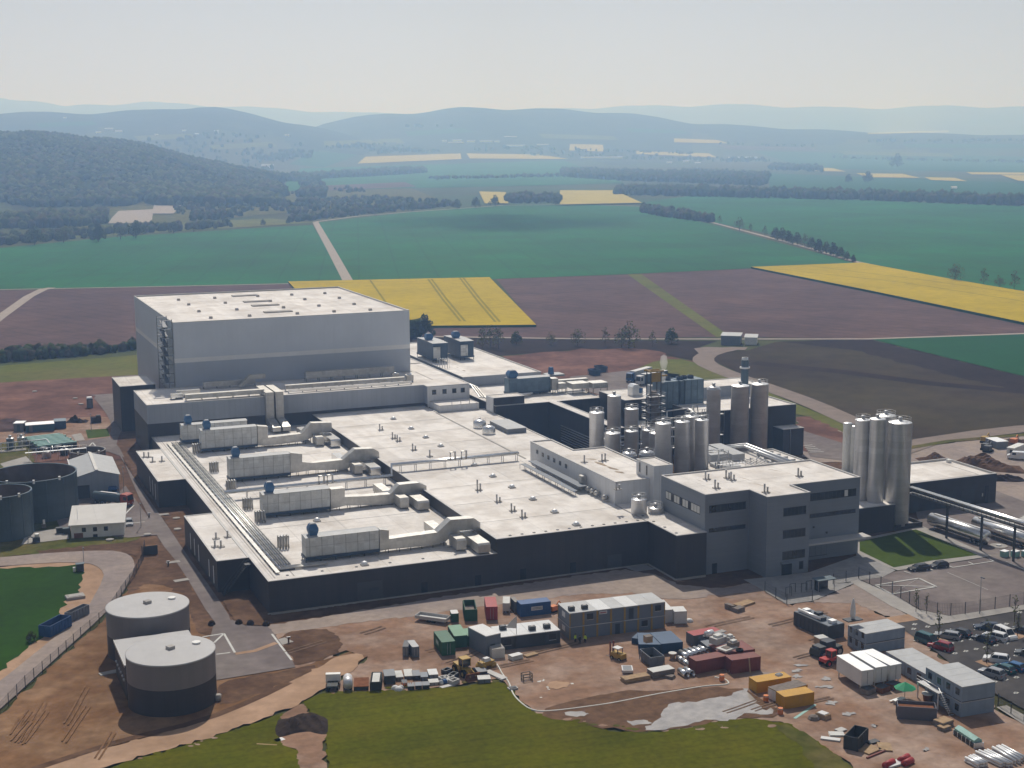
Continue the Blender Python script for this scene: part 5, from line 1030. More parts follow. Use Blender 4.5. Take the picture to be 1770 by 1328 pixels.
# access road and apron
sheet('road', [(157, 682.5), (197, 688), (206, 697), (212, 722), (213, 740), (201, 765), (203, 783), (228, 822), (265, 875), (286, 905), (317, 952), (377, 1036), (402, 1076), (395, 1092), (372, 1084), (310, 978), (277, 939), (262, 905), (231, 842), (206, 778), (190, 756), (194, 736), (182, 713)], .24, 'asphalt', sm=1)
sheet('road', [(155, 684), (222, 680), (222, 687), (197, 690)], .25, 'asphalt'); sheet('road', [(134, 765), (190, 757), (207, 776), (215, 792), (186, 782), (150, 778)], .25, 'asphalt')
sheet('yard', [(370, 1080), (402, 1074), (424, 1084), (462, 1085), (473, 1096), (504, 1141), (511, 1156), (498, 1158), (376, 1178), (355, 1178), (362, 1110)], .28, 'asphalt')
strip('seam_stain', [(407, 1133), (440, 1128), (478, 1114)], 1.2, .31, 'dirt_track')
sheet('earth', [(204, 690), (224, 690), (242, 770), (270, 886), (288, 896), (320, 893), (330, 905), (384, 1028), (377, 1036), (317, 951), (266, 874), (229, 821), (204, 783), (202, 766), (214, 740), (213, 722)], .23, 'humus', jit=.4)
for a, b in (((204, 706), (222, 702)), ((212, 744), (234, 741)), ((216, 738), (232, 735)), ((288, 975), (311, 972)), ((301, 1007), (326, 1003)), ((275, 892), (292, 890))): strip('path', [a, b], 1.6, .29, 'concrete')
sheet('earth', [(384, 1038), (436, 1028), (470, 1066), (464, 1084), (426, 1083), (405, 1075)], .24, 'humus', jit=.3)
# lane and yard in front of the hall
sheet('earth', [(428, 1068), (467, 1067), (1110, 970), (1172, 1008), (1220, 1000), (1290, 1000), (1326, 1003), (1240, 1020), (1176, 1014), (1100, 990), (700, 1045), (463, 1085)], .20, 'humus', jit=.3)
sheet('yard', [(440, 1112), (480, 1096), (590, 1078), (760, 1040), (960, 1010), (1080, 995), (1180, 1005), (1320, 1012), (1362, 1048), (1400, 1043), (1470, 1038), (1548, 1078), (1662, 1165), (1722, 1228), (1790, 1270), (1900, 1330), (1900, 1460), (1530, 1460), (1470, 1326), (1417, 1285), (1340, 1248), (1200, 1270), (930, 1245), (880, 1186), (860, 1176), (700, 1196), (570, 1199), (604, 1162), (640, 1137), (600, 1127), (505, 1160)], .19, 'yard_soil', jit=.6)
sheet('road', [(463, 1084), (700, 1044), (950, 1004), (1080, 986), (1130, 995), (1178, 1013), (1250, 1019), (1292, 1010), (1325, 1024), (1240, 1031), (1120, 1026), (1000, 1029), (760, 1061), (560, 1086), (474, 1098)], .22, 'gravel_road', jit=.5)
sheet('earth', [(476, 1097), (560, 1087), (584, 1100), (592, 1118), (580, 1135), (512, 1154), (504, 1140)], .24, 'humus', sm=1, jit=.4)
sheet('concrete_pad', [(1068, 979), (1105, 972), (1132, 986), (1100, 990)], .25, 'paving'); strip('path', [(478, 1114), (500, 1108)], 3, .27, 'concrete')
for px in ([(1060, 1012), (1130, 1004), (1190, 1018), (1240, 1034), (1130, 1040)], [(940, 1185), (975, 1178), (990, 1186), (960, 1195)], [(1290, 1170), (1320, 1160), (1400, 1185), (1340, 1200)]): sheet('earth', px, .25, 'gravel_road' if px[0][0] > 1000 else 'dirt_track', sm=2, jit=.4)
sheet('mud', [(930, 1238), (1000, 1205), (1120, 1195), (1250, 1188), (1300, 1195), (1345, 1230), (1335, 1247), (1254, 1244), (1200, 1257), (1140, 1268), (1060, 1268), (960, 1244)], .265, 'mud', sm=1, jit=.8)
Q = Zm(1130, 1060, 6.103)
def puddle(px, z=.285): o = sheet('puddle', px, z, 'puddle', sm=1, jit=.35); o.name = 'puddle'
puddle([Q(*q) for q in [(70, 1050), (200, 950), (420, 960), (560, 930), (690, 890), (780, 900), (870, 850), (1000, 800), (1005, 860), (1060, 900), (1080, 980), (1190, 1050), (1240, 1010), (1245, 1100), (1010, 1060), (900, 1120), (730, 1170), (600, 1140), (460, 1160), (240, 1230), (-60, 1260), (-120, 1235), (30, 1170)]])
for c, w, h in (((1425, 1190), 14, 3), ((1428, 1176), 9, 4), ((1378, 1172), 9, 3), ((1436, 1218), 12, 4), ((1466, 1237), 12, 4), ((995, 1237), 26, 4), ((1105, 1252), 20, 5), ((1375, 1162), 10, 3), ((1600, 1298), 6, 3), ((1385, 1153), 12, 2), ((1510, 1257), 5, 3)):
    puddle([(c[0] + w * math.cos(a) * random.uniform(.7, 1.2), c[1] + h * math.sin(a) * random.uniform(.7, 1.2)) for a in [k * .7 for k in range(9)]])
# wheel tracks in the earth
random.seed(3)
for k in range(22):
    lf = k % 3 == 0; x, y = (random.uniform(30, 215), random.uniform(1150, 1270)) if lf else random.choice([(random.uniform(480, 980), random.uniform(1090, 1185)), (random.uniform(1180, 1400), random.uniform(1050, 1240))])
    sx = random.uniform(.5, 1) * (-.55 if lf else 1); c_ = random.uniform(-1.5, 1.5); pts = [(x + i * 14 * sx, y - i * (-9 if lf else 3) + c_ * math.sin(i * .5 + k)) for i in range(random.randint(4, 9))]
    for o in (0, 1): strip('track', [(p[0] + o * 7, p[1] + o * 2.5) for p in pts], .30, .30 + .002 * k, 'soil_track' if lf else 'wet_track', sm=2)
# plaza, lawn and car parks at the right
sheet('yard', [(1376, 742), (1460, 768), (1560, 800), (1590, 912), (1715, 963), (1690, 968), (1545, 990), (1440, 1000), (1484, 1002), (1545, 1030), (1590, 1055), (1640, 1066), (1770, 1048), (1900, 1030), (1900, 905), (1770, 868), (1722, 850), (1600, 815), (1400, 790)], .20, 'asphalt')
sheet('plaza', [(1285, 1004), (1326, 1000), (1400, 991), (1487, 960), (1548, 988), (1525, 1000), (1440, 1012), (1482, 1008), (1405, 1041), (1360, 1047), (1320, 1023)], .26, 'paving')
sheet('pavement', [(1470, 1008), (1484, 1004), (1545, 1030), (1588, 1056), (1640, 1067), (1770, 1048), (1900, 1031), (1900, 1041), (1770, 1056), (1640, 1079), (1609, 1083), (1586, 1072), (1540, 1050)], .27, 'concrete')
sheet('pavement', [(1585, 913), (1594, 911), (1715, 963), (1552, 988), (1480, 962), (1480, 935)], .24, 'concrete'); sheet('lawn', [(1486, 938), (1583, 917), (1690, 961.5), (1611, 971), (1545, 983), (1486, 954)], .27, 'garden_lawn')
sheet('earth', [(1400, 1043), (1480, 1010), (1542, 1050), (1586, 1074), (1560, 1078), (1480, 1045)], .23, 'gravel_road', jit=.4)
sheet('pavement', [(1530, 1070), (1570, 1064), (1588, 1074), (1545, 1080)], .27, 'dirt_track')
sheet('car_park', [(1545, 1080), (1588, 1073), (1610, 1084), (1640, 1080), (1770, 1057), (1900, 1040), (1900, 1262), (1770, 1228), (1680, 1180), (1620, 1130)], .25, 'new_asphalt')
sheet('pavement', [(1722, 1225), (1740, 1222), (1800, 1255), (1800, 1275)], .27, 'concrete')
Wz = Zm(1550, 1040, 8.045); Hz = Zm(1480, 840, 6.093)
for px in ([(500, 490), (560, 480), (720, 570), (640, 590)], [(1085, 855), (1210, 820), (1390, 895), (1260, 925)], [(1570, 415), (1640, 410), (1800, 500), (1700, 545)]): sheet('tree_bed', [Wz(*q) for q in px], .28, 'dirt_track')
mb = MB()
def mark(p, q, w=.22, z=.30):
    a, b = Vector(G(*p, z)), Vector(G(*q, z)); n = Vector((-(b - a).y, (b - a).x, 0)).normalized() * w / 2; mb.add([a + n, a - n, b - n, b + n], [(0, 1, 2, 3)])
for x, y in ((760, 580), (890, 550), (1040, 525), (810, 720), (960, 690), (1105, 660), (1235, 635), (1380, 608), (1525, 580), (975, 410), (1110, 385), (1390, 335), (1525, 310), (1660, 748), (1515, 770), (1735, 870), (1665, 1055), (1515, 1085), (1365, 1115), (235, 380), (430, 350), (250, 315), (470, 635), (270, 540), (1710, 150), (1660, 1270)):
    mark(Wz(x - 32, y + 6), Wz(x + 32, y - 7), .42); mark(Wz(x - 14, y - 14), Wz(x + 10, y + 12), .35)
sq = [(200, 1045), (660, 972), (845, 1060), (375, 1138)]
for i in range(4): mark(Hz(*sq[i]), Hz(*sq[(i + 1) % 4]), .42)
mark(Hz(*sq[0]), Hz(*sq[2]), .3); mark(Hz(*sq[1]), Hz(*sq[3]), .05)
for p, q in (((505, 900), (575, 922)), ((950, 830), (1020, 860)), ((1020, 858), (1445, 792)), ((1180, 800), (1230, 822)), ((1400, 768), (1448, 792)), ((755, 870), (810, 888)), ((960, 910), (1390, 1095)), ((1575, 795), (1767, 880))): mark(Hz(*p), Hz(*q), .3 if p[0] != 960 else .12)
for k in range(7): mark(Hz(1640 + k * 22, 392 - k * 14), Hz(1760 + k * 22, 372 - k * 14), .55)
for k in range(5): mark((1388 + k * 3, 771 + k * 2.6), (1404 + k * 5, 769 + k * 3), .45)
for p, q in (((387, 1095), (406, 1128)), ((350, 1101), (387, 1095)), ((374, 1131), (398, 1128)), ((386, 1096), (370, 1111)), ((150, 776), (160, 765)), ((160, 765), (170, 777)), ((215, 890), (232, 873)), ((214, 876), (233, 873)), ((205, 907), (250, 902)), ((470, 1096), (504, 1141))): mark(p, q, .40)
structure(mb.build('road_marking', 'marking'))
# spoil heaps: mounds with an uneven crest that run out into the ground
def heap(label, px, w, d, h, m='dark_heap', rz=-.3):
    p = G(*px); r = np.random.default_rng(int(px[0])); ph = r.uniform(0, 6, 6); nx, ny = 34, 18; vs = []; mb = MB()
    for i in range(nx):
        for j in range(ny):
            u, v = i / (nx - 1) * 2 - 1, j / (ny - 1) * 2 - 1; e = max(0, 1 - u * u) * max(0, 1 - v * v)
            k = .62 + .38 * math.sin(u * 4.2 + ph[0]) * math.cos(v * 2 + ph[1]) + .16 * math.sin(u * 11 + ph[2] + v * 5)
            vs.append((u * w / 2, v * d / 2 + .12 * d * math.sin(u * 3 + ph[3]), h * e ** .8 * max(k, .15) * r.uniform(.88, 1.1) + .13))
    mb.add(vs, [(i * ny + j, (i + 1) * ny + j, (i + 1) * ny + j + 1, i * ny + j + 1) for i in range(nx - 1) for j in range(ny - 1)])
    o = mb.build('spoil_heap', m); o.location = p; o.rotation_euler[2] = rz; return tag(o, label, 'spoil heap')
heap('long dark spoil heap behind the workshop', (1690, 810), 24, 10, 3.6, 'humus', -.5); heap('small dark spoil heap left of the long one behind the workshop', (1612, 795), 9, 6, 1.8, 'humus'); heap('low dark mound right of the long spoil heap', (1737, 830), 10, 5, 1.8, 'deep_plough')
heap('round dark soil heap on the front lawn edge', (522, 1256), 8.5, 7.5, 1.5); heap('flat brown earth ridge at the far left beyond the sewage works', (10, 740), 34, 18, 2.6, 'plough'); heap('dark brushwood heap beside the teal containers', (133, 730), 7, 4, 2.2)
heap('red brown heap at the right edge beside the pale site wagon', (1768, 768), 14, 7, 1.8, 'humus')

# darker worked soil round the apron and along the fence, grass fringes on the lawn edge
sheet('earth', [(300, 985), (345, 1040), (372, 1092), (386, 1096), (352, 1104), (335, 1080), (320, 1030)], .195, 'humus', sm=2, jit=.5)
sheet('earth', [(376, 1180), (498, 1160), (512, 1158), (560, 1150), (480, 1190), (380, 1225), (372, 1210)], .20, 'humus', sm=1, jit=.6)
sheet('earth', [(215, 1030), (238, 985), (252, 950), (268, 950), (262, 985), (248, 1015)], .21, 'humus', sm=1, jit=.5)
strip('verge', [(60, 1332), (150, 1302), (225, 1279), (350, 1249), (440, 1212), (500, 1182)], 1.6, .275, 'humus', sm=1)
for k in range(60):
    a = random.choice([((572, 1198), (862, 1180)), ((960, 1243), (1140, 1269)), ((1203, 1259), (1337, 1252)), ((210, 1324), (436, 1256))]); u = random.random(); x = a[0][0] * (1 - u) + a[1][0] * u; y = a[0][1] * (1 - u) + a[1][1] * u + random.uniform(-2, 6); w = random.uniform(3, 11)
    sheet('grass', [(x + w * math.cos(t) * random.uniform(.6, 1.2), y + .28 * w * math.sin(t) * random.uniform(.6, 1.2)) for t in [q * .9 for q in range(7)]], .262 + .0004 * k, random.choice(['lawn', 'rough_grass', 'yard_soil']), sm=1)

sheet('earth', [(238, 986), (250, 947), (281, 939), (312, 979), (373, 1084), (352, 1094), (330, 1062), (318, 1030), (280, 1012), (236, 1012)], .192, 'humus', jit=.6)

# ---------------------------------------------------------------- twin sprinkler tanks
c = G(299, 1212); top = HT(c, 1124.5); Wp = 151; D0 = Wp * DEP((c.x, c.y, top)) / FPX
def tank(label, p, D, top, split):
    r = D / 2; t = thing('water_tank', label, 'tank', p, 0, 'twin water tanks'); n = 56
    B().lathe(0, 0, [(r + .5, 0), (r + .5, .12), (r, .12)], n).build('foundation', 'concrete', t)
    B().lathe(0, 0, [(r, .1), (r, split)], n).build('wall_band', 'dark_cladding', t); B().lathe(0, 0, [(r, split), (r, top)], n).build('wall', 'tank_cladding', t)
    B().lathe(0, 0, [(r + .07, top - .15), (r + .07, top + .06), (r - .1, top + .06), (.02, top + .35)], n, True, True).build('roof', 'tank_roof', t)
    B().cbox(0, 0, top + .3, 1.1, 1.1, .5, .4).build('hatch', 'seam', t); B().lathe(r * .62, -r * .1 + 2.0, [(.7, top + .1), (.7, top + .45)], 14, True, True).build('roof_hatch', 'white_paint', t)
    return t
tank('nearer round tank with a white roof, grey above and dark below', c, D0, top, top * .52)
c2 = G(255, 1045.5, top); D2 = 140 * DEP(c2) / FPX; tank('farther round tank with a white roof behind the link building', (c2.x, c2.y, 0), D2, top, top * .48)
zl = top * .70; q0 = Zm(170, 1010, 5.535); a = G(*q0(258, 780), zl); b = G(*q0(155, 542), zl); d = (b - a); L = d.length
t = thing('link_building', 'low dark building with a white roof squeezed between the twin tanks', 'building', (a.x, a.y, 0), math.atan2(d.y, d.x) - math.pi / 2); 
B().box(0, 0, 0, 12.5, L, zl - .1).build('wall', 'dark_cladding', t); B().box(-.15, -.15, zl - .1, 12.6, L + .15, zl + .1).build('roof', 'tank_roof', t); B().box(-.2, -.2, zl - .25, -.15, L + .2, zl + .2).build('trim', 'white_paint', t)
B().box(-.9, -.5, 0, 13, L + .5, .1).build('foundation', 'concrete', t)
for k in range(6): B().tube([(-.06, 1.5 + k * L / 7, 3.0), (-.06, 2.1 + k * L / 7, 3.0)], .22, 6).build('vent', 'rail_steel', t)
t = thing('concrete_step', 'pale concrete slab at the side of the link building', 'slab', G(*q0(105, 858))); B().cbox(0, 0, 0, 3.4, 1.4, .3, .2).build('slab', 'concrete', t)
t = thing('concrete_ring', 'pale upright concrete ring at the right foot of the nearer tank', 'ring', G(*q0(1146, 1118))); B().tube([(0, 0, .1), (0, 0, 1.1)], .55, 14).build('ring', 'concrete', t)
# ---------------------------------------------------------------- sewage works
S7 = Zm(0, 780, 7.375)
def open_tank(label, cpx, wpx, base_y, m='tank_blue', depth=None, water=None):
    b = G(cpx[0], base_y); top = HT(b, cpx[1]); p = G(cpx[0], cpx[1], top); r = wpx * DEP(p) / FPX / 2; t = thing('open_tank', label, 'tank', (p.x, p.y, 0), 0, 'open tanks of the sewage works'); n = 56
    B().lathe(0, 0, [(r, 0), (r, top), (r + .12, top), (r + .12, top + .18), (r - .25, top + .18), (r - .25, .5)], n).build('wall', m, t)
    B().lathe(0, 0, [(r - .26, water or top * .25), (.01, water or top * .25)], n).build('water', 'tank_water', t); B().lathe(0, 0, [(r - .27, top - .02), (r - .27, water or top * .25)], n).build('lining', 'tank_inner', t)
    mb = B()
    for k in range(14): a = k * .45; mb.tube([(r * math.cos(a), r * math.sin(a), 0), (r * math.cos(a), r * math.sin(a), top)], .1, 4)
    mb.build('rib', 'tank_blue', t)
    o = B()
    for k in range(3): a = -2.2 + k * .6; o.cbox((r + .1) * math.cos(a), (r + .1) * math.sin(a), top - .3, .5, .5, .9)
    o.build('bracket', 'silo_top', t); return t
open_tank('largest open round tank with blue grey walls and a brown inside', (55, 818), 148, 888)
open_tank('open round tank cut off by the left picture edge in front of the largest tank', (0, 850), 104, 925)
open_tank('low open basin rim behind the gabled hall', (151, 778.5), 60, 790, 'concrete')
s1 = Zm(0, 700, 11.06)
def obox(nm, label, cat, a, b, depth, h, m, topm=None, zb=0., grp=None, h_top=None, parts=None):
    """box whose near lower edge runs from a to b"""
    A_, B_ = G(*a), G(*b); L = (B_ - A_).length
    if h_top: h = HT(A_, h_top)
    t = thing(nm, label, cat, A_, math.atan2(B_.y - A_.y, B_.x - A_.x), grp); t['_L'] = L
    B().box(0, 0, zb, L, depth, h).build('body', m, t)
    if topm: B().box(-.08, -.08, h, L + .08, depth + .08, h + .1).build('roof', topm, t)
    return t, L, h
t, L, h = obox('treatment_container', 'long pale roofed treatment container beside the striped aerator', 'container', s1(500, 540), s1(1045, 500), 5, 0, 'teal_container', 'silo_top', h_top=700 + 400 / 11.06); B().box(1, -.06, .3, 2, 0, 2.4).build('door', 'container_grey', t)
t, L, h = obox('treatment_container', 'pale end container left of the long pale roofed one', 'container', s1(265, 525), s1(455, 520), 4, 0, 'container_grey', 'silo_top', h_top=700 + 360 / 11.06); B().box(1, -.06, .3, 2, 0, 2.4).build('door', 'tank_blue', t)
t, L, h = obox('treatment_container', 'dark blue container at the right end of the pale roofed ones', 'container', s1(1045, 470), s1(1270, 455), 5, 0, 'container_navy', 'blue_unit', h_top=700 + 325 / 11.06); B().box(L * .6, -.06, .1, L * .95, 0, h * .9).build('door', 'container_navy', t)
A_, B_ = G(*s1(735, 930)), G(*s1(1480, 840)); hA = HT(A_, 700 + 790 / 11.06); L = (B_ - A_).length
t = thing('aerator', 'dark aerator block with a green and white striped louvred top', 'aerator', A_, math.atan2(B_.y - A_.y, B_.x - A_.x)); B().box(0, 0, 0, L, 17, hA - .5).build('casing', 'cabin_dark', t)
for k in range(9): B().box((k % 2) * .3, .1 + k * 1.85, hA - .45, L - (k % 3) * .4, .95 + k * 1.85, hA + .1).build('louvre', 'teal_panel', t)
for i, (x, y, w, base, m, lab) in enumerate(((895, 890, 175, 1010, 'silo_steel', 'small steel tank in front of the striped aerator'), (1235, 850, 160, 960, 'dark_steel', 'dark tank with a white lid left of the low basin'), (415, 620, 150, 800, 'silo_steel', 'steel tank with pipework at the left of the works'), (205, 640, 140, 850, 'tank_blue', 'pale walled tank at the far left of the works'))):
    p = G(*s1(x, base)); tz = HT(p, 700 + y / 11.06); D = w / 11.06 * DEP(p) / FPX; silo('dosing_tank', lab, p.x, p.y, 0, tz, D, 'small tanks of the sewage works', m=m, cat='tank', rail=i == 2, tm='bright_steel' if i == 0 else 'silo_top')
t = thing('pipe_rack', 'white pipe rack with tangled valves left of the small steel tank', 'pipe rack', G(*s1(300, 880))); mb = B()
for z in (1.2, 2.6): mb.tube([(-6, 0, z), (9, 1, z), (10, -6, z - .8), (10, -9, .4)], .16, 6)
for k in range(8): mb.tube([(-6 + k * 2, .1 * k, 0), (-6 + k * 2, .1 * k, 2.9)], .1, 5)
for k in range(12): x, y = random.uniform(6, 12), random.uniform(-9, -3); mb.tube([(x, y, 0), (x, y, 1.8), (x + 1.4, y + .5, 1.8)], .14, 6)
mb.build('pipework', 'silo_top', t); B().box(-7, -1.4, 0, 3, 1.2, .3).build('base', 'concrete', t)
t = thing('walkway', 'white railed walkway in front of the small steel tank', 'walkway', G(*s1(560, 1090))); mb = B(); mb.box(-1, -.5, 2.6, 16, .5, 2.75)
for k in range(9): mb.tube([(k * 2, -.5, 0), (k * 2, -.5, 3.8)], .06, 4)
mb.tube([(0, -.5, 3.8), (16, -.5, 3.8)], .05, 4); mb.build('deck', 'silo_top', t)
t = thing('pump_unit', 'dark pump with hoses on the concrete pad by the pump house', 'pump', G(*S7(465, 1165))); B().cbox(0, 0, 0, 1.6, 1.2, 1.3).build('casing', 'dark_steel', t); B().lathe(.2, .2, [(.5, 1.3), (.5, 2.0)], 12, True, True).build('motor', 'silo_top', t); B().tube([(-1.8, 0, 0), (-1.8, 0, 1.3), (-1.2, 0, 1.5), (0, 0, .9)], .14, 6).build('hose', 'dark_steel', t)
t = thing('pump_unit', 'small rusty pump left on the grass above the concrete pad', 'pump', G(*S7(560, 985))); B().cbox(0, 0, 0, 1.0, .8, 1.1).build('casing', 'grey_timber', t); B().cbox(.1, 0, 1.1, .5, .5, 1.0).build('motor', 'silo_top', t)
for i, (x, y, lab) in enumerate(((765, 1055, 'dark waste bin left of the pump house'), (850, 1060, 'dark waste bin against the pump house wall'))): t = thing('waste_bin', lab, 'bin', G(*S7(x, y)), 0, 'waste bins by the pump house'); B().cbox(0, 0, .15, 1.5, 1.1, 1.3, 0, 1.1).build('body', 'dark_skip', t); B().cbox(0, 0, 1.46, 1.7, 1.3, .12).build('lid', 'dark_steel' if i == 0 else 'tank_blue', t)
# red tractor unit with grey tanker
def wheel(t, x, y, r, w=.35, z=None):
    o = B().tube([(x, y - w / 2, r), (x, y + w / 2, r)], r, 14, False).build('wheel', 'rubber', t); B().tube([(x, y - w / 2 - .02, r), (x, y + w / 2 + .02, r)], r * .55, 10, False).build('rim', 'rail_steel', o)
def axis(pa, pb):
    a, b = G(*pa), G(*pb); return a, math.atan2(b.y - a.y, b.x - a.x), (b - a).length
def truck_cab(t, x0, col, L=2.3, h=3.3):
    B().extr_y([(x0, .7), (x0 + L, .7), (x0 + L, 1.7), (x0 + L - .25, h - .2), (x0 + L - .6, h), (x0, h)], -1.22, 1.22).build('cab', col, t)
    B().add([(x0 + L + .01, -1.1, 1.75), (x0 + L + .01, 1.1, 1.75), (x0 + L - .22, 1.0, h - .35), (x0 + L - .22, -1.0, h - .35)], [(0, 1, 2, 3)]).build('windscreen', 'glass', t)
    for s in (-1, 1): B().box(x0 + .9, 1.23 * s - .01, 1.8, x0 + L - .35, 1.23 * s + .01, h - .6).build('window', 'glass', t); B().box(x0 + L - .02, .8 * s - .22, .85, x0 + L + .03, .8 * s + .22, 1.1).build('headlight', 'silo_top', t)
def tanker(label, tail, head, col_cab=None, L=11., R=1.15, m='steel', zc=2.05, grp=None, name='tanker_trailer', cat='tanker'):
    a, rz, _ = axis(tail, head); t = thing(name, label, cat, a, rz, grp); n = 24; vs = []
    prof = [(-.35, .1), (-.25, .7), (0, 1.), (L, 1.), (L + .25, .7), (L + .35, .1)]; mb = B()
    vs = [(x, R * k * math.cos(2 * math.pi * i / n), zc + R * k * math.sin(2 * math.pi * i / n)) for x, k in prof for i in range(n)]
    mb.add(vs, [(j * n + i, j * n + (i + 1) % n, (j + 1) * n + (i + 1) % n, (j + 1) * n + i) for j in range(5) for i in range(n)] + [tuple(range(n)), tuple(range(5 * n, 6 * n))], True).build('tank', m, t)
    B().box(.3, -.5, .8, L, .5, 1.05).build('chassis', 'dark_steel', t); B().box(2, -.35, zc + R, L - 1, .35, zc + R + .08).build('walkway', 'rail_steel', t)
    for x in (1.2, 2.5, 3.8):
        for s in (-1, 1): wheel(t, x, s * 1.0, .5)
    if col_cab:
        truck_cab(t, L + .9, col_cab); B().box(L - 1, -.45, .7, L + 1.2, .45, 1.0).build('chassis', 'dark_steel', t)
        for x in (L + .2, L + 2.3):
            for s in (-1, 1): wheel(t, x, s * 1.0, .5)
    else: B().box(L - 2, -.8, 0, L - 1.8, -.65, .9).box(L - 2, .65, 0, L - 1.8, .8, .9).build('landing_leg', 'rail_steel', t)
    return t
tanker('grey tanker lorry with an orange red cab in front of the gabled hall', S7(1210, 655), S7(1590, 700), 'truck_orange', 8.2, 1.1, 'tank_blue', 1.95, None, 'tanker_lorry', 'lorry')
t = thing('tractor_unit', 'small blue and white lorry cab behind the grey tanker', 'lorry', G(*S7(1390, 600)), -.2); truck_cab(t, 0, 'truck_blue', 2.4, 2.9); B().box(-3, -1, .6, 0, 1, 1.0).build('chassis', 'dark_steel', t); [wheel(t, x, s * .95, .45) for x in (-2, 1.5) for s in (-1, 1)]
tanker('nearer long polished road tanker beside the small lawn', Hz(1370, 640), Hz(770, 440), None, 17.5, 1.45, 'bright_steel', 2.3, 'polished road tankers')
tanker('long polished road tanker under the pipe gantry at the right edge', Hz(1900, 700), Hz(1190, 460), None, 19, 1.35, 'bright_steel', 2.3, 'polished road tankers')
# skips by the gravel road
def skip(label, a, b, depth, h, m, inner='rust', name='skip', grp=None, taper=.0, fill=.5):
    A_, rz, L = axis(a, b); t = thing(name, label, 'skip', A_, rz, grp); w = .09; tp = taper
    mb = B(); o = [(tp, 0, .12), (L - tp, 0, .12), (L - tp, depth, .12), (tp, depth, .12), (0, 0, h), (L, 0, h), (L, depth, h), (0, depth, h)]; i_ = [(tp + w, w, .25), (L - tp - w, w, .25), (L - tp - w, depth - w, .25), (tp + w, depth - w, .25), (w, w, h), (L - w, w, h), (L - w, depth - w, h), (w, depth - w, h)]
    mb.add(o + i_, [(0, 1, 5, 4), (1, 2, 6, 5), (2, 3, 7, 6), (3, 0, 4, 7), (3, 2, 1, 0), (8, 12, 13, 9), (9, 13, 14, 10), (10, 14, 15, 11), (11, 15, 12, 8), (8, 9, 10, 11), (4, 5, 13, 12), (5, 6, 14, 13), (6, 7, 15, 14), (7, 4, 12, 15)]).build('body', m, t)
    r = B(); n = max(2, int(L / .9))
    for k in range(n + 1): x = .08 + (L - .16) * k / n; r.box(x - .06, -.09, .2, x + .06, -.002, h - .15)
    n = max(2, int(depth / .9))
    for k in range(n + 1): y = .08 + (depth - .16) * k / n; r.box(-.09, y - .06, .2, -.002, y + .06, h - .15); r.box(L + .002, y - .06, .2, L + .09, y + .06, h - .15)
    r.build('rib', m, t); B().box(.25, .25, h * fill - .05, L - .25, depth - .25, h * fill).build('load', inner, t)
    B().box(.3, .1, 0, .5, depth - .1, .12).box(L - .5, .1, 0, L - .3, depth - .1, .12).build('runner', 'dark_steel', t); return t
Lz = Zm(0, 940, 3.4225)
skip('blue tipper skip with earth beside the gravel road', Lz(232, 552), Lz(300, 560), 6.5, 2.3, 'container_blue', 'brown_soil', grp='skips by the gravel road')
skip('silver sided skip behind the blue one beside the gravel road', Lz(385, 465), Lz(420, 470), 5.5, 2.0, 'container_grey', 'brown_soil', grp='skips by the gravel road')
t = thing('electric_cabinet', 'small white roofed electric cabinet on the verge by the left field', 'cabinet', G(*Lz(475, 165))); B().cbox(0, 0, 0, 1.5, 1.0, 1.7).build('body', 'dark_steel', t); B().cbox(0, 0, 1.7, 1.8, 1.3, .15).build('roof', 'tank_blue', t); B().cbox(-1.2, 0, 0, .5, .6, 1.1).build('post', 'white_paint', t)
t = thing('concrete_shaft', 'square concrete shaft cover on the field edge above the skips', 'shaft', G(*Lz(445, 325)), .1); B().cbox(0, 0, 0, 3.6, 2.4, .7).build('body', 'concrete', t); B().cbox(0, 0, .7, 2.6, 1.6, .08).build('cover', 'seam', t)
# ---------------------------------------------------------------- fences
def fence(label, px, step, h=2.0, grp=None, m='dark_steel'):
    w = [Vector((q[0], q[1], 0)) for q in [G(*p) for p in px]]; t = thing('wire_fence', label, 'fence', w[0], 0, grp); l = t.location; pts = []; acc = 0.
    for a, b in zip(w, w[1:]):
        d = (b - a).length; n = max(1, int(d / step))
        for k in range(n): pts.append(a.lerp(b, k / n))
    pts.append(w[-1]); pts = pts[:100]
    for p in pts: P_(t, 'post', B().box(p.x - .06, p.y - .06, 0, p.x + .06, p.y + .06, h + .1), m)
    mb = B()
    for a, b in zip(pts, pts[1:]):
        for k in range(4): mb.tube([a + Vector((0, 0, .15 + k * (h - .2) / 3)), b + Vector((0, 0, .15 + k * (h - .2) / 3))], .015, 3)
        n = max(4, int((b - a).length / .28))
        for k in range(1, n): q = a.lerp(b, k / n); mb.box(q.x - .011, q.y - .011, .1, q.x + .011, q.y + .011, h)
    P_(t, 'wire_mesh', mb, m); return t
fence('wire fence along the gravel road left of the twin tanks', [(-60, 1283), (0, 1236), (44, 1189), (102, 1139), (140, 1104), (187, 1066), (210, 1031), (232, 1000), (248, 969), (250, 950)], 3.2, 2.1, 'wire fences')
fence('wire fence round the upper car park at the right', [(1484, 1002), (1542, 1027), (1587, 1054), (1620, 1065), (1643, 1066), (1668, 1064), (1770, 1046), (1860, 1032)], 3.0, 2.6, 'wire fences')
fence('short wire fence in front of the plaza corner', [(1322, 1024), (1360, 1046), (1404, 1040)], 3.0, 2.2, 'wire fences')
fence('wire fence at the lower right behind the blue grey cabins', [(1725, 1222), (1770, 1250), (1840, 1285)], 3.0, 2.2, 'wire fences')
fence('dark wire fence along the plaza towards the bus shelter', [(1440, 1012), (1484, 1002)], 3.0, 2.4, 'wire fences')
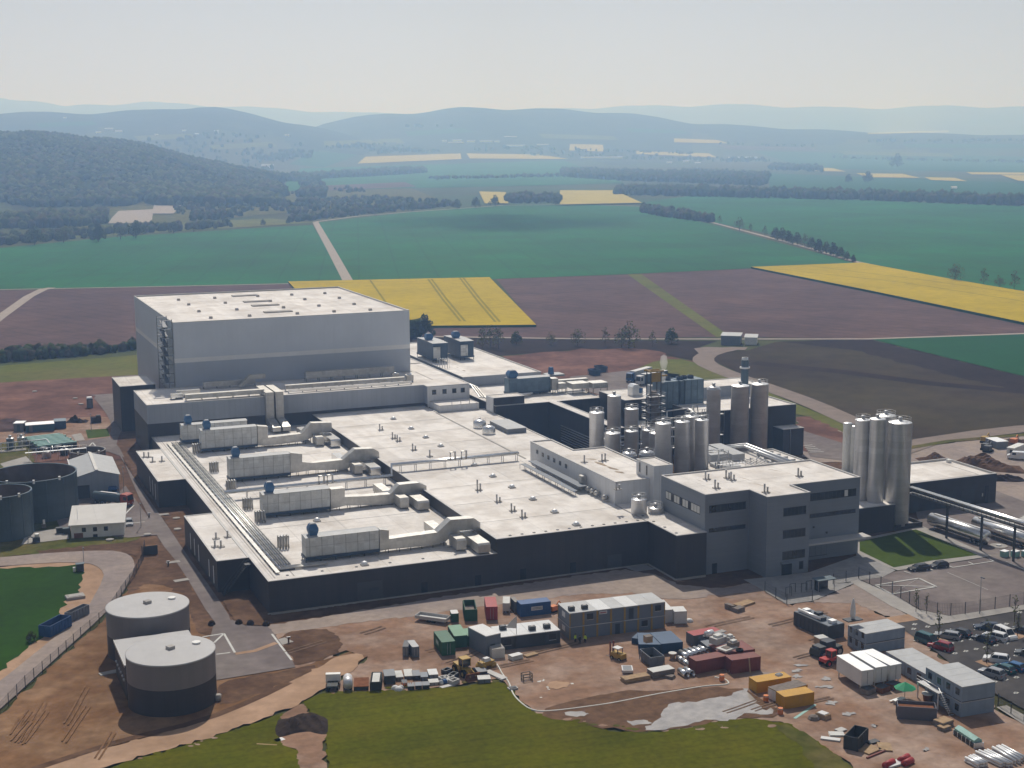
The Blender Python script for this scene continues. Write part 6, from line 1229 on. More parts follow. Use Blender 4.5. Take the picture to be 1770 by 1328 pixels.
# lamps
def lamp(label, px, h):
    p = G(*px); t = thing('street_lamp', label, 'street lamp', p, 0, 'street lamps'); B().tube([(0, 0, 0), (0, 0, h)], .10, 6, True, .06).build('pole', 'rail_steel', t); B().box(-.15, -.9, h - .08, .15, .1, h + .06).build('lamp_head', 'dark_steel', t); B().cbox(0, 0, 0, .4, .4, .25).build('base', 'concrete', t)
lamp('street lamp beside the gabled hall at the access road', (214.5, 856), 7.5); lamp('street lamp beside the pump house at the access road', (244, 912), 6.0); lamp('street lamp on the gravel verge above the left field', (145, 974), 3.6); lamp('street lamp at the upper car park fence', (1693, 1063), 7.5); lamp('street lamp near the long treatment container', (158, 745), 5.5)
p = G(*z0(0, 0)) if 0 else None
t = thing('bus_shelter', 'small blue roofed shelter by the plaza fence', 'shelter', G(1423, 1022)); B().box(-2.0, -1.2, 2.55, 2.4, 1.2, 2.7).build('roof', 'tank_blue', t); B().box(-1.6, .7, 0, 1.6, .8, 2.5).box(-1.6, -.9, 0, -1.5, .7, 2.5).build('panel', 'glass', t)
for s in (-1, 1): B().box(1.9 * s - .05, -1.05, 0, 1.9 * s + .05, -.95, 2.55).build('post', 'rail_steel', t)
for i, (x, y) in enumerate(((1363, 1033), (1370, 1027), (1390, 1026), (1398, 1022))): t = thing('turnstile', ('%s turnstile frame from the left on the plaza' % ORD[i]), 'turnstile', G(x, y), 0, 'turnstiles on the plaza'); B().box(-.7, 0, 0, -.6, .1, 2.2).box(.6, 0, 0, .7, .1, 2.2).box(-.7, 0, 2.1, .7, .1, 2.2).build('frame', 'dark_steel', t); B().tube([(0, .05, 0), (0, .05, 2.1)], .06, 5).build('pivot', 'rail_steel', t)
for i, (x, y, lab) in enumerate(((258, 896, 'first hydrant post along the access road soil'), (291, 980, 'second hydrant post along the access road soil'), (499, 1113, 'hydrant post on a pad beside the apron'))): t = thing('hydrant', lab, 'hydrant', G(x, y), 0, 'hydrants'); B().tube([(0, 0, 0), (0, 0, 1.3)], .16, 8).build('post', 'rust' if i == 2 else 'dark_steel', t); B().box(-.35, -.12, 1.1, .35, .12, 1.35).build('head', 'rail_steel', t); B().cbox(0, 0, 0, 1.6, 1.2, .06).build('base', 'concrete', t)
for i, (x, y) in enumerate(((60, 678), (305, 898), (307, 917), (255, 926), (190, 935), (130, 690), (140, 700))): t = thing('manhole_cover', ('pale shaft cover in the soil, %s from the left road end' % ORD[i]), 'manhole cover', G(x, y), 0, 'shaft covers in the soil'); B().lathe(0, 0, [(.9, .2), (.9, .42)], 14, True, True).build('ring', 'concrete', t); B().lathe(0, 0, [(.6, .42), (.6, .47)], 12, True, True).build('lid', 'seam', t)
t = thing('portable_toilet', 'grey portable toilet with a white roof beside the upper access road', 'portable toilet', G(155.5, 705)); B().cbox(0, 0, 0, 1.9, 1.9, 3.3).build('cabin', 'tank_blue', t); B().cbox(0, 0, 3.3, 2.0, 2.0, .5, 0, .8).build('roof', 'silo_top', t); B().box(-.6, -1.0, .2, .6, -.96, 3.0).build('door', 'container_grey', t)
t = thing('brick_stack', 'dark stack of building blocks beside the upper access road', 'stack', G(166, 731)); B().cbox(0, 0, 0, 3.2, 2.4, 2.0).build('load', 'dark_heap', t); B().cbox(.8, .2, 2.0, 1.4, 1.2, .5).build('cover', 'dark_steel', t)
t = thing('site_gate', 'dark swing gate leaf at the bend of the gravel road', 'gate', G(246, 962)); B().box(-.1, 0, 0, .1, .2, 2.4).build('post', 'dark_steel', t); B().box(.2, .05, .2, 3.4, .12, 2.2).build('leaf', 'cabin_dark', t)

# ---------------------------------------------------------------- containers, cabins and stores of the yard
Y1 = Zm(700, 1000, 4.917); Y2 = Zm(1020, 1000, 4.917); Y3 = Zm(1130, 1060, 6.103); Y4 = Zm(1370, 1040, 6.64); Y5 = Zm(1330, 1000, 4.023); Y6 = Zm(1560, 1130, 6.705)
GC = 'shipping containers in the yard'
def container(label, a, b, depth, h, m, roof=None, grp=GC, doors='left', zb=.12, ztop=None, sign=None):
    A_, rz, L = axis(a, b); h = HT(A_, ztop) if ztop else h
    t = thing('shipping_container', label, 'container', A_, rz, grp)
    mb = B().box(.05, .05, zb, L - .05, depth - .05, h - .06); n = max(3, int(L / .55))
    for k in range(n): x = .2 + (L - .4) * (k + .25) / n; mb.box(x, .012, zb + .2, x + (L - .4) / n * .5, .05, h - .25)
    n = max(3, int(depth / .55))
    for k in range(n): y = .2 + (depth - .4) * (k + .25) / n; mb.box(.012, y, zb + .2, .05, y + (depth - .4) / n * .5, h - .25)
    mb.build('body', m, t)
    B().box(0, 0, h - .06, L, depth, h).build('roof', roof or m, t)
    f = B()
    for x in (0, L - .14):
        for y in (0, depth - .14): f.box(x, y, 0, x + .14, y + .14, h + .02)
    f.box(0, -.003, zb, L, .10, zb + .16).box(0, -.003, h - .2, L, .10, h - .05); f.build('frame', m, t)
    if doors == 'left':
        for k in (0, 1): B().box(-.035, .12 + k * (depth - .24) / 2 + .02, zb + .1, .02, .12 + (k + 1) * (depth - .24) / 2 - .02, h - .15).build('door', m if sign is None else sign, t)
    elif doors == 'front':
        for k in (0, 1):
            d = B().box(.12 + k * (L - .24) / 2 + .02, -.05, zb + .1, .12 + (k + 1) * (L - .24) / 2 - .02, .0, h - .15).build('door', sign or m, t)
            B().box(L / 2 + (k - .5) * .5 - .03, -.09, zb + .3, L / 2 + (k - .5) * .5 + .03, -.055, h - .3).build('lock_bar', 'rail_steel', d)
    return t
def panel(t, x0, x1, z0, z1, m, name='sign', y=-.06): return B().box(x0, y - .02, z0, x1, y, z1).build(name, m, t)
container('crimson red container standing end on near the hall lane', Y1(690, 364), Y1(788, 361), 6.1, 2.6, 'container_red', doors='front', ztop=1000 + 243 / 4.917)
t = container('bright blue container with a white name panel by the hall lane', Y1(985, 337), Y1(1240, 308), 2.6, 2.6, 'container_blue', ztop=1000 + 222 / 4.917); L = 6; panel(t, 2.1, 4.4, 1.25, 2.0, 'container_white'); 
for z in (1.48, 1.72): panel(t, 2.3, 4.2, z, z + .09, 'tank_blue', 'lettering', -.085)
container('narrow grey container at the left end of the bright blue one', Y1(938, 300), Y1(975, 296), 3.2, 2.3, 'container_grey', 'concrete', doors=None)
t = container('small pale pink grey box on wheels between red and blue containers', Y1(830, 300), Y1(890, 300), 4.2, 2.1, 'blind', zb=.5, doors=None); [wheel(t, x, y, .3, .2) for x in (.6, 1.8) for y in (.2, 3.6)]
t = container('dark green container with a pale name panel at the left of the site office row', Y1(315, 668), Y1(430, 655), 6.1, 2.8, 'container_green', 'container_green', ztop=1000 + 545 / 4.917, doors='front'); B().box(-.07, 2.0, 1.2, -.05, 4.3, 2.2).build('sign', 'light_green', t); B().box(-.09, 2.3, 1.5, -.071, 4.0, 1.62).box(-.09, 2.3, 1.8, -.071, 4.0, 1.92).build('lettering', 'container_white', t)
container('light green flat roofed container next to the dark green one', Y1(420, 600), Y1(530, 590), 6.0, 2.4, 'container_green', 'light_green', doors=None)
container('pale green smaller container against the left site office', Y1(540, 590), Y1(625, 580), 4.5, 2.1, 'container_green', 'light_green', doors=None)
# two storey cabin stack, one module at a time
GK = 'modules of the two storey cabin stack'
def cabin(label, loc, rz, L, D, h, z0, m='cabin_grey', roof='cabin_roof', grp=GK, win=True, post='machine_yellow', door=False, winside=None):
    t = thing('site_cabin', label, 'site cabin', (loc[0], loc[1], z0), rz, grp)
    B().box(.06, .06, .1, L - .06, D - .06, h - .14).build('wall', m, t); B().box(0, 0, h - .14, L, D, h).build('roof', roof, t)
    f = B()
    for x in (0, L - .16):
        for y in (0, D - .16): f.box(x, y, 0, x + .16, y + .16, h - .14)
    f.each('corner_post', post, t); B().box(0, -.01, 0, L, D + .01, .12).build('floor_frame', m, t)
    if win: o = B().box(L * .25, .02, 1.0, L * .7, .07, 2.1).build('window', 'window_dark', t); B().box(L * .25 - .06, .0, .94, L * .7 + .06, .03, 1.0).build('sill', 'container_white', o)
    if door: B().box(L * .3, .01, .12, L * .3 + .95, .07, 2.15).build('door', 'cabin_dark', t)
    if winside: B().box(.02, D * .4, 1.0, .07, D * .65, 2.0).build('window', 'container_white', t)
    return t
a, rz, L = axis(Y1(1400, 532), Y2(637, 428)); nC = 7; wC = L / nC; hs_ = HT(a, 1000 + 297 / 4.917) / 2
ca, sa = math.cos(rz), math.sin(rz)
for lv in (0, 1):
    for k in range(nC):
        t = cabin('%s storey cabin, %s from the left of the two storey cabin stack' % (('lower', 'upper')[lv], ORD[k]), (a.x + ca * wC * k, a.y + sa * wC * k), rz, wC - .03, 6.05, hs_ - .02, lv * hs_, 'cabin_grey', 'pale_cabin_roof' if k in (2, 4) else 'cabin_roof', win=(lv, k) in ((1, 1), (0, 5), (1, 6)), door=(lv, k) in ((1, 4), (0, 3)), winside=k == 0)
        if (lv, k) == (1, 2): panel(t, .35, 1.9, 1.75, 2.35, 'container_white', y=-.03); panel(t, .5, 1.75, 1.95, 2.12, 'container_red', 'lettering', -.055)
for i, (k, lab) in enumerate(((.35, 'left dark cooler box on the cabin stack roof'), (1.3, 'right dark cooler box on the cabin stack roof'))): t = thing('roof_cooler', lab, 'cooler', (a.x + ca * wC * k - sa * 1.6, a.y + sa * wC * k + ca * 1.6, hs_ * 2), rz, 'coolers on the cabin roofs'); B().cbox(0, 0, 0, 1.1, .8, .7).build('casing', 'dark_steel', t); B().lathe(0, 0, [(.3, .7), (.3, .76)], 10, True, True).build('fan', 'seam', t)
container('white container at the right end of the cabin stack, front one', Y2(715, 395), Y2(822, 390), 3.0, 2.7, 'container_white', grp='white containers by the cabin stack', doors=None, ztop=1000 + 283 / 4.917)
container('white container tucked behind the front one at the cabin stack end', Y2(640, 385), Y2(706, 380), 6.0, 2.7, 'container_white', grp='white containers by the cabin stack', doors=None)
t = thing('white_sack', 'small white sack on the ground right of the white containers', 'sack', G(*Y2(843, 375))); B().lathe(0, 0, [(.7, 0), (.8, .3), (.5, .7), (.1, .8)], 12, True, True).build('sack', 'container_white', t)
# single storey row
GR = 'single storey site office row'
a, rz, L = axis(Y1(690, 670), Y1(815, 640)); cabin('tall end cabin with a white roof at the left of the single storey row', a, rz, L, 6.0, HT(a, 1000 + 492 / 4.917), 0, 'cabin_grey', 'container_white', GR, False, 'cabin_grey', door=True)
a, rz, L = axis(Y1(815, 622), Y1(1322, 558)); h = HT(a, 1000 + 500 / 4.917); 
for k in range(4): cabin('dark fronted cabin, %s from the left of the single storey row' % ORD[k], (a.x + math.cos(rz) * L / 4 * k, a.y + math.sin(rz) * L / 4 * k), rz, L / 4 - .04, 6.0, h, 0, 'cabin_dark', 'pale_cabin_roof', GR, k in (0, 3), 'cabin_dark', door=k in (1, 2))
for i, (x, y) in enumerate(((832, 425), (1080, 430), (1205, 412))): t = thing('roof_cooler', 'dark cooler box, %s from the left on the single storey row' % ORD[i], 'cooler', G(*Y1(x, y + 8), h), rz, 'coolers on the cabin roofs'); B().cbox(0, 0, 0, 1.2, .9, .75).build('casing', 'dark_steel', t); B().lathe(0, 0, [(.3, .75), (.3, .8)], 10, True, True).build('fan', 'seam', t)
container('low beige generator container in front of the tall end cabin', Y1(742, 692), Y1(850, 680), 2.4, 1.9, 'blind', 'concrete', grp=None, doors=None); 
t = thing('white_banner', 'white banner flag leaning on the roof of the single storey row', 'flag', G(*Y1(948, 470), h)); B().tube([(0, 0, 0), (0, 0, 3.4)], .05, 6).build('pole', 'rail_steel', t); B().add([(-.02, 0, 3.3), (-.02, 0, 1.0), (-2.0, .3, 1.3), (-.9, .1, 2.6), (-.02, .04, 3.3), (-.02, .04, 1.0), (-2.0, .34, 1.3), (-.9, .14, 2.6)], [(0, 1, 2, 3), (7, 6, 5, 4), (1, 5, 6, 2), (2, 6, 7, 3), (3, 7, 4, 0)]).build('cloth', 'container_white', t)
# blue, red and maroon group
GB = 'containers of the middle store'
def cont4(label, fl, fr, depth, m, ytop, roof=None, doors=None, **k): return container(label, fl, fr, depth, 2.6, m, roof, GB, doors, ztop=ytop, **k)
a0, a1 = Y2(420, 668), Y2(790, 632)
A_, rz, L = axis(Y2(520, 672), Y2(790, 632))
cont4('left one of the two navy blue containers side by side', Y2(412, 650), Y2(600, 652), 6.1, 'container_navy', 1000 + 560 / 4.917, 'container_navy'); cont4('right one of the two navy blue containers side by side', Y2(604, 652), Y2(788, 634), 6.1, 'container_navy', 1000 + 557 / 4.917)
cont4('low dark container behind the navy pair at its left', Y2(352, 560), Y2(405, 568), 3.0, 'container_navy', 1000 + 505 / 4.917)
t = thing('wooden_box', 'small wooden box standing on the left navy container', 'box', G(*Y2(492, 540), 2.7)); B().cbox(0, 0, 0, 1.3, 1.1, 1.1).build('box', 'timber', t); B().cbox(0, 0, 1.1, 1.4, 1.2, .08).build('lid', 'grey_timber', t)
for i, (a_, b_) in enumerate(((Y2(845, 575), Y2(885, 580)),)): pass
cont4('light red roofed container at the back of the middle store', Y2(880, 585), Y2(1115, 540), 2.5, 'container_grey', 1000 + 488 / 4.917, 'container_red')
cont4('grey container with clutter on its roof, left one', Y2(1000, 640), Y2(1080, 630), 6.1, 'container_grey', 1000 + 583 / 4.917, 'cabin_grey'); cont4('grey container with clutter on its roof, right one', Y2(1090, 625), Y2(1255, 600), 5.5, 'container_grey', 1000 + 565 / 4.917, 'cabin_grey')
cont4('long maroon container lying behind the end on maroon one', Y2(900, 822), Y2(1180, 770), 2.5, 'container_maroon', 1000 + 705 / 4.917, 'container_maroon'); cont4('maroon container at the right front corner with a plank against it', Y2(1200, 822), Y2(1448, 788), 2.5, 'container_maroon', 1000 + 697 / 4.917, 'container_maroon')
cont4('faded maroon container behind the two front maroon ones', Y2(1110, 700), Y2(1400, 660), 4.8, 'container_maroon', 1000 + 640 / 4.917, 'container_maroon')
t = thing('plank', 'upright plank leaning on the maroon front container', 'plank', G(*Y2(1350, 806))); B().add([(-.12, -.5, 0), (.12, -.5, 0), (.05, -.05, 2.8), (-.19, -.05, 2.8), (-.12, -.45, 0), (.12, -.45, 0), (.05, 0, 2.8), (-.19, 0, 2.8)], [(0, 1, 2, 3), (7, 6, 5, 4), (0, 4, 5, 1), (1, 5, 6, 2), (2, 6, 7, 3), (3, 7, 4, 0)]).build('board', 'timber', t)
t = thing('folding_ladder', 'white ladder leaning between the two maroon containers', 'frame', G(*Y2(1165, 800))); B().tube([(0, -.6, 0), (.4, 0, 2.2), (1.0, 0, 2.2), (.6, -.6, 0), (0, -.6, 0)], .06, 4).tube([(.2, -.3, 1.1), (.8, -.3, 1.1)], .05, 4).build('frame', 'container_white', t)
for i, (x, y, nm, w, d, hh, m, lab) in enumerate(((1010, 505, 'fan_unit', 1.6, 1.4, 1.2, 'silo_top', 'pale fan unit on the left grey container'), (1085, 545, 'machine_box', 2.6, 1.8, 1.1, 'plastic_grey', 'grey machine box amid the cluttered grey containers'), (1185, 540, 'parts_crate', 1.4, 1.3, 1.0, 'plastic_grey', 'square parts crate on the right grey container'), (1165, 598, 'sheet_stack', 3.2, 2.2, .25, 'blind', 'pale sheet stack lying on the maroon containers'), (1215, 580, 'scrap_bundle', 1.8, 1.4, .9, 'grey_timber', 'brown scrap bundle on the maroon containers'), (1270, 618, 'tyre_stack', 1.3, 1.3, .4, 'rubber', 'dark tyre lying on the maroon containers'), (1060, 480, 'pipe_bundle', 5, 1.0, .4, 'plastic_grey', 'long grey pipe bundle along the red roofed container'))):
    t = thing(nm, lab, 'stored goods', G(*Y2(x, y), 2.72), .3); 
    if nm == 'tyre_stack': B().lathe(0, 0, [(.62, 0), (.7, .2), (.62, .4), (.35, .4), (.35, 0)], 18).build('tyre', 'rubber', t); B().lathe(0, 0, [(.35, .1), (.34, .15), (.02, .15)], 14).build('rim', 'silo_top', t)
    elif nm == 'pipe_bundle': [B().tube([(-2.5, k * .3 - .4, .2), (2.5, k * .3 - .4, .2)], .14, 6).build('pipe', m, t) for k in range(4)]
    elif nm == 'fan_unit': B().cbox(0, 0, 0, w, d, .3).build('base', 'dark_steel', t); B().tube([(-.7, 0, .8), (.8, 0, .8)], .6, 14).build('drum', m, t)
    else: B().cbox(0, 0, 0, w, d, hh).build('load', m, t); B().cbox(.1, .05, hh, w * .6, d * .6, hh * .35).build('cover', 'blind' if m != 'blind' else 'grey_timber', t)
skip('grey open skip beside the navy containers', Y2(512, 768), Y2(630, 752), 4.6, 2.0, 'container_grey', 'cabin_dark', taper=.25, fill=.35)
# round pipes lying in rows
def pipe_obj(label, pa, pb, r, grp, m='bright_steel'):
    a, b = G(*pa), G(*pb); t = thing('steel_pipe', label, 'pipe', a, math.atan2(b.y - a.y, b.x - a.x), grp); L = (b - a).length
    n = 18; vs = []
    for x, k in ((0, 1), (L, 1), (L, .86), (0, .86)): vs += [(x, r * k * math.cos(2 * math.pi * i / n), r + r * k * math.sin(2 * math.pi * i / n)) for i in range(n)]
    B().add(vs, [(j * n + i, j * n + (i + 1) % n, ((j + 1) % 4) * n + (i + 1) % n, ((j + 1) % 4) * n + i) for j in range(4) for i in range(n)], True).build('shell', m, t); B().tube([(.12, 0, r), (.2, 0, r)], r * .84, 14, False).build('cap', 'cabin_dark', t)
    for x in (.3, L - .3): B().cbox(x, 0, 0, .15, r * 1.6, .12).build('chock', 'timber', t)
for k in range(5): pipe_obj('shiny pipe, %s from the left in the row of five beside the navy containers' % ORD[k], Y2(762 + k * 40, 660 - k * 10), Y2(845 + k * 38, 708 - k * 14), .62, 'shiny pipes of the store')
for k in range(2): pipe_obj('shiny pipe of the front row, %s from the left' % ORD[k], Y2(762 + k * 48, 812 - k * 8), Y2(822 + k * 48, 852 - k * 10), .6, 'shiny pipes of the store')
for k in range(3): pipe_obj('shiny pipe of the diagonal line between the two rows, %s from the back' % ORD[k], Y2(748 + k * 38, 700 + k * 26), Y2(790 + k * 50, 728 + k * 30), .52, 'shiny pipes of the store')
t = thing('cable_drum', 'round white topped drum standing behind the shiny pipes', 'drum', G(*Y2(700, 690))); B().lathe(0, 0, [(.75, 0), (.75, .12), (.45, .12), (.45, 1.1), (.75, 1.1), (.75, 1.25)], 18, False, True).build('drum', 'timber', t); B().lathe(0, 0, [(.72, 1.255), (.01, 1.26)], 18).build('top', 'blind', t)
def pile(label, px, w, d, h, rz, m, nm='timber_stack', layers=4, grp='timber and board stacks', cover=None, cat='stack'):
    t = thing(nm, label, cat, G(*px), rz, grp); r = random.Random(int(px[0]))
    for k in range(layers): B().cbox(r.uniform(-.06, .06), r.uniform(-.08, .08), .12 + k * (h - .12) / layers, w * r.uniform(.94, 1), d * r.uniform(.9, 1), (h - .12) / layers - .03, r.uniform(-.03, .03)).build('board_layer', m, t)
    mb = B(); [mb.cbox(x, 0, 0, .12, d, .12) for x in (-w * .4, 0, w * .4)]; mb.build('bearer', 'grey_timber', t)
    if cover: B().cbox(0, 0, h + .01, w * .96, d * .94, .06).build('cover', cover, t)
    return t
pile('tall dark board stack in front of the grey open skip', Y2(600, 830), 4.4, 2.2, 1.3, rad(2), 'grey_timber', layers=6, cover='blind'); pile('low flat board stack at the left of the tall dark one', Y2(385, 870), 5.0, 1.8, .8, rad(2), 'timber', layers=4, cover='timber')
pile('dark scrap boards beside the tall board stack', Y2(665, 850), 1.2, 2.2, .7, .6, 'grey_timber', layers=3); pile('white topped pallet in front of the beige generator', Y1(940, 690), 2.4, 1.4, .9, rad(12), 'blind', layers=3, cover='container_white', cat='pallet')
pile('long pale beams on the ground right of the white topped pallet', Y1(1070, 665), 2.6, 1.2, .5, rad(14), 'timber', layers=2)
pile('thin pale plank lying alone in front of the cabin stack', Y1(1385, 662), 1.9, .35, .2, rad(10), 'timber', layers=1, nm='plank'); pile('dark plank on the ground left of the lone pale one', Y1(1205, 700), .9, .3, .2, 0, 'grey_timber', layers=1, nm='plank')
t = thing('wooden_pen', 'dark wooden pen standing alone on the gravel', 'frame', G(*Y1(1035, 870))); mb = B()
for x in (-.8, .8):
    for y in (-.5, .5): mb.box(x - .07, y - .07, 0, x + .07, y + .07, 1.4)
for z in (.3, .8, 1.3): mb.box(-.8, -.53, z, .8, -.47, z + .12).box(-.8, .47, z, .8, .53, z + .12).box(-.83, -.5, z, -.77, .5, z + .12).box(.77, -.5, z, .83, .5, z + .12)
mb.build('frame', 'grey_timber', t)
t = thing('white_tub', 'small white tub trailer left of the tall board stack', 'trailer', G(*Y2(315, 800)), -.4); B().cbox(0, 0, .35, 1.7, 2.2, .5, 0, 1.1).build('tub', 'container_white', t); B().cbox(0, 0, .86, 1.5, 2.0, .02).build('inside', 'container_grey', t); [wheel(t, x, y, .25, .15) for x in (-.7, .7) for y in (-.1,)]
# yellow containers
GY = 'yellow containers'
container('rear yellow container with a white vent on its roof', Y3(1085, 860), Y3(1450, 800), 2.6, 2.6, 'container_yellow', 'container_yellow', GY, ztop=1060 + 730 / 6.103)
container('middle container with a grey green roof and pale doors', Y3(1310, 960), Y3(1620, 880), 2.6, 2.5, 'container_yellow', 'rough_grass' if 0 else 'grey_timber', GY, ztop=1060 + 832 / 6.103, sign='container_white')
container('front yellow container nearest the camera beside the puddle', Y3(1375, 1028), Y3(1690, 975), 2.6, 2.6, 'container_yellow', 'container_yellow', GY, doors=None, ztop=1060 + 885 / 6.103)
t = thing('roof_vent_box', 'small white vent box on the rear yellow container', 'vent', G(*Y3(1320, 660), 2.75), .2); B().cbox(0, 0, 0, 1.0, .8, .35).build('box', 'container_white', t); B().cbox(0, 0, .35, .8, .6, .06).build('lid', 'container_grey', t)
for i, (x, y, lab) in enumerate(((718, 720, 'orange barrel with a hose behind the large puddle'), (1182, 940, 'orange barrel between puddle and middle yellow container'), (1335, 1075, 'orange barrel at the corner of the front yellow container'))): t = thing('barrel', lab, 'barrel', G(*Y3(x, y)), 0, 'orange barrels'); B().lathe(0, 0, [(.42, 0), (.45, .4), (.42, 1.2)], 14, True, True).build('body', 'orange', t); B().lathe(0, 0, [(.46, 1.0), (.46, 1.1)], 14).build('band', 'container_white', t)
pile('two long bluish beams in front of the yellow container', Y3(1600, 1050), 7.5, .5, .25, rad(30), 'teal_panel', 'beam', 1, None, cat='beam')
t = thing('stone_block', 'white topped stone block right of the bluish beams', 'block', G(*Y5(372, 975)), .3); B().cbox(0, 0, 0, 1.6, 2.2, .9, 0, .85).build('block', 'timber', t); B().cbox(0, 0, .9, 1.2, 1.4, .12).build('top', 'container_white', t)
t = thing('stone_block', 'small brown block left of the white topped one', 'block', G(*Y5(308, 985))); B().lathe(0, 0, [(.9, 0), (1.0, .3), (.7, .7), (.2, .9)], 9, False, True).build('block', 'grey_timber', t)
# lower right group
GL = 'blue grey cabins at the lower right'
def block_cabins(fmt, a, b, back, nlev, ytop, names, zb=0.):
    """row of cabins: gable end a-b faces the camera, modules run backwards"""
    A_, rz, L = axis(a, b); h = HT(A_, ytop); D = (Vector(G(*back)) - A_).length; n = len(names); w = D / n; c, s = math.cos(rz), math.sin(rz)
    for lv in range(nlev):
        for k, nm in enumerate(names):
            t = thing('site_cabin', ('%s %s' % (('lower', 'upper')[lv], fmt % nm)) if nlev > 1 else fmt % nm, 'site cabin', (A_.x - s * w * k, A_.y + c * w * k, lv * h / nlev), rz, GL); hh = h / nlev - .02; e = w - .04
            B().box(.05, .05, .1, L - .05, e - .05, hh - .12).build('wall', 'cabin_blue', t); B().box(0, 0, hh - .12, L, e, hh).build('roof', 'cabin_roof' if k % 2 else 'pale_cabin_roof' if 0 else 'cabin_roof', t)
            f = B(); [f.box(x, y, 0, x + .14, y + .14, hh - .12) for x in (0, L - .14) for y in (0, e - .14)]; f.each('corner_post', 'cabin_blue', t)
            B().box(.0, e * .3, .95, .06, e * .7, 2.0).build('window', 'window_dark', t); B().box(.02, .03, 0, L - .02, e - .03, .12).build('floor_frame', 'dark_steel', t)
    return A_, rz, L, D, h
block_cabins('storey cabin, %s from the camera in the block with the white sail on top', Y4(830, 620), Y4(1282, 540), Y4(595, 520), 2, 1040 + 370 / 6.64 - 0, ('first', 'second', 'third'))
block_cabins('%s cabin from the camera in the low row between the two tall blocks', Y5(1140, 800), Y5(1330, 770), Y5(830, 600), 1, 1000 + 698 / 4.023, ('nearest', 'second', 'third', 'fourth', 'farthest'))
block_cabins('storey cabin, %s from the camera in the tall block by the outside steps', Y5(1330, 975), Y5(1560, 935), Y5(1145, 820), 2, 1000 + 755 / 4.023, ('first', 'second', 'third', 'fourth'))
t = thing('outside_stair', 'white steel outside stair and landing on the tall cabin block', 'stair', G(*Y5(1255, 925))); A_, rz, L = axis(Y5(1330, 975), Y5(1560, 935)); t.rotation_euler[2] = rz; mb = B()
for k in range(11): mb.box(-1.6, 1.0 + .28 * k - 3.2, .25 * k, -.7, 1.3 + .28 * k - 3.2, .25 * k + .06)
mb.build('tread', 'rail_steel', t); B().box(-1.7, .9, 2.75, -.4, 6.5, 2.9).build('landing', 'rail_steel', t); mb = B()
for z in (3.4, 3.95): mb.tube([(-1.7, .9, z), (-1.7, 6.5, z)], .05, 4)
mb.tube([(-1.7, -2.2, 1.0), (-1.7, .9, 3.9)], .05, 4); mb.build('guard_rail', 'silo_top', t); B().box(-1.7, .9, 0, -1.5, 1.1, 2.75).box(-1.7, 6.2, 0, -1.5, 6.4, 2.75).build('post', 'silo_top', t)
# dark machine container with plant on top
A_, rz, L = axis(Y4(410, 455), Y4(590, 415)); D = (Vector(G(*Y4(70, 265))) - A_).length
t = thing('chiller_container', 'long black chiller container with pipes and units on its grey roof', 'container', A_, rz); h = HT(A_, 1040 + 290 / 6.64); B().box(0, 0, .15, L, D, h).build('body', 'cabin_dark', t); B().box(.1, .1, h, L - .1, D - .1, h + .08).build('roof', 'cabin_grey', t)
mb = B(); [mb.box(-.06, D * k / 9 + .1, .2, -.002, D * k / 9 + D / 13, h - .2) for k in range(9)]; mb.each('louvre', 'dark_steel', t)
B().tube([(.7, 3, h + .5), (.7, D - .5, h + .5)], .28, 8).build('pipe', 'silo_top', t); B().tube([(1.3, 3, h + .35), (1.3, D * .8, h + .35)], .16, 8).build('pipe', 'rail_steel', t)
for k, (u, v) in enumerate(((.5, .12), (.35, .35), (.5, .85), (.7, .6))): B().cbox(L * u, D * v, h + .08, 1.2, 1.2, .6).build('roof_unit', 'silo_top' if k % 2 == 0 else 'dark_steel', t)
for k in range(10): B().tube([(L * random.uniform(.4, .95), D * random.uniform(.1, .7), h), (L * .7, D * .5, h + .9)], .03, 4).build('sensor', 'dark_steel', t) if k < 3 else None
A2, rz2, L2 = axis(Y4(830, 620), Y4(1282, 540)); t = thing('wrapped_sail', 'tall white wrapped sail standing on the left end of the tall cabin block', 'sail', G(*Y4(690, 205), 5.2)); B().lathe(0, 0, [(.05, 0), (.4, .4), (.5, 1.2), (.42, 2.4), (.24, 3.3), (.06, 3.9)], 12, True, True).build('sail', 'container_white', t); B().cbox(0, 0, -.1, 3.2, 1.8, .2).build('base', 'dark_steel', t)
t = thing('concrete_block', 'pale concrete block on a dark pallet in front of the chiller container', 'block', G(*Y4(325, 490))); B().cbox(0, 0, .15, 1.9, 1.7, 1.2).build('block', 'timber', t); B().cbox(0, 0, 1.35, 2.0, 1.8, .12).build('lid', 'blind', t); B().cbox(0, 0, 0, 1.6, 1.4, .15).build('pallet', 'dark_steel', t)
# white swap bodies on legs
for i, (fl, fr, bl) in enumerate(((Y4(783, 1050), Y4(918, 1030), Y4(530, 935)), (Y4(945, 1010), Y4(1074, 990), Y4(700, 900)), (Y4(1112, 985), Y4(1240, 960), Y4(855, 865)))):
    A_, rz, L = axis(fl, fr); D = 7.6; t = thing('swap_body', 'white box body on legs, %s from the left of the three' % ORD[i], 'swap body', A_, rz, 'white swap bodies'); z0, z1 = 1.15, 3.75
    B().box(0, 0, z0, L, D, z1).build('body', 'container_white', t); B().box(-.05, -.05, z1, L + .05, D + .05, z1 + .1).build('roof', 'silo_top', t)
    for x in (.1, L - .25):
        for y in (.4, D - .6): B().box(x, y, 0, x + .15, y + .15, z0).build('leg', 'container_white', t)
    d = B().box(.1, -.05, z0 + .1, L - .1, -.002, z1 - .1).build('door', 'container_white', t); B().box(L / 2 - .03, -.09, z0 + .2, L / 2 + .03, -.055, z1 - .2).build('lock_bar', 'container_grey', d)
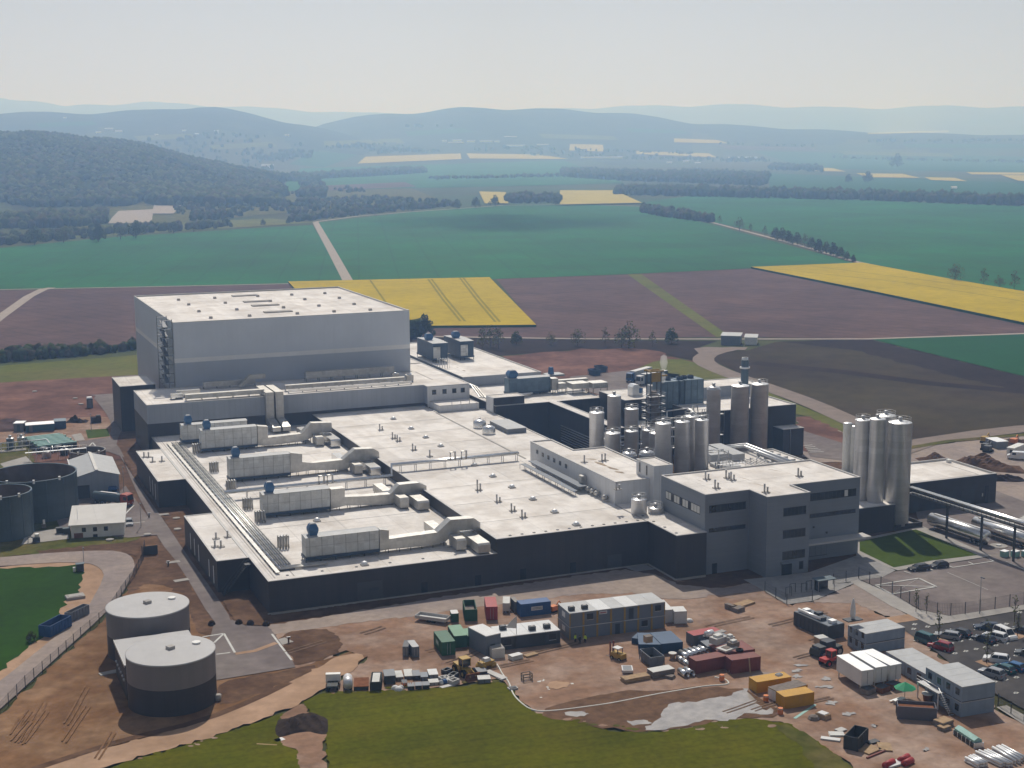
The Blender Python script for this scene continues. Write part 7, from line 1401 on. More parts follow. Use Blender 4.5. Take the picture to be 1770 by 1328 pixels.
for i, (x, y) in enumerate(((860, 1060), (1020, 1040), (1150, 1000))): t = thing('stored_tank', 'brown crate under the front of the %s swap body' % ORD[i], 'crate', G(*Y4(x, y)), .3, 'crates under the swap bodies'); B().cbox(0, 0, .1, 2.2, 1.8, .95).build('body', 'rust' if i else 'grey_timber', t); B().cbox(0, 0, 1.05, 2.0, 1.6, .06).build('lid', 'dark_steel', t)
t = thing('parasol', 'green octagonal parasol by the swap bodies', 'parasol', G(*Y4(1285, 1130))); r = 1.8; n = 8; B().add([(r * math.cos(k * math.pi / 4), r * math.sin(k * math.pi / 4), 2.1) for k in range(n)] + [(0, 0, 3.1)], [(k, (k + 1) % n, n) for k in range(n)]).build('canopy', 'parasol_green', t); B().tube([(0, 0, 0), (0, 0, 3.2)], .05, 6).build('pole', 'rail_steel', t); B().cbox(0, 0, 0, .8, .8, .15).build('base', 'concrete', t)
t = thing('garden_table', 'pale table and benches in front of the green parasol', 'table', G(*Y4(1220, 1170)), .25); B().cbox(0, 0, .72, 2.4, .9, .06).build('tabletop', 'silo_top', t); [B().cbox(x, 0, 0, .1, .7, .72).build('leg', 'rail_steel', t) for x in (-1, 1)]; [B().cbox(0, y, .42, 2.4, .35, .05).build('bench', 'silo_top', t) for y in (-.85, .85)]
t = thing('cable_drum', 'brown drum with a white top at the corner of the tall cabin block', 'drum', G(*Y6(287, 555))); B().lathe(0, 0, [(.9, 0), (.8, .15), (.62, .2), (.8, 1.25), (.95, 1.3)], 18, False, True).build('drum', 'rust', t); B().lathe(0, 0, [(.95, 1.31), (.95, 1.42), (.01, 1.44)], 18).build('top', 'blind', t)
skip('long violet grey open skip in front of the green parasol', Y5(890, 985), Y5(1158, 1002), 2.6, 2.3, 'grey_skip', 'rust', fill=.8)
skip('black open skip amid scrap at the bottom of the yard', Y5(516, 1192), Y5(612, 1214), 4.6, 2.3, 'dark_skip', 'cabin_dark', fill=.3)
pile('brown crate pile beside the violet grey skip', Y6(470, 840), 2.6, 2.0, 1.0, .2, 'grey_timber', layers=3, cover='timber'); pile('dark low crate in front of the brown crate pile', Y6(478, 890), 1.8, 1.4, .7, .2, 'grey_timber', layers=2, cover='timber')
t = thing('covered_trailer', 'narrow long rack with a turquoise cover at the lower right', 'trailer', G(*Y6(880, 1105))); A_, rz, L = axis(Y6(640, 945), Y6(880, 1105)); t.location = A_; t.rotation_euler[2] = rz; B().box(0, -.8, .3, L, .8, .9).build('frame', 'dark_steel', t); B().extr_x([(-.7, 1.3), (0, 1.7), (.7, 1.3), (.7, .95), (-.7, .95)], .1, L - .2).build('cover', 'teal_panel', t); [B().box(L * k / 5, -.85, 0, L * k / 5 + .1, .85, 1.0).build('post', 'silo_top', t) for k in range(6)]
for i, (a_, b_, w) in enumerate(((Y6(745, 1260), Y6(900, 1340), 1.3), (Y6(800, 1240), Y6(960, 1330), 1.0), (Y6(865, 1190), Y6(1170, 1330), 1.4), (Y6(965, 1180), Y6(1250, 1330), 1.1), (Y6(1065, 1140), Y6(1330, 1300), 1.5), (Y6(1130, 1125), Y6(1400, 1270), 1.3))):
    A_, rz, L = axis(a_, b_); t = thing('pipe_stack', 'bundle of pale steel pipes, %s from the left at the bottom right corner' % ORD[i], 'pipe bundle', A_, rz, 'pale steel pipe bundles')
    for k in range(4): B().tube([(0, (k % 2 - .5) * w * .5, .35 + (k // 2) * .45), (L, (k % 2 - .5) * w * .5, .35 + (k // 2) * .45)], .24, 8).build('pipe', 'silo_steel' if k < 2 else 'silo_top', t)
    [B().box(L * u, -w / 2, 0, L * u + .15, w / 2, .14).build('bearer', 'grey_timber', t) for u in (.15, .8)]
for i, (x, y, w, d, rz, m, lab) in enumerate(((425, 1130, 3.0, 1.1, -.7, 'container_white', 'white board lying near the lawn edge by the black skip'), (465, 1095, 2.4, 1.6, -.4, 'blind', 'pale crate lid behind the white board'), (495, 1065, 1.6, 1.2, .2, 'plastic_grey', 'grey rubble piece behind the pale crate lid'), (700, 1205, 3.2, 2.0, .3, 'timber', 'heap of light timber right of the black skip'), (800, 1185, 2.0, 3.0, -.5, 'timber', 'pale ribbed pallet right of the timber heap'), (720, 1150, 2.0, 1.2, .1, 'dark_steel', 'dark scrap behind the timber heap'), (740, 1235, 4.5, .3, .25, 'container_maroon', 'reddish beam on the ground below the timber heap'))): pile(lab, Y5(x, y), w, d, .45, rz, m, 'scrap_stack', 2 if d > .5 else 1, 'scrap by the black skip', cat='scrap')
for i, (x, y, lab) in enumerate(((830, 1310, 'red painted part at the bottom edge, left of the white sheet'), (935, 1275, 'red painted tank at the bottom edge, upper one'), (960, 1300, 'red painted tank at the bottom edge, lower one'))): t = thing('red_machine_part', lab, 'machine part', G(*Y5(x, y)), .35, 'red parts at the bottom edge'); B().tube([(-1.1, 0, .5), (1.1, 0, .5)], .5, 12).build('body', 'container_red', t); B().cbox(0, 0, 0, 1.6, .8, .15).build('base', 'dark_steel', t)
pile('white sheet among the red parts at the bottom edge', Y5(860, 1305), 3.0, 1.6, .5, .1, 'container_white', 'sheet_stack', 2, None, cat='sheet')
# debris near the hall corner
pile('tangle of pale scrap timber beyond the cabin stack', Y2(1310, 230), 4.5, 2.2, .6, .35, 'timber', 'scrap_stack', 3, 'scrap by the plaza', cat='scrap'); pile('dark crate left of the pale scrap timber', Y2(1262, 285), 2.2, 1.6, 1.0, .3, 'grey_timber', 'crate', 3, None, cat='crate'); pile('upright dark frame stack at the left of the dark crate', Y2(1190, 270), .8, 2.4, 1.2, .3, 'grey_timber', 'frame_stack', 4, None, cat='frames')
# row of stored goods along the lawn
Sz = Zm(560, 1140, 5.206)
GS2 = 'goods stored along the lawn edge'
def crate(label, a, b, depth, ytop, m, lid, nm='crate', h=None):
    A_, rz, L = axis(Sz(*a), Sz(*b)); h = h or max(.7, HT(A_, 1140 + ytop / 5.206)); t = thing(nm, label, 'crate', A_, rz, GS2)
    B().box(0, 0, .14, L, depth, h - .08).build('body', m, t); B().box(-.05, -.05, h - .08, L + .05, depth + .05, h).build('lid', lid, t); mb = B(); [mb.box(x, 0, 0, x + .12, depth, .14) for x in (.05, L / 2, L - .17)]; mb.build('pallet', 'grey_timber', t)
    f = B(); [f.box(x, -.04, .14, x + .08, -.002, h - .1) for x in (.02, L / 2 - .04, L - .1)]; f.each('batten', 'dark_steel', t); return t
for a, b, d, yt, m, lid, lab in (((548, 235), (645, 228), 3.0, 150, 'cabin_dark', 'container_grey', 'dark open crate with a grey lid at the left of the back row'), ((652, 205), (715, 200), 3.0, 160, 'grey_timber', 'blind', 'brown crate with a pale lid in the back row'), ((728, 190), (800, 186), 3.2, 150, 'grey_skip', 'blind', 'violet crate with two pale lids in the back row'), ((803, 196), (868, 192), 2.6, 148, 'cabin_dark', 'container_grey', 'dark square crate next to the violet one'), ((875, 206), (935, 203), 2.2, 158, 'container_grey', 'cabin_grey', 'blue grey crate in the middle of the back row'), ((948, 190), (1028, 184), 2.6, 138, 'container_grey', 'pale_cabin_roof', 'pale blue crate with bars at the right of the back row'),
    ((757, 288), (815, 285), 1.6, 242, 'cabin_dark', 'container_grey', 'dark bin with a yellow mark, left of three in the front row'), ((825, 283), (882, 280), 1.6, 236, 'dark_skip', 'cabin_grey', 'dark bin, middle of three in the front row'), ((890, 278), (950, 275), 1.6, 232, 'dark_skip', 'container_grey', 'dark bin, right of three in the front row'), ((1390, 228), (1500, 222), 1.8, 180, 'container_grey', 'blind', 'pale grey covered stack at the right end of the row'), ((705, 250), (750, 247), 1.6, 225, 'grey_timber', 'dark_steel', 'low brown box under the red cones'), ((270, 290), (400, 285), 4.0, 245, 'cabin_dark', 'rust', 'dark cluttered trailer box third from the left end'), ((950, 245), (1035, 238), 1.6, 210, 'plastic_grey', 'blind', 'low pale pallet in the front row'), ((1390, 150), (1470, 140), 2.2, 118, 'dark_steel', 'container_grey', 'low dark box behind the pale grey covered stack')): crate(lab, a, b, d, yt, m, lid)
for i in range(5): t = thing('traffic_cone', 'red cone on the low brown box, %s from the left' % ORD[i], 'cone', G(*Sz(708 + i * 20, 236), 1.0 if 0 else HT(G(*Sz(705, 250)), 1140 + 225 / 5.206)), 0, 'red cones'); B().lathe(0, 0, [(.16, .04), (.03, .6)], 10, True, True).build('cone', 'orange', t); B().cbox(0, 0, 0, .4, .4, .05).build('base', 'rubber', t)
for i, (x, y, s) in enumerate(((640, 275, .6), (672, 285, .7), (692, 272, .5))): t = thing('white_sack', 'white building sack, %s from the left in the front row' % ORD[i], 'sack', G(*Sz(x, y)), 0, 'white sacks'); B().lathe(0, 0, [(s, 0), (s * 1.15, .3), (s * .7, .7), (.1, .8)], 10, True, True).build('sack', 'container_white', t)
for i, (x, y) in enumerate(((1080, 200), (1125, 195), (1170, 225), (1105, 130), (1165, 170))): t = thing('steel_grating', 'steel grating with a square opening, %s in the cluster right of the crates' % ORD[i], 'frame', G(*Sz(x, y)), .2 + .1 * i, 'steel frames'); B().box(-.8, -.6, 0, -.6, .6, .9).box(.6, -.6, 0, .8, .6, .9).box(-.6, -.6, 0, .6, -.4, .9).box(-.6, .4, 0, .6, .6, .9).build('frame', 'dark_steel' if i > 2 else 'plastic_grey', t); B().box(-.6, -.4, .1, .6, .4, .2).build('base', 'cabin_dark', t)
t = thing('film_roll', 'white and blue film roll lying in front of the steel frames', 'roll', G(*Sz(1040, 236)), rad(14)); B().tube([(0, 0, .45), (1.9, 0, .45)], .45, 14).build('roll', 'container_white', t); B().tube([(.5, 0, .45), (1.3, 0, .45)], .46, 14).build('band', 'container_blue', t)
pile('grey sheets lying in front of the film roll', Sz(1110, 252), 2.6, 1.0, .35, .2, 'plastic_grey', 'sheet_stack', 2, GS2)
t = skip('dark skip carrying a wide white lid in the stored row', Sz(418, 292), Sz(512, 290), 4.6, 1.7, 'dark_skip', 'blind', grp=GS2, fill=.97)
A_, rz, L = axis(Sz(75, 295), Sz(140, 293)); t = thing('site_dumper', 'small white site truck at the left end of the stored row', 'truck', A_, rz + math.pi / 2); truck_cab(t, 2.4, 'white_paint', 1.5, 2.2); B().box(-.2, -.9, .8, 2.3, .9, 1.1).build('bed', 'dark_skip', t); [wheel(t, x, s * .85, .38, .3) for x in (.5, 3.2) for s in (-1, 1)]
p = G(*Sz(218, 290)); t = thing('fuel_tank', 'silver drum shaped fuel tank second from the left end of the stored row', 'tank', p, rad(75)); B().tube([(0, 0, 1.15), (3.4, 0, 1.15)], .78, 18).build('tank', 'silo_steel', t); B().box(.2, -.6, 0, .5, .6, .6).box(2.8, -.6, 0, 3.1, .6, .6).build('saddle', 'dark_steel', t)
pile('bundle of long steel profiles right of the covered stack', Sz(1545, 155), 1.3, 5.4, .45, rad(16), 'plastic_grey', 'profile_bundle', 3, GS2)
for i, (x, y) in enumerate(((1420, 1275),)): pass
for i, (pa, pb_) in enumerate((((1398, 1103), (1404, 1134)),)): pass
container('left one of the pair of small blue grey boxes alone on the gravel', (696, 1137), (706, 1137), 3.4, 1.9, 'container_grey', 'cabin_dark', 'pair of small boxes', 'front', ztop=1118); container('right one of the pair of small blue grey boxes alone on the gravel', (713, 1138.5), (725, 1137), 3.6, 2.0, 'cabin_grey', 'cabin_roof', 'pair of small boxes', 'front', ztop=1119)
skip('dark green open container left of the crimson container', Y1(512, 374), Y1(613, 370), 6.0, 2.5, 'container_green', 'grey_timber', fill=.55)
t = container('small dark green box with a white roof beside the dark green open container', Y1(395, 382), Y1(458, 378), 2.2, 1.9, 'container_green', 'container_white', None, None)
A_, rz, L = axis(Y1(345, 405), Y1(372, 385)); t = thing('flat_trailer', 'grey flat trailer with low sides at the left of the green containers', 'trailer', A_, rz); L = 2.3; B().box(0, 0, .7, L, 6.4, .85).build('bed', 'blind', t); B().box(-.05, -.05, .85, L + .05, .03, 1.35).box(-.05, 6.37, .85, L + .05, 6.45, 1.35).box(-.05, .03, .85, .03, 6.37, 1.35).box(L - .03, .03, .85, L + .05, 6.37, 1.35).build('side_board', 'plastic_grey', t)
for y in (2.6, 3.6):
    for s, x in ((0, .15), (1, L - .15)): o = B().tube([(x - .12, y, .42), (x + .12, y, .42)], .42, 12, False).build('wheel', 'rubber', t)
# hose line on the ground
hp = [Y1(740, 690), Y1(790, 740), Y1(830, 820), Y1(885, 880), Y1(905, 960), Y1(960, 1040), Y1(1090, 1135), Y1(1300, 1125), Y1(1600, 1085), Y2(200, 1060), Y2(540, 990), Y2(750, 955), Y2(1000, 912), Y2(1190, 905), Y2(1160, 860), Y2(1060, 840)]
t = B().tube([G(*q, .2) for q in smooth_poly(hp, 2, False)], .16, 6).build('drain_hose', 'hose'); tag(t, 'long pale drain hose winding round the gravel yard from the lawn corner', 'hose')
t = thing('hose_coupling', 'grey hose coupling frame on the bend of the drain hose', 'coupling', G(*Y1(915, 950))); B().cbox(0, 0, 0, 1.6, 1.0, .5).build('frame', 'plastic_grey', t); B().cbox(0, 0, .5, 1.2, .7, .1).build('lid', 'dark_steel', t)
for i, (x, y, w, d, lab) in enumerate(((1310, 920, 5, 1.6, 'pale rubble patch on the gravel in front of the frame pen'), (1150, 880, 1.6, .6, 'small white scrap left of the pale rubble patch'), (1180, 1020, 1.5, .5, 'small white scrap near the drain hose'))):
    t = thing('rubble', lab, 'rubble', G(*Y1(x, y)), .15, 'rubble on the gravel'); mb = B(); [mb.cbox(random.uniform(-w / 2, w / 2), random.uniform(-d / 2, d / 2), 0, random.uniform(.2, .6), random.uniform(.2, .5), random.uniform(.08, .22), random.uniform(0, 3)) for k in range(int(8 + w * 5))]; mb.build('pieces', 'blind', t)
t = thing('loose_planks', 'crossed pale planks on the lawn beside the dark heap', 'planks', G(460, 1283)); [B().cbox(x, y, .02 + .08 * k, 3.2, .28, .08, rz).build('plank', 'timber', t) for k, (x, y, rz) in enumerate(((0, 0, 2.2), (.9, .3, 2.3), (-.2, -1.4, 2.6)))]
t = thing('concrete_slab', 'small white slab on the lawn right of the crossed planks', 'slab', G(483, 1281)); B().cbox(0, 0, 0, 1.5, 1.1, .25, .3).build('slab', 'container_white', t)
for i, (x, y) in enumerate(((366, 1082), (413, 1080), (433, 1081), (460, 1083))): t = thing('dark_sack', 'dark sack on the soil at the apron edge, %s from the left' % ORD[i], 'sack', G(x, y), 0, 'dark sacks at the apron'); B().lathe(0, 0, [(.6, 0), (.75, .4), (.5, .9), (.1, 1.1)], 10, True, True).build('sack', 'dark_heap', t)
for i, (x, y, w, lab) in enumerate(((1561, 959, 0, ''),)): pass
for i in range(3): t = thing('pale_box', 'pale square box, %s from the left in front of the road tankers' % ORD[i], 'box', G(1480 + (1560 + i * 112) / 6.093, 840 + 752 / 6.093), .2, 'pale boxes by the road tankers'); B().cbox(0, 0, .1, 1.5, 1.3, 1.3).build('body', 'teal_panel', t); B().cbox(0, 0, 1.4, 1.6, 1.4, .1).build('lid', 'silo_top', t)
for i, (x, y) in enumerate(((1500, 642),)): t = thing('round_footing', 'round concrete footing at the gantry leg', 'footing', G(*Hz(x, y))); B().lathe(0, 0, [(1.9, 0), (1.9, .3)], 20, True, True).build('footing', 'concrete', t); B().lathe(0, 0, [(.6, .3), (.6, .5)], 12, True, True).build('plate', 'rail_steel', t)
# upper right site
R1 = Zm(1560, 740, 8.405)
obox('site_box', 'grey green site box with a pale roof at the upper right', 'container', R1(1365, 310), R1(1530, 300), 6, 0, 'container_grey', 'silo_top', h_top=740 + 205 / 8.405)[0]
t, L, h = obox('site_box', 'pale round roofed site wagon right of the grey green box', 'container', R1(1510, 395), R1(1615, 410), 8, 0, 'blind', 'white_paint', h_top=740 + 285 / 8.405); B().box(L - 1.2, -.05, .6, L - .3, 0, h * .8).build('door', 'cabin_dark', t)
A_, rz, L = axis(R1(1820, 470), R1(1620, 455)); t = thing('delivery_van', 'white delivery van in front of the pale site wagon', 'van', A_, rz); B().extr_y([(0, .5), (5.6, .5), (5.6, 1.2), (4.8, 1.5), (4.2, 2.3), (.1, 2.4)], -1, 1).build('body', 'car_white', t); B().add([(4.82, -.9, 1.52), (4.82, .9, 1.52), (4.26, .9, 2.25), (4.26, -.9, 2.25)], [(0, 1, 2, 3)]).build('windscreen', 'glass', t); [B().box(3.2, 1.005 * s - .01, 1.45, 4.2, 1.005 * s + .01, 2.1).build('window', 'glass', t) for s in (-1, 1)]; [wheel(t, x, s * .85, .36, .25) for x in (1, 4.6) for s in (-1, 1)]
for i, (x, y, lab) in enumerate(((1205, 320, 'small dark digger on the gravel beyond the workshop'), (1240, 350, 'dark machine part right of the small digger'), (1200, 215, 'tan digger near the dirt road at the upper right'), (1620, 245, 'orange machine beside the heap at the right edge'))): t = thing('small_digger' if i != 1 else 'machine_part', lab, 'digger' if i != 1 else 'machine part', G(*R1(x, y)), .5, 'machines at the upper right'); m_ = ('dark_steel', 'dark_steel', 'machine_yellow', 'orange')[i]; B().cbox(0, 0, 0, 3.0, 2.2, .7).build('track', 'rubber', t); B().cbox(-.3, 0, .7, 2.2, 1.8, 1.3).build('cab', m_, t); B().tube([(.6, 0, 1.4), (2.4, 0, 2.6), (3.8, 0, .8)], .18, 6).build('boom', m_, t)

# ---------------------------------------------------------------- machines, cars, people, trees
def car(label, tail, head, col, kind='hatch', grp='cars in the car park'):
    a, b = G(*tail), G(*head); c = (a + b) / 2; rz = math.atan2(b.y - a.y, b.x - a.x); L = dict(hatch=4.2, suv=4.5, estate=4.7, van=4.9)[kind]; H_ = dict(hatch=1.46, suv=1.66, estate=1.46, van=1.95)[kind]; W2 = .9
    t = thing('parked_car' if kind != 'van' else 'parked_van', label, 'car' if kind != 'van' else 'van', c, rz, grp); x0 = -L / 2
    sec = {'hatch': [(0, .86), (.25, .98), (.28, .98), (L * .70, .96), (L - .15, .78), (L, .6)], 'suv': [(0, .95), (.2, 1.08), (.3, 1.08), (L * .68, 1.06), (L - .12, .92), (L, .7)], 'estate': [(0, .86), (.2, .98), (.3, .98), (L * .70, .96), (L - .15, .78), (L, .6)], 'van': [(0, 1.0), (.1, 1.1), (.2, 1.1), (L * .74, 1.08), (L - .3, .98), (L, .7)]}[kind]
    prof = [(0, .3), (.0, .5)] + sec + [(L, .32)]; mb = B(); vs = []; n = len(prof)
    for s, k in ((-W2, 1), (-W2 * .86, 1.0), (W2 * .86, 1.0), (W2, 1)):
        for x, z in prof: e = abs(s) > W2 * .9; vs.append((x0 + x * (1 if not e else 1) + (0 if not e else (.06 if x < L / 2 else -.10)), s, z - (.05 if e and z > .7 else 0)))
    mb.add(vs, [(j * n + i, (j + 1) * n + i, (j + 1) * n + (i + 1) % n, j * n + (i + 1) % n) for j in range(3) for i in range(n)] + [tuple(range(n)), tuple(reversed(range(3 * n, 4 * n)))], False); body = mb.build('body', col, t)
    rb, rf = dict(hatch=(.25, L * .60), suv=(.2, L * .60), estate=(.18, L * .60), van=(.1, L * .68))[kind]; bz = sec[2][1]; gl = dict(hatch=(.02, L * .74), suv=(.02, L * .73), estate=(.02, L * .74), van=(.0, L * .84))[kind]
    g = [(x0 + gl[0] + .1, W2 * .94, bz - .06), (x0 + gl[1], W2 * .90, bz - .08), (x0 + rf - .05, W2 * .74, H_ - .05), (x0 + rb + .30, W2 * .74, H_ - .03)]
    vs = [(x, s * y, z) for s in (-1, 1) for x, y, z in g]; B().add(vs, [(0, 1, 2, 3), (7, 6, 5, 4), (0, 3, 7, 4), (1, 5, 6, 2), (3, 2, 6, 7)]).build('glasshouse', 'glass', t)
    r = [(x0 + rb + .25, W2 * .76, H_ - .05), (x0 + rf, W2 * .76, H_ - .06), (x0 + rf - .15, W2 * .66, H_ + .03), (x0 + rb + .42, W2 * .66, H_ + .04)]
    B().add([(x, s * y, z) for s in (-1, 1) for x, y, z in r], [(0, 1, 2, 3), (7, 6, 5, 4), (0, 3, 7, 4), (1, 5, 6, 2), (3, 2, 6, 7), (0, 4, 5, 1)]).build('roof', col, t)
    p = B()
    for s in (-1, 1):
        for (xa, za), (xb, zb_) in (((gl[1], bz - .06), (rf, H_ - .04)), ((gl[0] + .1, bz - .04), (rb + .28, H_ - .02)), ((L * .42, bz - .04), (L * .40, H_ - .04))): p.tube([(x0 + xa, s * W2 * .935, za), (x0 + xb, s * W2 * .755, zb_)], .045, 4)
    p.build('pillar', col, t)
    for x in (L * .19, L * .80):
        for s in (-1, 1): o = B().tube([(x0 + x, s * (W2 - .22), .33), (x0 + x, s * (W2 + .015), .33)], .33, 14, False).build('wheel', 'rubber', t); B().tube([(x0 + x, s * (W2 + .01), .33), (x0 + x, s * (W2 + .03), .33)], .21, 10, False).build('rim', 'rail_steel', o)
    for s in (-1, 1): B().box(x0 + L - .16, s * .62 - .2, .62, x0 + L - .03, s * .62 + .2, .74).build('headlight', 'silo_top', t); B().box(x0 - .02, s * .68 - .16, .72, x0 + .08, s * .68 + .16, .9).build('tail_light', 'container_red', t); B().box(x0 + L * .66, s * (W2 + .06) - .09, bz - .02, x0 + L * .66 + .12, s * (W2 + .06) + .09, bz + .13).build('mirror', col, t)
    return t
for lab, t_, h_, c, k in (('teal green van like car at the left of the car park', (345, 560), (515, 620), 'car_teal', 'van'), ('crimson red car next to the teal one', (715, 700), (500, 640), 'car_red', 'suv'), ('silver grey car behind the tree bed, left of its black neighbour', (800, 530), (605, 500), 'car_silver', 'estate'), ('black hatchback right of the silver grey car behind the tree bed', (955, 500), (785, 460), 'car_black', 'hatch'), ('black saloon alone at the top of the car park', (1365, 400), (1140, 390), 'car_navy', 'estate'),
    ('white passenger van at the upper right of the car park', (1390, 450), (1620, 555), 'car_white', 'van'), ('white car between the dark front car and the white van', (1465, 560), (1270, 510), 'car_white', 'suv'), ('dark navy car in front of the white car under a sapling', (1325, 600), (1095, 530), 'car_navy', 'hatch'), ('black car cut by the right picture edge', (1830, 470), (1650, 425), 'car_black', 'hatch'), ('white small suv alone above the lower tree bed', (1490, 865), (1275, 835), 'car_white', 'suv'), ('bright blue car at the right of the lower row', (1730, 985), (1500, 915), 'car_blue', 'hatch'),
    ('dark teal car between silver and blue ones in the lower row', (1580, 1015), (1385, 945), 'car_teal', 'hatch'), ('silver suv at the left of the lower row', (1450, 1085), (1190, 1005), 'car_silver', 'suv'), ('dark grey car just visible at the right edge between the rows', (1900, 770), (1720, 745), 'car_grey', 'hatch')): car(lab, Wz(*t_), Wz(*h_), c, k)
car('black estate car parked at the small lawn, left one', Hz(750, 885), Hz(562, 905), 'car_black', 'estate', 'cars by the small lawn'); car('black hatchback parked at the small lawn, right one', Hz(945, 855), Hz(790, 875), 'car_black', 'hatch', 'cars by the small lawn'); car('silver car beside the white pump house', S7(1640, 900), S7(1655, 985), 'car_silver', 'hatch', None)
# machines
def loader(label, px, rz, m, grp=None, s=1., bucket='rust'):
    t = thing('wheel_loader', label, 'loader', G(*px), rz, grp); k = s
    B().extr_y([(-2.6 * k, .9), (-.2 * k, .9), (-.2 * k, 1.7 * k), (-2.6 * k, 1.75 * k)], -.9 * k, .9 * k).build('engine_hood', m, t); B().box(.0, -.55 * k, .8, 1.8 * k, .55 * k, 1.5 * k).build('front_frame', m, t)
    c = B().box(-.7 * k, -.75 * k, 1.75 * k, .7 * k, .75 * k, 3.0 * k).build('cab', 'glass', t); B().box(-.8 * k, -.85 * k, 3.0 * k, .8 * k, .85 * k, 3.15 * k).build('cab_roof', m, c)
    f = B(); [f.box(x - .05, y - .05, 1.7 * k, x + .05, y + .05, 3.0 * k) for x in (-.7 * k, .7 * k) for y in (-.76 * k, .76 * k)]; f.build('cab_frame', m, c)
    for x in (-1.7, 1.35):
        for q in (-1, 1): o = B().tube([(x * k, q * .75 * k, .75 * k), (x * k, q * 1.2 * k, .75 * k)], .75 * k, 16, False).build('wheel', 'rubber', t); B().tube([(x * k, q * 1.19 * k, .75 * k), (x * k, q * 1.23 * k, .75 * k)], .36 * k, 10, False).build('rim', m, o)
    for q in (-1, 1): B().tube([(.9 * k, q * .5 * k, 1.5 * k), (2.4 * k, q * .5 * k, 1.1 * k), (3.0 * k, q * .5 * k, .6 * k)], .13 * k, 6).build('lift_arm', m, t)
    B().extr_y([(2.7 * k, .1), (3.9 * k, .1), (3.9 * k, .16), (3.0 * k, .25), (2.85 * k, .7 * k), (3.1 * k, 1.25 * k), (2.95 * k, 1.3 * k), (2.65 * k, .75 * k)], -1.35 * k, 1.35 * k).build('bucket', bucket, t); return t
loader('yellow wheel loader facing the camera with a rusty bucket by the stored row', Y1(508, 820), rad(-82), 'machine_yellow')
t = loader('red telescopic loader in front of the black machine near the swap bodies', Y4(440, 720), rad(12), 'machine_red', None, .85, 'dark_steel'); 
t = thing('tracked_machine', 'large black tyred machine behind the red loader', 'machine', G(*Y4(385, 620)), rad(10)); B().cbox(0, 0, .5, 5.5, 2.4, 1.2).build('body', 'dark_skip', t); B().cbox(.3, 0, 1.7, 2.2, 1.8, 1.1).build('cab', 'cabin_dark', t); [wheel(t, x, y * 1.15, .85, .6) for x in (-1.9, 1.9) for y in (-1, 1)]; B().cbox(-1.7, 0, 1.7, 1.6, 2.0, .5).build('engine_cover', 'dark_steel', t)
t = thing('forklift', 'sand coloured forklift with a white roof left of the grey open skip', 'forklift', G(*Y2(240, 690)), rad(-70)); B().cbox(0, 0, .4, 2.6, 1.4, .9).build('body', 'machine_yellow', t); B().cbox(-.2, 0, 2.1, 1.4, 1.3, .12).build('roof', 'container_white', t); f = B(); [f.box(x - .05, y - .05, 1.3, x + .05, y + .05, 2.1) for x in (-.8, .4) for y in (-.6, .6)]; f.build('cab_frame', 'dark_steel', t); B().box(-1.7, -.5, .1, -1.5, -.3, 3.0).box(-1.7, .3, .1, -1.5, .5, 3.0).build('mast', 'container_maroon', t); [wheel(t, x, y * .65, .35, .3) for x in (-.9, .9) for y in (-1, 1)]; B().box(-2.7, -.4, .15, -1.7, -.25, .22).box(-2.7, .25, .15, -1.7, .4, .22).build('fork', 'dark_steel', t)
t = thing('road_roller', 'yellow and white roller with a covered load next to the wheel loader', 'roller', G(*Y1(690, 765)), rad(15)); B().tube([(-1.1, -.8, .6), (-1.1, .8, .6)], .6, 16).build('drum', 'machine_yellow', t); B().tube([(1.1, -.8, .6), (1.1, .8, .6)], .6, 16).build('drum', 'machine_yellow', t); B().cbox(0, 0, .7, 2.8, 1.3, .7).build('body', 'machine_yellow', t); B().cbox(.1, .1, 1.4, 1.4, 1.2, .5, 0, .7).build('cover', 'container_white', t); B().tube([(-1, -.6, 1.4), (-1, -.6, 2.0), (-1, .6, 2.0), (-1, .6, 1.4)], .04, 5).build('roll_bar', 'dark_steel', t)
t = thing('small_excavator', 'orange mini excavator right of the bright blue container', 'excavator', G(*Y1(1265, 290)), rad(20)); B().cbox(0, 0, 0, 1.8, 1.3, .5).build('track', 'rubber', t); B().cbox(-.2, 0, .55, 1.4, 1.2, .9).build('cab', 'orange', t); B().tube([(.4, 0, 1.0), (1.4, 0, 2.1), (2.3, 0, .8)], .12, 6).build('boom', 'orange', t); B().cbox(2.3, 0, .2, .4, .6, .5).build('bucket', 'dark_steel', t)
for i, (pa, pb_, cab, lab) in enumerate((((1122, 652), (1066, 668), 'truck_blue', 'articulated lorry with a white trailer and deep blue cab behind the process hall'), ((1150, 658), (1092, 669), 'container_white', 'articulated lorry with a pale trailer beside the deep blue cab'))):
    a, rz, L = axis(pa, pb_); a = G(*pa); t = thing('articulated_lorry', lab, 'lorry', a, rz, 'lorries at the rear'); L = 13.; B().box(0, -1.27, 1.0, L, 1.27, 4.0).build('trailer_body', 'container_white' if i == 0 else 'tank_blue', t); B().box(-.05, -1.3, 4.0, L + .05, 1.3, 4.1).build('roof', 'container_white', t); truck_cab(t, L + .7, cab, 2.3, 3.7); B().box(0, -.5, .6, L + .8, .5, 1.0).build('chassis', 'dark_steel', t)
    [wheel(t, x, q * 1.0, .5) for x in (1.2, 2.5, 3.8, L - .5, L + 2.2) for q in (-1, 1)]
sheet('yard', [(985, 668), (985, 652), (1100, 640), (1175, 648), (1160, 690), (1060, 690)], .18, 'asphalt')
for i, (x, y) in enumerate(((1032, 651), (1043, 645))): skip('dark blue tub skip on the rear yard, %s one' % ('left', 'right')[i], (x - 7, y), (x + 7, y - 1), 5, 2.4, 'container_navy', 'cabin_dark', grp='tub skips of the rear yard', taper=.5)
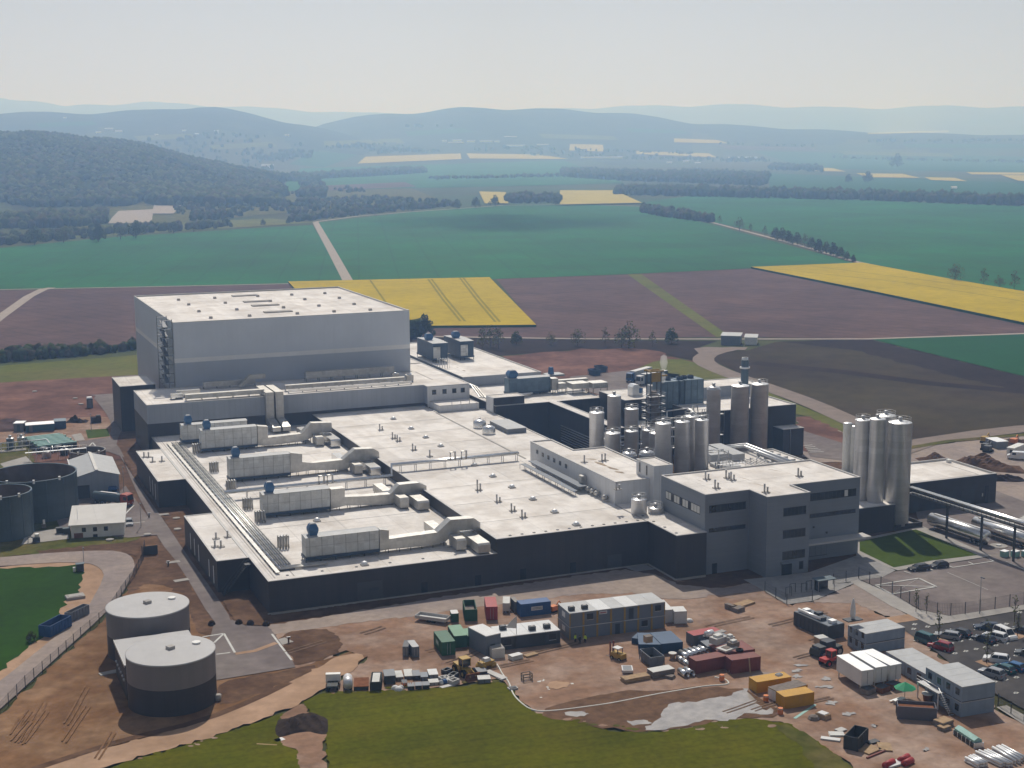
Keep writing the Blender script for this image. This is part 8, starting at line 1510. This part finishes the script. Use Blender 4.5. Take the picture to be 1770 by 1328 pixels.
# people
def person(label, px, rz, top, pose=0):
    t = thing('person', label, 'person', G(*px), rz, 'people by the cabin stack')
    J = dict(pel=(0, 0, .95), sp=(0, .01, 1.18), ch=(0, 0, 1.40), nk=(0, 0, 1.52), hd0=(0, -.01, 1.60), hd=(0, -.02, 1.70), hdt=(0, -.01, 1.76), ls=(-.19, 0, 1.42), le=(-.25, .03, 1.14), lw=(-.24, -.10 - .1 * pose, .90), lh=(-.23, -.16 - .12 * pose, .84), rs=(.19, 0, 1.42), re=(.26, .03, 1.14), rw=(.24, -.08, .89), rh=(.23, -.12, .81), lp=(-.10, 0, .92), lk=(-.11, -.03, .50), la=(-.11, .03, .09), lt=(-.12, -.16, .05), rp=(.10, 0, .92), rk=(.12, -.05 - .06 * pose, .50), ra=(.12, .02 + .05 * pose, .09), rtt=(.13, -.17, .05))
    Rr = dict(pel=.15, sp=.14, ch=.16, nk=.065, hd0=.08, hd=.105, hdt=.085, ls=.075, le=.05, lw=.036, lh=.04, rs=.075, re=.05, rw=.036, rh=.04, lp=.10, lk=.068, la=.045, lt=.04, rp=.10, rk=.068, ra=.045, rtt=.04)
    E_ = [('pel', 'sp'), ('sp', 'ch'), ('ch', 'nk'), ('nk', 'hd0'), ('hd0', 'hd'), ('hd', 'hdt'), ('ch', 'ls'), ('ls', 'le'), ('le', 'lw'), ('lw', 'lh'), ('ch', 'rs'), ('rs', 're'), ('re', 'rw'), ('rw', 'rh'), ('pel', 'lp'), ('lp', 'lk'), ('lk', 'la'), ('la', 'lt'), ('pel', 'rp'), ('rp', 'rk'), ('rk', 'ra'), ('ra', 'rtt')]
    vs = [Vector(v) for v in J.values()]; rr = list(Rr.values()); ix = {k: i for i, k in enumerate(J)}; es = [(ix[a], ix[b]) for a, b in E_]
    for h, sx in (('lh', -1), ('rh', 1)):   # five fingers from the palm
        for f in range(5):
            o = vs[ix[h]]; a = len(vs); sp = (f - 2) * .018; tip = o + Vector((sp, -.035 - .01 * (f in (1, 2)), -.075 + .03 * (f == 0))); vs += [o.lerp(tip, .55) + Vector((sp * .3, .008, 0)), tip]; rr += [.010, .008]; es += [(ix[h], a), (a, a + 1)]
    me = bpy.data.meshes.new('body'); me.from_pydata([tuple(v) for v in vs], es, []); o = bpy.data.objects.new('body', me); COL.objects.link(o); o.parent = t; me.materials.append(M['skin']); 
    md = o.modifiers.new('skin', 'SKIN'); sv = me.skin_vertices[0].data
    for i, r in enumerate(rr): sv[i].radius = (r, r * .85 if 0 < i < 3 else r)
    sv[0].use_root = True; sd_ = o.modifiers.new('sub', 'SUBSURF'); sd_.levels = sd_.render_levels = 1
    def cloth(nm, chain, k, m):
        mb = B()
        for ch in chain:
            for a, b in zip(ch, ch[1:]): mb.tube([vs[ix[a]], vs[ix[b]]], Rr[a] * k, 10, True, Rr[b] * k)
        return mb.build(nm, m, t)
    cloth('trousers', [('pel', 'lp', 'lk', 'la'), ('pel', 'rp', 'rk', 'ra')], 1.16, 'dark_cloth'); cloth('jacket', [('pel', 'sp', 'ch', 'nk'), ('ch', 'ls', 'le', 'lw'), ('ch', 'rs', 're', 'rw')], 1.14, top); cloth('shoe', [('la', 'lt'), ('ra', 'rtt')], 1.25, 'rubber')
    B().lathe(0, -.01, [(.112, 1.70), (.115, 1.75), (.08, 1.81), (.01, 1.83)], 12, True, True).build('hair', 'hair', t); B().box(-.05, -.135, 1.70, -.02, -.118, 1.715).box(.02, -.135, 1.70, .05, -.118, 1.715).build('eye', 'hair', t); B().add([(-.014, -.12, 1.665), (.014, -.12, 1.665), (0, -.145, 1.668), (0, -.12, 1.705)], [(0, 1, 2), (0, 2, 3), (2, 1, 3)]).build('nose', 'skin', t); B().box(-.025, -.125, 1.635, .025, -.112, 1.642).build('mouth', 'container_maroon', t)
person('person in a bright yellow green vest at the left of the cabin stack group', Y1(1447, 552), .4, 'hi_vis', 0); person('person in dark clothes standing between two people in yellow vests', Y1(1485, 566), -.2, 'dark_cloth', 1); person('person in a bright yellow green vest at the right of the cabin stack group', Y1(1532, 555), -.8, 'hi_vis', 1); person('person in a yellow green vest in the shade of the single storey row', Y1(1183, 570), .2, 'hi_vis', 0)
# ---------------------------------------------------------------- single trees
def tree_meshes(seed, h, wr, leaf, mats, bare=.0, n=900, low=.22):
    r = np.random.default_rng(seed); q = random.Random(seed); tr = B(); tr.tube([(0, 0, 0), (.02 * h * q.uniform(-1, 1), .02 * h, h * .35), (.03 * h * q.uniform(-1, 1), 0, h * .8)], (.022 if n > 300 else .011) * h, 7, True, .006 * h)
    bl = []; nb = 9
    for k in range(nb):
        a = k * 2.4 + q.random(); z = h * (low + .5 * k / nb); L = h * wr * q.uniform(.6, 1.0) * (1 - .4 * k / nb); e = Vector((L * math.cos(a), L * math.sin(a), z + h * .16)); tr.tube([(0, 0, z), tuple(Vector((0, 0, z)).lerp(e, .55)), tuple(e)], .009 * h, 5, True, .003 * h); bl.append(e)
    bl += [Vector((0, 0, h * .86)), Vector((h * wr * .25, -h * wr * .2, h * .72)), Vector((-h * wr * .3, h * wr * .1, h * .62))]
    cr = B(); vs = []; fs = []
    for i in range(n):
        c = bl[i % len(bl)]; g = r.normal(0, 1, 3); g /= np.linalg.norm(g) + 1e-6; s = h * wr * .46 * r.uniform(.35, 1) ** .5 * (1 + .3 * math.sin(i % len(bl)))
        p = np.array(c) + g * s * np.array([1, 1, .8]); p[2] = max(p[2], h * low * .6); u = r.normal(0, 1, 3); u /= np.linalg.norm(u); v = np.cross(u, r.normal(0, 1, 3)); v /= np.linalg.norm(v); l = leaf * r.uniform(.6, 1.4)
        cr.cur = int(r.integers(0, len(mats))); cr.add([p + (u + v) * l, p + (u - v) * l * .7, p - (u + v) * l, p - (u - v) * l * .7], [(0, 1, 2, 3)])
    return tr, cr
TP_ = {}
def tree(label, px, h, kind, grp='single trees in the fields', wpos=None, rz=0.):
    wr, leaf, mats, n, low = dict(round=(.42, .07, ['crown', 'crown', 'crown_pale'], 800, .08), thin=(.22, .045, ['crown_brown', 'crown_pale'], 200, .16), pale=(.42, .05, ['crown_pale', 'crown_brown', 'crown_pale'], 420, .08), dark=(.33, .075, ['crown'], 900, .03), sap=(.11, .035, ['crown_pale'], 80, .2))[kind]
    key = kind + str(len(label) % 3)
    if key not in TP_:
        tr, cr = tree_meshes(hash(key) % 1 + len(key) * 7 + len(TP_), 1., wr, leaf * .5, mats, n=n, low=low); a = tr.build('trunk', 'bark'); b = cr.build('crown', mats); TP_[key] = (a.data, b.data); bpy.data.objects.remove(a); bpy.data.objects.remove(b)
    p = wpos or TP(*px); t = thing('tree' if kind != 'sap' else 'sapling', label, 'tree', p, rz or len(label) * .7, grp); t.scale = (h, h, h)
    for nm, me in zip(('trunk', 'crown'), TP_[key]): o = bpy.data.objects.new(nm, me); COL.objects.link(o); o.parent = t
for x, y, h, k, lab in ((735, 583, 11, 'dark', 'dark dense tree just right of the high bay warehouse'), (716, 584, 8, 'dark', 'smaller dark tree between high bay and its dense neighbour'), (848, 600, 10, 'pale', 'loose pale tree behind the two blue grey air units, left'), (862, 604, 11, 'thin', 'thin tree behind the rear hall roof edge'), (893, 596, 6, 'round', 'small round bush tree along the track beyond the rear hall'), (998, 598, 8, 'pale', 'small pale tree left of the largest track tree'), (1046, 598, 9, 'thin', 'thin upright tree left of the largest track tree'), (1087, 602, 12, 'pale', 'largest bushy tree on the track beyond the factory'), (1075, 601, 9, 'pale', 'low bush at the foot of the largest track tree'), (1128, 600, 8, 'thin', 'brownish sparse tree right of the largest track tree'), (1161, 594, 7, 'round', 'round green tree left of the field sheds'), (835, 606, 11, 'thin', 'grey thin tree behind the rear hall, nearest the air units'), (952, 597, 6, 'pale', 'low pale bush midway on the track'),
    (1651, 487, 12, 'pale', 'roadside tree at the upper right, left of four'), (1700, 495, 12, 'thin', 'roadside tree at the upper right, second of four'), (1727, 498, 8, 'pale', 'low roadside tree at the upper right, third of four'), (1753, 503, 13, 'thin', 'roadside tree at the upper right, fourth of four'),
    (1244, 388, 11, 'thin', 'thin tree at the end of the wood tongue on the field boundary'), (1278, 399, 14, 'pale', 'tree pair on the field boundary, first after the wood'), (1297, 402, 10, 'thin', 'thin tree right of the tree pair on the field boundary'), (1322, 410, 12, 'thin', 'lone thin tree midway on the field boundary'), (1340, 414, 11, 'round', 'first bushy tree of the field boundary hedge'), (1352, 417, 12, 'round', 'second bushy tree of the field boundary hedge'), (1363, 420, 11, 'dark', 'third dark tree of the field boundary hedge'), (1378, 424, 11, 'round', 'fourth bushy tree of the field boundary hedge'), (1391, 428, 12, 'pale', 'fifth pale tree of the field boundary hedge'), (1402, 431, 10, 'round', 'sixth bushy tree of the field boundary hedge'), (1415, 436, 11, 'dark', 'seventh dark tree of the field boundary hedge'), (1428, 440, 10, 'round', 'eighth bushy tree of the field boundary hedge'), (1440, 443, 11, 'dark', 'ninth dark tree of the field boundary hedge'), (1452, 447, 9, 'round', 'tenth bushy tree of the field boundary hedge'), (1464, 451, 7, 'round', 'low eleventh bush of the field boundary hedge'), (1475, 454, 6, 'dark', 'last low bush of the field boundary hedge'),
    (650, 376, 10, 'thin', 'thin tree on the far track left of the round ones'), (712, 366, 13, 'round', 'round tree in the far hedgerow above the central field'), (790, 361, 13, 'round', 'round tree left of the small far rape field'), (822, 359, 15, 'round', 'dark round tree at the left corner of the small far rape field'), (856, 357, 16, 'round', 'dark round tree at the right corner of the small far rape field'), (935, 355, 13, 'thin', 'thin tree before the larger far rape field'), (960, 355, 14, 'round', 'round tree at the edge of the larger far rape field'), (1551, 290, 45, 'round', 'large solitary far tree on the hazy plain at the right'), (1500, 316, 24, 'round', 'far round tree above the long wood at the right'), (1467, 316, 18, 'round', 'smaller far tree above the long wood at the right'),
    (235, 412, 17, 'round', 'dark round tree in the left field hedge below the quarry'), (208, 414, 16, 'pale', 'pale tree in the left field hedge below the quarry'), (170, 418, 17, 'dark', 'dark tree in the left field hedge, left of the pale one'), (110, 420, 16, 'pale', 'pale yellowish tree in the left field hedge'), (60, 424, 17, 'round', 'green tree near the left end of the field hedge'), (300, 404, 12, 'round', 'round tree right of the quarry in the left hedge'), (335, 401, 12, 'pale', 'small pale tree toward the right end of the left hedge'), (455, 390, 7, 'round', 'tiny round bush alone above the left wheat field'), (500, 387, 9, 'dark', 'dark bush group near the track corner')): tree(lab, (x, y), h, k)
for i, (x, y, h, lab) in enumerate(((578, 545, 6.5, 'birch sapling in the left tree bed of the car park'), (1245, 880, 6.5, 'birch sapling in the lower tree bed of the car park'), (1258, 640, 6, 'birch sapling beside the dark navy car'), (1640, 300, 6, 'birch sapling by the upper right parking marks'), (1680, 500, 6, 'birch sapling in the right tree bed'), (265, 160, 5.5, 'sapling on the pavement corner at the fence'), (410, 190, 5, 'thin sapling on the pavement next to the corner one'))): tree(lab, None, h, 'sap', 'saplings of the car park', G(*Wz(x, y)))
tree('small garden tree with a dark crown on the left verge', None, 2.2, 'round', 'single trees in the fields', G(*Lz(185, 585)))

# ---------------------------------------------------------------- the hazy air
hz = MB().box(-21000, -21000, -8, 21000, 21000, 580).build('haze', []); stuff(hz)
hm = bpy.data.materials.new('haze'); hm.use_nodes = True; t = hm.node_tree; t.nodes.remove(t.nodes['Principled BSDF'])
v = t.nodes.new('ShaderNodeVolumePrincipled'); v.inputs['Density'].default_value = HAZE['density']; v.inputs['Anisotropy'].default_value = HAZE['aniso']; v.inputs['Absorption Color'].default_value = (1, 1, 1, 1); v.inputs['Color'].default_value = (*HAZE['color'], 1)
t.links.new(v.outputs[0], t.nodes['Material Output'].inputs['Volume']); hz.data.materials.append(hm)

# a thin cloud high above the central field, out of the frame: its shadow lies on the wheat
c = G(868, 384); t_ = 860 / sd.z; cl = B(); v0, f0 = ICO2; r = np.random.default_rng(4)
for k, (u, v, q) in enumerate(((0, 0, 1.), (-.55, .1, .62), (.55, -.05, .66), (.95, .12, .4), (-.95, 0, .4))): cl.add((v0 * (1 + r.uniform(-.1, .1, (len(v0), 1))) * np.array([95 * q, 190 * q, 55 * q]) + [u * 130, v * 120, 0]).tolist(), f0.tolist(), True)
cl = cl.build('cloud', []); cl.location = c + sd * t_; cl.rotation_euler[2] = -.30; stuff(cl)
cm = bpy.data.materials.new('cloud'); cm.use_nodes = True; t = cm.node_tree; t.nodes.remove(t.nodes['Principled BSDF']); v = t.nodes.new('ShaderNodeVolumePrincipled'); v.inputs['Density'].default_value = .009; v.inputs['Color'].default_value = (1, 1, 1, 1); v.inputs['Anisotropy'].default_value = .2
t.links.new(v.outputs[0], t.nodes['Material Output'].inputs['Volume']); cl.data.materials.append(cm)
